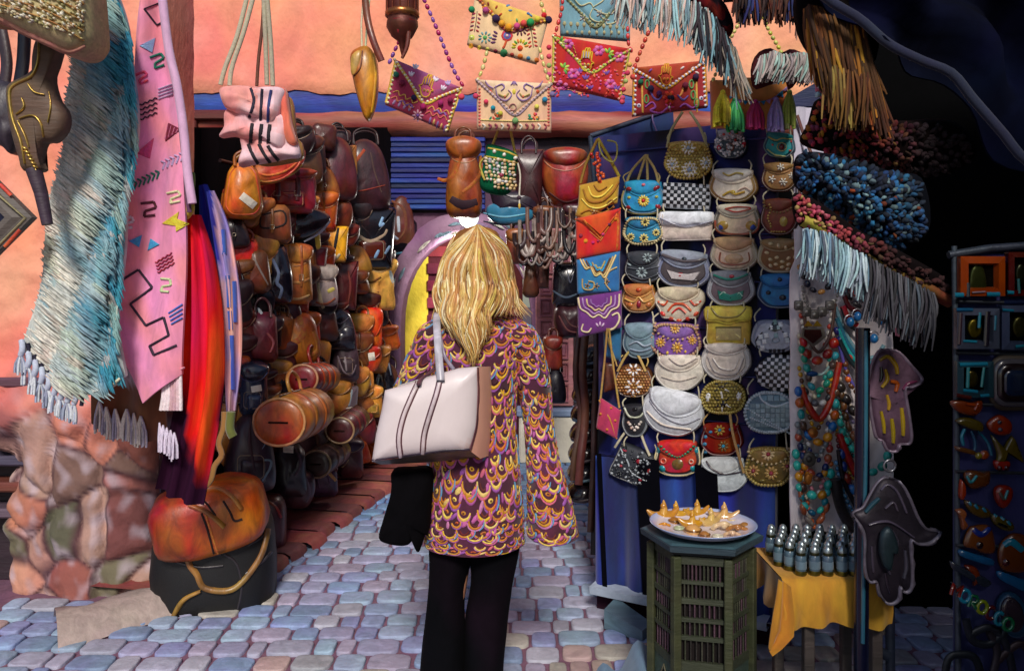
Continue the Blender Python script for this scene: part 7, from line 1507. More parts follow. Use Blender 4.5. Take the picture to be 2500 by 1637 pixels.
for k in range(6):
    if k: po = t.new('post', 'wood')
    p = hexc(RR, k); box(po, (p.x-.014, p.y-.014, 0), (p.x+.014, p.y+.014, .61), '383c24', .003, R(-102+30+k*60), (p.x, p.y))
for k in range(6):
    a, b = hexc(RR*.99, k), hexc(RR*.99, (k+1) % 6); e = (b-a).normalized(); n = V((e.y, -e.x, 0)); L_ = (b-a).length
    def lp(s, z, h): return a+e*s+V((0, 0, z))+n*h
    pn = t.new('side_panel', 'wood')
    def bx(s0, s1, z0, z1, h0, h1, col):
        vs = [lp(s, z, h) for h in (h0, h1) for s, z in ((s0, z0), (s1, z0), (s1, z1), (s0, z1))]; pn.add(vs, [(0, 3, 2, 1), (4, 5, 6, 7), (0, 1, 5, 4), (1, 2, 6, 5), (2, 3, 7, 6), (3, 0, 4, 7)], col, False)
    for z, hh in ((.235, .03), (.335, .014), (.395, .014), (.455, .018), (.52, .012), (.585, .026)): bx(.014, L_-.014, z, z+hh, -.012, .0, '323828')
    for z0, z1, nn in ((.468, .518, 10), (.532, .583, 10), (.41, .454, 8), (.35, .394, 8), (.266, .334, 7)):
        for i in range(nn):
            s = lerp(.02, L_-.02, (i+.5)/nn); tube(pn, [lp(s, z0, -.006), lp(s, (z0+z1)/2, -.006), lp(s, z1, -.006)], .003, random.choice(['3a2c34', '343828', '4c3440', '282420', '3c3c30']), 5, r1=lambda q: .0032+.0034*math.sin(math.pi*q*2)**2)
    ar = [(.18*L_, 0), (.18*L_, .12), (.3*L_, .15), (.28*L_, .165), (.42*L_, .19), (.5*L_, .215), (.58*L_, .19), (.72*L_, .165), (.7*L_, .15), (.82*L_, .12), (.82*L_, 0)]
    lf = [(.014, 0), *ar[:6], (.5*L_, .236), (.014, .236)]; rt = [(L_-.014, 0), (L_-.014, .236), (.5*L_, .236), *ar[5:]]
    for P in (lf, rt):
        q = len(P); vs = [lp(s, z, -.012) for s, z in P]+[lp(s, z, -.002) for s, z in P]; pn.add(vs, [tuple(range(q-1, -1, -1)), tuple(range(q, 2*q))]+[(j, (j+1) % q, q+(j+1) % q, q+j) for j in range(q)], '34443c', False)
    tube(pn, [lp(s, z, .0) for s, z in ar], .0035, '5c5844', 5)
t.done()
t = Thing('platter', 'white oval platter of golden carved pieces on the green table', 'platter'); m = t.new('dish', 'gloss'); pc = V((.655, 2.735, .664))
lathe(m, pc, [(.02, -.004), (.10, 0), (.155, .012), (.178, .028), (.181, .031), (.176, .031), (.152, .018), (.10, .007), (.002, .005)], lambda p: 'd8d0dc' if (p-pc).length < .17 else '9cacd8', 48); t.done()
def pz(u, v): z = .675; Y = (1.5-z)*F/(v-700); p = at(u, v, Y); return V((p.x, p.y, z))
SG = 'carved pieces on the platter'
def shellp(label, u, v, s, a, kind, col='b8822c'):
    t = Thing('carved_ornament', label, 'ornament', SG); m = t.new('ornament', 'gloss'); c = pz(u, v); k = s*1.3*2.7/F
    if kind == 0:
        P = [c+V((math.cos(R(a+w_))*k*w2, math.sin(R(a+w_))*k*w2, z*k)) for w_, w2, z in ((180, 1.1, .55), (180, .7, .2), (180, .3, .05), (0, .3, .05), (0, .7, .2), (0, 1.1, .6))]
        tube(m, P, k*.34, col, 8, 16, r1=lambda q: k*(.06+.34*math.sin(math.pi*q))); tube(m, [c+V((0, 0, .1*k)), c+V((.1*k, 0, .6*k)), c+V((.05*k, 0, 1.15*k))], k*.34, mixc(col, 'e8c060', .3), 8, 8, r1=lambda q: k*(.4-.36*q)); sph(m, c+V((.05*k, 0, .75*k)), k*.22, col)
    elif kind == 1: lathe(m, c-V((0, 0, .005)), [(k*.7, 0), (k*.75, .2*k), (k*.6, .5*k), (k*.3, .72*k), (0.0005, .78*k)], col, 16); tube(m, [c+V((math.cos(i*.5)*k*.72, math.sin(i*.5)*k*.72, .16*k)) for i in range(14)], k*.09, '6c4414', 6)
    elif kind == 2: tube(m, [c+V((math.cos(i*.5)*k*.6, math.sin(i*.5)*k*.5, .12*k)) for i in range(14)], k*.18, col, 8)
    else: tube(m, [c+V((x*k, y*k, .15*k+z*k)) for x, y, z in ((-.9, 0, 0), (-.5, .3, .1), (0, -.1, .35), (.45, .25, .1), (.9, -.1, 0))], k*.2, col, 8, 18); sph(m, c+V((0, 0, .35*k)), k*.3, col)
    t.done()
for i, a in enumerate((('winged horn piece at the far left rim of the platter', 1618, 1262, 30, 10, 0), ('tall pointed horn piece at the left back of the platter', 1648, 1258, 26, 0, 0, 'c08a28'), ('winged piece at the middle back of the platter', 1700, 1256, 27, 20, 0), ('winged piece with tall knob at the right back of the platter', 1766, 1264, 28, -10, 0, 'c09860'), ('winged piece in the centre of the platter', 1734, 1276, 26, 30, 0, 'c49c60'), ('golden winged piece left of the platter centre', 1688, 1280, 24, 0, 0, 'b88018'), ('brown oval piece near the left rim of the platter', 1646, 1272, 15, 0, 1, '9c6420'), ('large honey coloured dome at the front of the platter', 1692, 1296, 21, 0, 1, 'c89858'), ('small brown dome at the front of the platter', 1720, 1306, 14, 0, 1, '9c6c34'), ('small brown dome at the right rim of the platter', 1818, 1284, 14, 0, 1, '9c6c34'), ('pale green ring at the left front of the platter', 1658, 1290, 14, 0, 2, 'a8b08c'), ('cream ring at the right back of the platter', 1788, 1270, 13, 0, 2, 'd0b888'), ('wavy cream piece right of the platter centre', 1768, 1292, 24, 30, 3, 'd8bc94'), ('wavy brown piece near the right rim of the platter', 1800, 1296, 20, -20, 3, 'a87038'), ('small orange piece at the left front of the platter', 1622, 1284, 12, 0, 3, 'c88418'), ('pale ring at the front rim of the platter', 1752, 1310, 14, 0, 2, 'c8c0a8'), ('cream curled piece at the right front of the platter', 1788, 1308, 16, 60, 3, 'd0ac88'))): shellp(*a)
# ---- bottle table
t = Thing('side_table', 'small table under a yellow cloth crowded with little bottles', 'table'); X0_, X1_, Yf, Yb, zt = .895, 1.245, 2.62, 2.93, .535
m = t.new('tabletop', 'wood'); box(m, (X0_, Yf, zt-.03), (X1_, Yb, zt), '3c2c20')
for x, y in ((.985, Yf+.03), (1.21, Yf+.03), (.965, Yb-.04), (1.21, Yb-.04)): l = t.new('leg', 'wood'); box(l, (x-.017, y-.017, 0), (x+.017, y+.017, zt-.03), '4c4440', .003)
t.done()
t = Thing('tablecloth', 'mustard yellow cloth with pointed corner hanging over the bottle table', 'tablecloth'); m = t.new('cloth', 'cloth')
rows = []
prof = [(Yb+.004, zt+.006), (Yb-.1, zt+.006), (Yf+.1, zt+.006), (Yf+.01, zt+.006), (Yf-.008, zt-.004), (Yf-.014, zt-.05), (Yf-.02, zt-.10), (Yf-.016, zt-.145)]
for j, (y, z) in enumerate(prof): rows.append([V((lerp(X0_-.006, X1_+.006, i/30), y-(.010*math.sin(i*.8)*max(0, j-4)*.6), z-(.008*math.sin(i*.33) if j > 6 else 0))) for i in range(31)])
m.grid(rows, lambda p: mixc('b8801c', 'd0982c', max(0, min(1, .5+NZ.noise(p*9)*1.3))))
rows = []
for j in range(6): rows.append([V((X0_-.008-.012*math.sin(i*.9)*j*.3, lerp(Yb, Yf-.008, i/16), zt+.004-j*.022*(1+.9*max(0, (i-10)/6)**2*1.4+.25*math.sin(i*.8)))) for i in range(17)])
m.grid(rows, lambda p: mixc('b08858', 'c08c28', max(0, min(1, .5+NZ.noise(p*9)*1.5))))
S = FP(2.6); sheet(m, S, [[(lerp(a, b, i/5), v+(i*3), .01+.014*math.sin(i*1.6)) for i in range(6)] for a, b, v in ((1898, 1925, 1410), (1893, 1930, 1450), (1886, 1934, 1490), (1880, 1932, 1530), (1876, 1904, 1560), (1874, 1880, 1578))], 'c08020', .004)
t.done()
def bottle(): 
    t = Thing('glass_bottle', 'little blue grey bottle with domed cap, one of many alike on the yellow cloth', 'bottle', 'little bottles on the yellow cloth')
    c = V((0, 0, 0)); m = t.new('glass', 'bottle'); lathe(m, c, [(.002, 0), (.0165, 0), (.018, .004), (.018, .052), (.0165, .062), (.010, .07), (.009, .076)], '4c6474', 14)
    b = t.new('base_band', 'metal', m); lathe(b, c, [(.0184, .002), (.0188, .004), (.0188, .014), (.0184, .016)], '6c6428', 14)
    l = t.new('label', 'cloth', m); lathe(l, c, [(.0183, .022), (.0184, .023), (.0184, .046), (.0183, .047)], '5c7484', 14)
    k = t.new('cap', 'metal'); lathe(k, c, [(.0135, .066), (.0148, .068), (.0148, .078), (.0135, .087), (.0095, .094), (.0045, .0975), (.0003, .0985)], 'a8b4b8', 12); n = t.new('cap_ring', 'metal', k); lathe(n, c, [(.0150, .066), (.0156, .068), (.0156, .074), (.0150, .076)], '484830', 12)
    return t.done()
bp_ = []
for r_ in range(6):
    y = Yf+.032+r_*.048
    for i in range(9 if r_ != 5 else 7):
        x = .922+i*.0435+(.02 if r_ % 2 else 0)+rnd(-.003, .003)
        if x > 1.215 or (r_ == 0 and i == 0): continue
        bp_.append((x, y+rnd(-.004, .004)))
b0 = bottle(); b0.location = (*bp_[0], zt+.007)
for x, y in bp_[1:]: b = copy_tree(b0, (0, 0, 0)); b.location = (x, y, zt+.007); b.rotation_euler.z = rnd(0, 6)
# wedge and cloth on the ground
t = Thing('wooden_wedge', 'grey blue wedge holding the foot of the display board', 'wedge'); m = t.new('wedge', 'wood'); o = at(1468, 1492, 3.62); z0 = 0
pts = [(.405, 3.50), (.55, 3.36), (.60, 3.42), (.47, 3.60)]; vs = [V((x, y, 0)) for x, y in pts]+[V((x, y, z)) for (x, y), z in zip(pts, (.085, .05, .06, .1))]
m.add(vs, [(3, 2, 1, 0), (4, 5, 6, 7)]+[(j, (j+1) % 4, 4+(j+1) % 4, 4+j) for j in range(4)], '5c7484', False); t.done()
t = Thing('folded_cloth', 'crumpled grey blue cloth on the ground against the green table', 'cloth'); m = t.new('cloth', 'cloth')
rows = [[V((lerp(.30, .52, i/12)+j*.012, 2.95-j*.09, max(.004, .10-.012*j+.035*math.sin(i*.9+j*.7)+.012*(i-4))*(1 if j < 6 else .3))) for i in range(13)] for j in range(8)]; m.grid(rows, '5c7890'); t.done()
# ---- dim rack of mirrors and trinkets at the far right
RK = FP(2.35); t = Thing('trinket_rack', 'dark metal rack holding mirrors and trinkets at the far right', 'rack'); m = t.new('upright', 'tin'); tube(m, [RK.pt(2334, 600, -.01), RK.pt(2340, 1100, -.01), RK.pt(2344, 1690, -.01)], .009, '3c4450', 6)
m = t.new('top_rail', 'tin'); tube(m, [RK.pt(2320, 622, -.01), RK.pt(2420, 606, -.01), RK.pt(2560, 596, -.01)], .012, '343c48', 6)
m = t.new('backing', 'cloth'); box(m, (RK.pt(2340, 1, 0).x, 2.372, .25), (RK.pt(2600, 1, 0).x, 2.38, 1.6), '141a50')
for v in (735, 860, 985, 1150, 1330): m = t.new('shelf', 'tin'); tube(m, [RK.pt(2334, v, 0), RK.pt(2560, v+6, 0)], .005, '2c3038', 6)
t.done()
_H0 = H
def H(s): c = _H0(s); return tuple(x*.36 for x in c) if isinstance(s, str) else c      # rack wares' colours cut down to paint in the shade
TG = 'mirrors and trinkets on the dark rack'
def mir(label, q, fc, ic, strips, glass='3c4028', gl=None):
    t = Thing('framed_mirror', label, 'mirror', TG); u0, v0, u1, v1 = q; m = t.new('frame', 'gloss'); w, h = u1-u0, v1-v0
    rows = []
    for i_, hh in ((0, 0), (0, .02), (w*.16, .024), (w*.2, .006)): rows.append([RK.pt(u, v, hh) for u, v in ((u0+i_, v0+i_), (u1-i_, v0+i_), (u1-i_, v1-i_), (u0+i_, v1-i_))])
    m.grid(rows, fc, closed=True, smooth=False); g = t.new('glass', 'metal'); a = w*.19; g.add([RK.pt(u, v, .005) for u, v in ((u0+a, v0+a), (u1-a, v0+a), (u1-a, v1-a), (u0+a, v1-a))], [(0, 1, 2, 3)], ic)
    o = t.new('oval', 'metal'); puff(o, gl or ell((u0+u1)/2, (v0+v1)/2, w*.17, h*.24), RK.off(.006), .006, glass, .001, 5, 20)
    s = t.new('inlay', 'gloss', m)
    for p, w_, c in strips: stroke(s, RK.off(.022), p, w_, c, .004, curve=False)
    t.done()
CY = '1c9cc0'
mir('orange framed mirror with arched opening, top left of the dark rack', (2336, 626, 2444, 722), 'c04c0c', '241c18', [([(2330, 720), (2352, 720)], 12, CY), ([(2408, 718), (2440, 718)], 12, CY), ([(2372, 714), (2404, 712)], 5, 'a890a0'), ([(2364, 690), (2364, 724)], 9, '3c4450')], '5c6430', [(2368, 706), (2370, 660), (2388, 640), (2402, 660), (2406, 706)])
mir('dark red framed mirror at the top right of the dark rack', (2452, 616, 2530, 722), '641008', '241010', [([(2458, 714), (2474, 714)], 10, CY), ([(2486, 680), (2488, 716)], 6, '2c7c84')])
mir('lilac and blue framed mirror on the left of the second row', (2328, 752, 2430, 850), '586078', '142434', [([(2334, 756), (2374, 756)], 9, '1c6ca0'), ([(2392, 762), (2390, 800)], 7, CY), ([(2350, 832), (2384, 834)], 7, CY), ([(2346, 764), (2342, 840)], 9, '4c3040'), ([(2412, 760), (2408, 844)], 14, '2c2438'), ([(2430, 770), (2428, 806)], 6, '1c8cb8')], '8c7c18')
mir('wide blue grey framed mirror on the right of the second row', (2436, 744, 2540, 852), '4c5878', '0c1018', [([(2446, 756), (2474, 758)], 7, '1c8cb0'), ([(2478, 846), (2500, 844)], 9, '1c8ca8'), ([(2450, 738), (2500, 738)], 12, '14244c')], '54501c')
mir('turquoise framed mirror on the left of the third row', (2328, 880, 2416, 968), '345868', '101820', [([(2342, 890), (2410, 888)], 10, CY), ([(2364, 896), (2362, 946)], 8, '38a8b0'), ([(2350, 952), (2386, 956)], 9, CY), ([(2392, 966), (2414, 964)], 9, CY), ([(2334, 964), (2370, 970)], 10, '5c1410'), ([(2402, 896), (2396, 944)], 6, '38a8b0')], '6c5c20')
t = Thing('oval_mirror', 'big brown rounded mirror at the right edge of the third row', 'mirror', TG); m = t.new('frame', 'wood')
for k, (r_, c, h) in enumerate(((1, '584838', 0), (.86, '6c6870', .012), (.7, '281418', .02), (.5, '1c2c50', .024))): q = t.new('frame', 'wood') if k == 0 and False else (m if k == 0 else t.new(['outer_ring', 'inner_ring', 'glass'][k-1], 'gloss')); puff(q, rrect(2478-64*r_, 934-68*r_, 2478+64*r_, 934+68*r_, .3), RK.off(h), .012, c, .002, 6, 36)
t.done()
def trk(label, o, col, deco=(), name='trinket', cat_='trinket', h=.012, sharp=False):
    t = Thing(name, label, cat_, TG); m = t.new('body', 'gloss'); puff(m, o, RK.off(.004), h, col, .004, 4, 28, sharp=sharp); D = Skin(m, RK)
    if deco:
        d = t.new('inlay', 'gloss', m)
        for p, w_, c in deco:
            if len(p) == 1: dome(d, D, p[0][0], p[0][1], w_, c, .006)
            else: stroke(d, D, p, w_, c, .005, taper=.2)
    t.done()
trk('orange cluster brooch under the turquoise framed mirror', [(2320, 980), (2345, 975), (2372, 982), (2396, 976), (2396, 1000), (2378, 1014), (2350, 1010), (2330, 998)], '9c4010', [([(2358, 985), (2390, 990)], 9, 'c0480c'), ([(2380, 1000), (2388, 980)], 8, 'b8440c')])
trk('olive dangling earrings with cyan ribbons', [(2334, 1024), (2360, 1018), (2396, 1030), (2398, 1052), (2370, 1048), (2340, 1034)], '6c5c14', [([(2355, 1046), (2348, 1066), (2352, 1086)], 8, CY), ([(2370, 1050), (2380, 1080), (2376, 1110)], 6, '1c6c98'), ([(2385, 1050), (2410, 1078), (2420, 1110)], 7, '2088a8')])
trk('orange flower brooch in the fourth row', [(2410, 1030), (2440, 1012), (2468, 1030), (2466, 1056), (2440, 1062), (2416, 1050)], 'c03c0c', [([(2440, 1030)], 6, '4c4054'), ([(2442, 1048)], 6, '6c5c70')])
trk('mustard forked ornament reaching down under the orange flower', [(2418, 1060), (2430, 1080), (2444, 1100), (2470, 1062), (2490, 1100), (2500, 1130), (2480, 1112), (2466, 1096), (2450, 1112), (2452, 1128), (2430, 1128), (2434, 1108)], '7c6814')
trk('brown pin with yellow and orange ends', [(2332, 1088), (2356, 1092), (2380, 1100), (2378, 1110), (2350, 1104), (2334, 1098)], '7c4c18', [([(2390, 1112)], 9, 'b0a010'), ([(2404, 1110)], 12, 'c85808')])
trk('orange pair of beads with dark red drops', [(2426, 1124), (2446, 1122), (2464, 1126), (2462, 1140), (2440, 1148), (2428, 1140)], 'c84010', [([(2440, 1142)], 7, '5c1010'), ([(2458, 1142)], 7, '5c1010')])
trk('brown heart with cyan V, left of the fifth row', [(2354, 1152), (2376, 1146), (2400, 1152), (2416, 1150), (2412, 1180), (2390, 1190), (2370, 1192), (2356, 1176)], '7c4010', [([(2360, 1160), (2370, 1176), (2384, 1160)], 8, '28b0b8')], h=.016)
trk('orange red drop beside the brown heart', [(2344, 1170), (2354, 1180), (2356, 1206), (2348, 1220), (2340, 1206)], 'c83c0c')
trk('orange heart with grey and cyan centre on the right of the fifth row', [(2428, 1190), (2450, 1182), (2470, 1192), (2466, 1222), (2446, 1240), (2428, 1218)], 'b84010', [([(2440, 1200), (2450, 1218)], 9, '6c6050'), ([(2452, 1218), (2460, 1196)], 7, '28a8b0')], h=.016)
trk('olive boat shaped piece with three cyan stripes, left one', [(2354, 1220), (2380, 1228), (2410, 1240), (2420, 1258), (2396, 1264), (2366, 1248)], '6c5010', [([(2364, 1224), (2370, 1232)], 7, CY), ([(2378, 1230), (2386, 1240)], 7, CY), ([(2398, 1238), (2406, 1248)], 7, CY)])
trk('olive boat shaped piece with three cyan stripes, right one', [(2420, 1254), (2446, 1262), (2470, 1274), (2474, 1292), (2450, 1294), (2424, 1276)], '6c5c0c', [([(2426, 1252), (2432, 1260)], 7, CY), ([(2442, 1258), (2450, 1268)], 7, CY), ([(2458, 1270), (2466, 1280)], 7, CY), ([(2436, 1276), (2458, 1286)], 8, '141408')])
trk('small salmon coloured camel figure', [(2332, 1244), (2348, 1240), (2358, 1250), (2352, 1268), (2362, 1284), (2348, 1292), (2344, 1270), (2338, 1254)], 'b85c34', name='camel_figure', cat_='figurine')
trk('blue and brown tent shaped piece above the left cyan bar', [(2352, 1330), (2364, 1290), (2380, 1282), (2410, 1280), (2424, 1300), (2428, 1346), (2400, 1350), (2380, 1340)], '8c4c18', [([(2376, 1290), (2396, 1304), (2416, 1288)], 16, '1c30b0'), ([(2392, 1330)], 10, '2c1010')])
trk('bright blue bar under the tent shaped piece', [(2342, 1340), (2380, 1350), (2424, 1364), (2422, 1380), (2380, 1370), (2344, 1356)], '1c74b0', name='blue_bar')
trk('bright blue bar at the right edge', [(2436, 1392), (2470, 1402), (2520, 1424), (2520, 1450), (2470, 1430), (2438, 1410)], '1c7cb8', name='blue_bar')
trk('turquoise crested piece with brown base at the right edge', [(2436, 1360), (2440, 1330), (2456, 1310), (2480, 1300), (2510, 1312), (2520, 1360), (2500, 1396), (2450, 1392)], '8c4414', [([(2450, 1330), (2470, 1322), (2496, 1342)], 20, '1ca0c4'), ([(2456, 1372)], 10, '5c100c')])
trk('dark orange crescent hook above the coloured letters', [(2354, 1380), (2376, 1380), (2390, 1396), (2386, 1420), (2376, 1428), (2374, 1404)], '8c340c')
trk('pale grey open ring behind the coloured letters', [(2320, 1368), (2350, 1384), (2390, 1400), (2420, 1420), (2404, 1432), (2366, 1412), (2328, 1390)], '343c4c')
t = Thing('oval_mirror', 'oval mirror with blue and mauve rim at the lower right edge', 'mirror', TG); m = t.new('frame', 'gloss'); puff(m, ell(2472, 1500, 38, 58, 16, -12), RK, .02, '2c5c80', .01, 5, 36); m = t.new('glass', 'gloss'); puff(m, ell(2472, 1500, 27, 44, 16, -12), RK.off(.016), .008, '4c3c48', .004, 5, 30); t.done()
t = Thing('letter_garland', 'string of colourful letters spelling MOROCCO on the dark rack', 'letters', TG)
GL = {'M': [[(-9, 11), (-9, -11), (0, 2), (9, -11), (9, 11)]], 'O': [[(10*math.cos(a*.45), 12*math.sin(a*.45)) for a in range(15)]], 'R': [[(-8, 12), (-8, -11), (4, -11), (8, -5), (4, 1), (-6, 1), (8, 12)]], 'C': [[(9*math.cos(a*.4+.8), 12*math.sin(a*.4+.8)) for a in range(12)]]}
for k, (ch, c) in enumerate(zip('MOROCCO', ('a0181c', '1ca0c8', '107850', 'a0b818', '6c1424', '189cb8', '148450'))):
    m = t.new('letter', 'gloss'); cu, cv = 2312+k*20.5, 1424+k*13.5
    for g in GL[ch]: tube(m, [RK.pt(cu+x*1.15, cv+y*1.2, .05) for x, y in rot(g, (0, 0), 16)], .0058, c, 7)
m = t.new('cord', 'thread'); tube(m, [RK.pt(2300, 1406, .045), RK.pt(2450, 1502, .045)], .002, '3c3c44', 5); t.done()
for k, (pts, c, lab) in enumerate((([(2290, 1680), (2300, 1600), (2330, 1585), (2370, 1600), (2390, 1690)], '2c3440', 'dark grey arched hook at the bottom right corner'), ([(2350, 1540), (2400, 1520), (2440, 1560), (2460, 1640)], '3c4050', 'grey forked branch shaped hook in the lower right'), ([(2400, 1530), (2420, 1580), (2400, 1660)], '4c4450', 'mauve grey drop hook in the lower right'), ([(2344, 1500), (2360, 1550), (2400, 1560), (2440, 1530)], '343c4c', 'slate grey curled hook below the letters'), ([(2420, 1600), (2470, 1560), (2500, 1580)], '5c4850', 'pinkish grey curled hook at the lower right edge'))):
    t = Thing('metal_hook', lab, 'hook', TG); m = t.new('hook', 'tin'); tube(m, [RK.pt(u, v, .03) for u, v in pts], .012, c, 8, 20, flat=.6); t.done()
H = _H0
# ---------------------------------------------------------------- the woman, seen from behind
YW = 2.80
class Loft:                                       # closed tube of oval rings (u, v, half width px, depth m, Y, tilt)
    def __init__(s, rings, n=40, wr=0):
        s.n = n; s.rows = []; ks = [V((r[0], r[1], r[2])) for r in rings]; k2 = [V((r[3], r[4], r[5] if len(r) > 5 else 0)) for r in rings]
        m = (len(rings)-1)*5+1; A = cat(ks, m, False); B = cat(k2, m, False); s.m = m
        for i in range(m):
            u, v, hw = A[i]; d, Y, tl = B[i]; rr = []
            for j in range(n):
                a = 2*math.pi*j/n; c = at(u, v, Y); x = math.cos(a)*hw/F*Y; y = -math.sin(a)*d
                k = 1+wr*NZ.noise(V((math.cos(a)*1.5, math.sin(a)*1.5, i*.22)))+wr*.6*math.sin(a*5+i*.15)
                rr.append(c+V((x*k, y*k, -x*tl)))
            s.rows.append(rr)
        s.L = rings[-1][1]-rings[0][1]; s.W = 2*math.pi*sum(r[2] for r in rings)/len(rings)
    def P(s, a, b):
        i = max(0, min(s.m-1.001, b*(s.m-1))); k = int(i); f = i-k; j = (a % 1)*s.n; q = int(j) % s.n; g = j-int(j); q2 = (q+1) % s.n
        return s.rows[k][q].lerp(s.rows[k][q2], g).lerp(s.rows[k+1][q].lerp(s.rows[k+1][q2], g), f)
    def pt(s, u, v, h=0):
        a, b = u/s.W, v/s.L; p = s.P(a, b); e = s.P(a+.01, b)-s.P(a-.01, b); f = s.P(a, min(1, b+.01))-s.P(a, max(0, b-.01)); n = f.cross(e)
        if n.length < 1e-9: return p
        n.normalize(); k = int(max(0, min(s.m-1, b*(s.m-1)))); c = sum(s.rows[k], V())/s.n
        if n.dot(p-c) < 0: n = -n
        return p+n*h
def skin_body():
    J = {}; E = []
    def j(n, p, r, par=None): J[n] = (V(p), r, len(J)); (E.append((J[par][2], J[n][2])) if par else None)
    A = lambda u, v, Y=YW: at(u, v, Y)
    j('pelvis', A(1162, 1215), .12); j('waist', A(1162, 1060), .105, 'pelvis'); j('chest', A(1162, 900), .125, 'waist'); j('neck0', A(1163, 800), .075, 'chest'); j('neck', A(1163, 750), .05, 'neck0'); j('jaw', A(1163, 700, 2.83), .065, 'neck'); j('head', A(1163, 640, 2.84), .088, 'jaw'); j('crown', A(1163, 590, 2.84), .07, 'head')
    for s, n, sh, el, wr_, hd in ((1, 'r', (1262, 815, 2.80), (1312, 1010, 2.86), (1338, 1180, 2.72), (1342, 1215, 2.70)), (-1, 'l', (1064, 815, 2.80), (1010, 985, 2.88), (1010, 1075, 3.06), (1012, 1092, 3.10))):
        j('sh'+n, A(*sh), .06, 'neck0'); j('el'+n, A(*el), .042, 'sh'+n); j('wr'+n, A(*wr_), .026, 'el'+n); j('pa'+n, A(*hd), .032, 'wr'+n)
        pv = A(*hd); dr = (pv-A(*wr_)).normalized(); sd_ = dr.cross(V((0, 1, .2))).normalized()
        for k in range(4):
            b = pv+sd_*(k-1.5)*.019+dr*.035; ln = (.062, .072, .068, .052)[k]
            j(f'f{n}{k}a', b, .0095, 'pa'+n); j(f'f{n}{k}b', b+dr*ln*.5, .0085, f'f{n}{k}a'); j(f'f{n}{k}c', b+dr*ln*.9+V((0, .02, -.008)), .007, f'f{n}{k}b')
        j(f't{n}a', pv-sd_*.035*s+dr*.005, .011, 'pa'+n); j(f't{n}b', pv-sd_*.05*s+dr*.035, .009, f't{n}a')
    for n, hp, kn, an in (('r', (1200, 1260), (1192, 1480), (1178, 1715)), ('l', (1112, 1260), (1094, 1480), (1086, 1715))):
        j('hip'+n, A(*hp), .085, 'pelvis'); j('kn'+n, A(*kn), .058, 'hip'+n); j('an'+n, A(*an), .038, 'kn'+n); p = A(*an); j('toe'+n, (p.x, p.y+.15, .035), .032, 'an'+n)
    vs = [None]*len(J)
    for p, r, i in J.values(): vs[i] = p
    me = bpy.data.meshes.new('sk'); me.from_pydata(vs, E, []); o = bpy.data.objects.new('sk', me); COL.objects.link(o)
    o.modifiers.new('s', 'SKIN'); sv_ = me.skin_vertices[0].data
    for p, r, i in J.values(): sv_[i].radius = (r, r)
    sv_[0].use_root = True; o.modifiers.new('u', 'SUBSURF').levels = 2
    bpy.context.view_layer.update(); ev = o.evaluated_get(bpy.context.evaluated_depsgraph_get()); m2 = ev.to_mesh(); out = ([v.co.copy() for v in m2.vertices], [tuple(p.vertices) for p in m2.polygons]); ev.to_mesh_clear(); bpy.data.objects.remove(o); bpy.data.meshes.remove(me)
    return out
t = Thing('person', 'long haired blonde woman seen from behind in a feather patterned tunic and black trousers', 'person')
m = t.new('body', 'skin'); vs, fs = skin_body(); m.add(vs, fs, 'c88c6c')
hc = at(1163, 648, 2.86)
for x in (-.032, .032): e = t.new('eye', 'gloss'); sph(e, hc+V((x, .088, .0)), .011, 'e8e4e0', None, 10); q = t.new('ear', 'skin'); sph(q, hc+V((x*2.6, .0, -.01)), .018, 'c08060', .03, 8)
q = t.new('nose', 'skin'); tube(q, [hc+V((0, .088, .0)), hc+V((0, .108, -.035))], .008, 'c88c6c', 8, r1=.013); q = t.new('mouth', 'skin'); tube(q, [hc+V((x, .092-.3*x*x*8, -.062)) for x in (-.024, -.012, 0, .012, .024)], .006, 'a04c48', 6)
# trousers
for nm, rg in (('left', [(1112, 1240, 68, .12, YW), (1104, 1330, 57, .10, YW), (1092, 1420, 45, .09, YW), (1086, 1500, 48, .09, YW), (1083, 1600, 56, .11, YW), (1082, 1690, 62, .13, YW), (1082, 1742, 66, .14, YW)]), ('right', [(1206, 1240, 68, .12, YW), (1206, 1330, 63, .10, YW), (1200, 1420, 51, .09, YW), (1188, 1500, 53, .09, YW), (1180, 1600, 50, .11, YW), (1176, 1690, 52, .12, YW), (1174, 1742, 56, .13, YW)])):
    m = t.new('trouser_leg', 'dark'); L_ = Loft(rg, 32, .04); m.grid(L_.rows, lambda p: mixc('06060a', '140a14', max(0, min(1, .3+NZ.noise(p*6)))), closed=True)
for x in (1086, 1176): m = t.new('boot', 'leather'); p = at(x, 1735, YW); blob(m, V((p.x, p.y+.07, .045)), (.045, .14, .045), .6, .8, '0c0a0c')
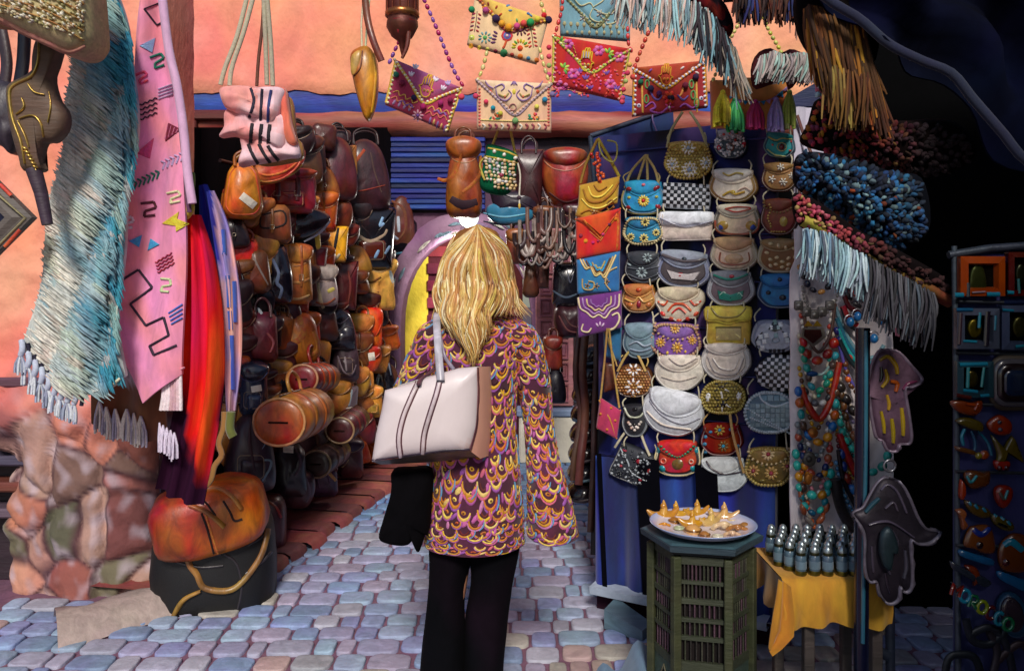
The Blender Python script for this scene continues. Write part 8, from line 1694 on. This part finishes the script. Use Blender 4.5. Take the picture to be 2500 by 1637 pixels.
# tunic
CC = ['c88c28', 'd8a828', 'b8741c', 'dcc070', 'c87820', 'e0c058']; PK = ['b85c9c', 'a04c90', 'c8607c', '9450a0', 'c078a8', 'c05890']; BR = ['5c1c1c', '6c2414', '3c1020']
def feather(mb, D, w, h):
    rows_ = int(h/20); cols = int(w/35)
    for j in range(rows_+1):
        v = 10+j*20
        if v > h-8: continue
        for i in range(cols):
            u = (i+(.5 if j % 2 else 0))*w/cols+rnd(-7, 7); vv = v+rnd(-7, 7)+7*math.sin(u*.03); a = rnd(-26, 26); z = rnd(.6, 1.0); k = random.random()
            R_ = lambda P: rot([(u+x*z, min(h-2, max(1, vv+y*z))) for x, y in P], (u, vv), a)
            c1 = random.choice(CC)
            stroke(mb, D, R_([(-17, -9), (-13, 3), (0, 10), (13, 3), (17, -9)]), 7, c1, .0025, 10, taper=.5)
            stroke(mb, D, R_([(-19, -4), (-14, 9), (0, 16), (14, 9), (19, -4)]), 5.5, random.choice(PK), .002, 10, taper=.6)
            if k < .5: stroke(mb, D, R_([(-9, -8), (-6, -1), (0, 3), (6, -1), (9, -8)]), 5, random.choice(BR+['b87014', 'd8a838']), .0025, 8, taper=.5)
            else: dome(mb, D, u, vv-4, 8*z, random.choice(CC+['c05c1c']), .003, 8, a, 5*z); dome(mb, D, u, vv-4, 4*z, random.choice(BR), .005, 6, a, 2.5*z)
            if k > .25: dome(mb, D, u+21, min(h-3, vv+rnd(-4, 8)), rnd(8, 13), random.choice(PK+PK+['e0c070', 'c06a20']), .004, 7, 60+a*2, rnd(3.5, 5.5))
            if random.random() < .3: stroke(mb, D, R_([(-22, -12), (-21, 2), (-13, 13)]), 3.5, '5c90b8', .005, 8, taper=.5)
def tunc(p): return mixc('38101c', '521438', max(0, min(1, .5+NZ.noise(p*12))))
tor = Loft([(1165, 752, 36, .05, 2.82), (1165, 768, 78, .07, 2.82), (1163, 788, 112, .09, 2.81), (1162, 830, 124, .12, 2.80), (1158, 900, 112, .135, 2.80), (1158, 980, 103, .13, 2.80), (1158, 1060, 104, .13, 2.80), (1160, 1150, 110, .145, 2.80), (1160, 1240, 116, .155, 2.80), (1158, 1290, 120, .16, 2.80), (1157, 1322, 121, .162, 2.80, 0)], 56, .02)
m = t.new('tunic', 'cloth'); m.grid(tor.rows, tunc, closed=True); m.grid([tor.rows[-1], [p.lerp(sum(tor.rows[-1], V())/tor.n, .06)+V((0, 0, .004)) for p in tor.rows[-1]]], '2c0c18', closed=True)
f = t.new('feather_pattern', 'thread', m); feather(f, tor, tor.W, tor.L)
rs = Loft([(1226, 775, 30, .05, 2.81), (1254, 800, 46, .08, 2.80), (1278, 850, 47, .085, 2.80), (1300, 930, 43, .08, 2.82), (1312, 1010, 36, .075, 2.82), (1322, 1090, 38, .08, 2.78), (1334, 1170, 46, .10, 2.75), (1344, 1240, 56, .13, 2.74), (1348, 1300, 62, .14, 2.74, .0)], 32, .03)
m = t.new('sleeve', 'cloth'); m.grid(rs.rows, tunc, closed=True); f = t.new('feather_pattern', 'thread', m); feather(f, rs, rs.W, rs.L)
ls = Loft([(1100, 775, 30, .05, 2.81), (1070, 800, 44, .08, 2.80), (1046, 850, 44, .085, 2.80), (1020, 910, 44, .085, 2.82), (1000, 965, 46, .085, 2.86), (990, 1010, 46, .08, 2.92), (985, 1050, 48, .08, 3.0)], 32, .04)
m = t.new('sleeve', 'cloth'); m.grid(ls.rows, tunc, closed=True); f = t.new('feather_pattern', 'thread', m); feather(f, ls, ls.W, ls.L)
# hair
m = t.new('hair', 'hair')
def hw(v): return cat([(0, 6), (10, 42), (30, 58), (70, 75), (120, 84), (170, 94), (215, 88), (270, 58), (350, 36)], 60, False)
HWT = hw(0)
def hww(v):
    x = v-552
    for a, b in zip(HWT, HWT[1:]):
        if a.x <= x <= b.x: return lerp(a.y, b.y, (x-a.x)/(b.x-a.x+1e-6))
    return 6 if x < 0 else 40
def hp(s, v, o=0):                                 # s -1..1 across the back of the head, wraps round the sides
    d = 0
    if s > .45: d += max(0, (v-690)/70)**2*34*(s-.45)/.55
    if s < -.5: d -= max(0, (v-700)/80)**2*10*(-s-.5)/.5
    w_ = hww(v)+3; a = s*1.45; x = w_*math.sin(a)/math.sin(1.45)*1.0; cu = 1166-8*math.sin((v-552)/180)
    bul = .125*min(1, math.sin(min(1.57, max(.05, (v-548)/70)))) if v < 640 else .125+.0*v
    y = 2.86-(bul+.085*max(0, min(1, (v-690)/90)))*max(.05, math.cos(a))**(1 if v < 700 else .7)-.01
    return at(cu+x+d, v, y-o)
rows = []
for j in range(30): v = lerp(551, 752, j/29); rows.append([hp(-.84+1.68*i/24, v, -.014) for i in range(25)])
m.grid(rows, lambda p: mixc('5c3414', '9c6428', max(0, min(1, .5+NZ.noise(V((p.x*40, p.y*10, p.z*4)))))))
blob(m, at(1165, 640, 2.875), (.098, .105, .125), 1, 1, '8c6030', 0, 0, 24, 14)
cs = ['d8b068', 'c89c54', 'e4cc90', 'bc8844', 'a06c34', 'ecd8a8', 'c8a850', 'b07c3c', 'd8a868', 'e8dab0', '845428', 'c48c54']
lk = t.new('locks', 'hair', m)
for k in range(1000):
    s = rnd(-1.08, 1.08); s = s if random.random() < .8 else s*.6
    ve = 900-abs(s+.15)*170+rnd(-50, 12) if abs(s+.12) < .5 else rnd(745, 815) - (0 if s < 0 else 35)
    v0 = rnd(549, 556) if random.random() < .88 else rnd(570, 650); ph = rnd(0, 2.2)+2*NZ.noise(V((s*3, 0, 0))); am = rnd(5, 13); pts = []; n_ = 14; o = rnd(0, .02)
    for q in range(n_):
        f = q/(n_-1); v = lerp(v0, ve, f); ss = s*(min(1, .12+f*2.6) if v0 < 560 else 1); p = hp(ss+.035*math.sin(v*.045+ph)*f, min(v, 899), o+.0015*math.sin(v*.06+ph))
        p = p+V((am*math.sin(v*.045+ph+s*2)*f/F*2.7, 0, 0)); pts.append(p)
    w_ = rnd(.0014, .0042); c = mul(random.choice(cs if s > -.2 or random.random() < .6 else cs[:6]), rnd(.8, 1.1))
    tube(lk, pts, w_, c, 5, 26, cap=False, flat=.6, r1=lambda q: w_*(.5+.8*math.sin(math.pi*min(1, .15+q*.8)))*(1 if q < .85 else max(.1, (1-q)/.15)))
# tote bag
t.done()
t = Thing('tote_bag', 'large pale pinkish white tote bag hanging from the woman\'s left shoulder', 'tote bag'); S = FP(2.56)
m = t.new('body', 'smooth')
def tot(u, v): return mixc('d8ccce', 'd09480', max(0, min(.9, (v-1060)/80+(u-1150)/120)))
FL = [(940, 952), (1000, 936), (1065, 914), (1120, 898), (1168, 894), (1170, 960), (1166, 1040), (1150, 1098), (1080, 1102), (1000, 1112), (908, 1126), (918, 1060), (932, 1000)]
puff(m, FL, S, .05, tot, .0, 4, 64, sharp=True, ts=(0, .02, .06, .14, .26, .42, .6, .8))
g = t.new('gusset', 'smooth'); gs = [[S.pt(*p) for p in r] for r in (((1168, 894, 0), (1171, 960, .0), (1166, 1040, 0), (1148, 1100, .0)), ((1184, 896, -.02), (1186, 970, -.03), (1182, 1060, -.03), (1172, 1122, -.02)), ((1196, 902, -.11), (1200, 980, -.13), (1196, 1070, -.13), (1190, 1130, -.11)))]; g.grid(gs, 'dca08c')
b = t.new('base', 'leather'); b.grid([[S.pt(*p) for p in r] for r in (((908, 1126, 0), (1000, 1112, .012), (1080, 1102, .012), (1150, 1099, 0)), ((925, 1140, -.04), (1010, 1132, -.04), (1090, 1120, -.04), (1172, 1122, -.04)), ((960, 1150, -.11), (1040, 1146, -.11), (1110, 1140, -.11), (1190, 1131, -.11)))], '4c443c')
bk = t.new('back_panel', 'leather'); bk.grid([[S.pt(*p) for p in r] for r in (((960, 950, -.11), (1080, 915, -.11), (1196, 902, -.11)), ((960, 1150, -.11), (1080, 1142, -.11), (1190, 1131, -.11)))], 'b8b0b0')
D = Skin(m, S); 
for p, e in (([(1076, 918), (1066, 960), (1050, 1010), (1036, 1060), (1032, 1106)], 0), ([(1022, 932), (1004, 970), (984, 1020), (974, 1070), (978, 1114)], 0)):
    s_ = t.new('strap', 'leather'); stroke(s_, D, p, 17, '5c3840', .004, 20); stroke(s_, D, p, 11, 'ccbcc0', .007, 20)
h = t.new('handle', 'leather'); H_ = FP(2.6)
pts = [at(1076, 930, 2.51), at(1072, 880, 2.54), at(1068, 820, 2.60), at(1066, 782, 2.68), at(1068, 766, 2.76), at(1072, 768, 2.86), at(1074, 800, 2.94), at(1060, 900, 3.0)]
P = cat(pts, 30, False); h.grid([[p+V((x, dy, dz)) for x, dy, dz in ((-.013, 0, 0), (-.011, -.005, .004), (.011, -.005, .004), (.013, 0, 0), (.011, .004, -.003), (-.011, .004, -.003))] for p in P], 'b8b4c0', closed=True)
h = t.new('handle', 'leather'); pts = [at(1022, 936, 2.51), at(1040, 925, 2.58), at(1090, 900, 2.60), at(1105, 905, 2.62)]
tube(h, [at(1022, 938, 2.51), at(1028, 925, 2.55), at(1046, 912, 2.6), at(1060, 900, 2.64)], .008, '5c3c48', 6, 10, flat=.5); tube(h, [at(1108, 902, 2.58), at(1085, 868, 2.61), at(1074, 820, 2.63), at(1070, 785, 2.70)], .007, '94889c', 6, 12, flat=.5)
pi = t.new('piping', 'leather'); stroke(pi, D, [(1166, 897), (1168, 960), (1163, 1040), (1148, 1096)], 5, '5c3038', .004, 20); stroke(pi, D, [(910, 1122), (1000, 1109), (1080, 1099), (1146, 1096)], 5, '3c3040', .004, 20)
t.done()
t = Thing('jacket', 'black jacket hanging beneath the white tote bag', 'jacket'); m = t.new('cloth', 'dark')
puff(m, [(958, 1150), (1000, 1146), (1052, 1150), (1052, 1230), (1046, 1300), (1040, 1298), (1030, 1330), (1022, 1346), (1016, 1322), (1018, 1294), (1004, 1322), (985, 1330), (950, 1326), (925, 1312), (934, 1272), (952, 1212), (956, 1178)], FP(2.68), .05, '060508', .05, 3, 60, wr=.015)
t.done()
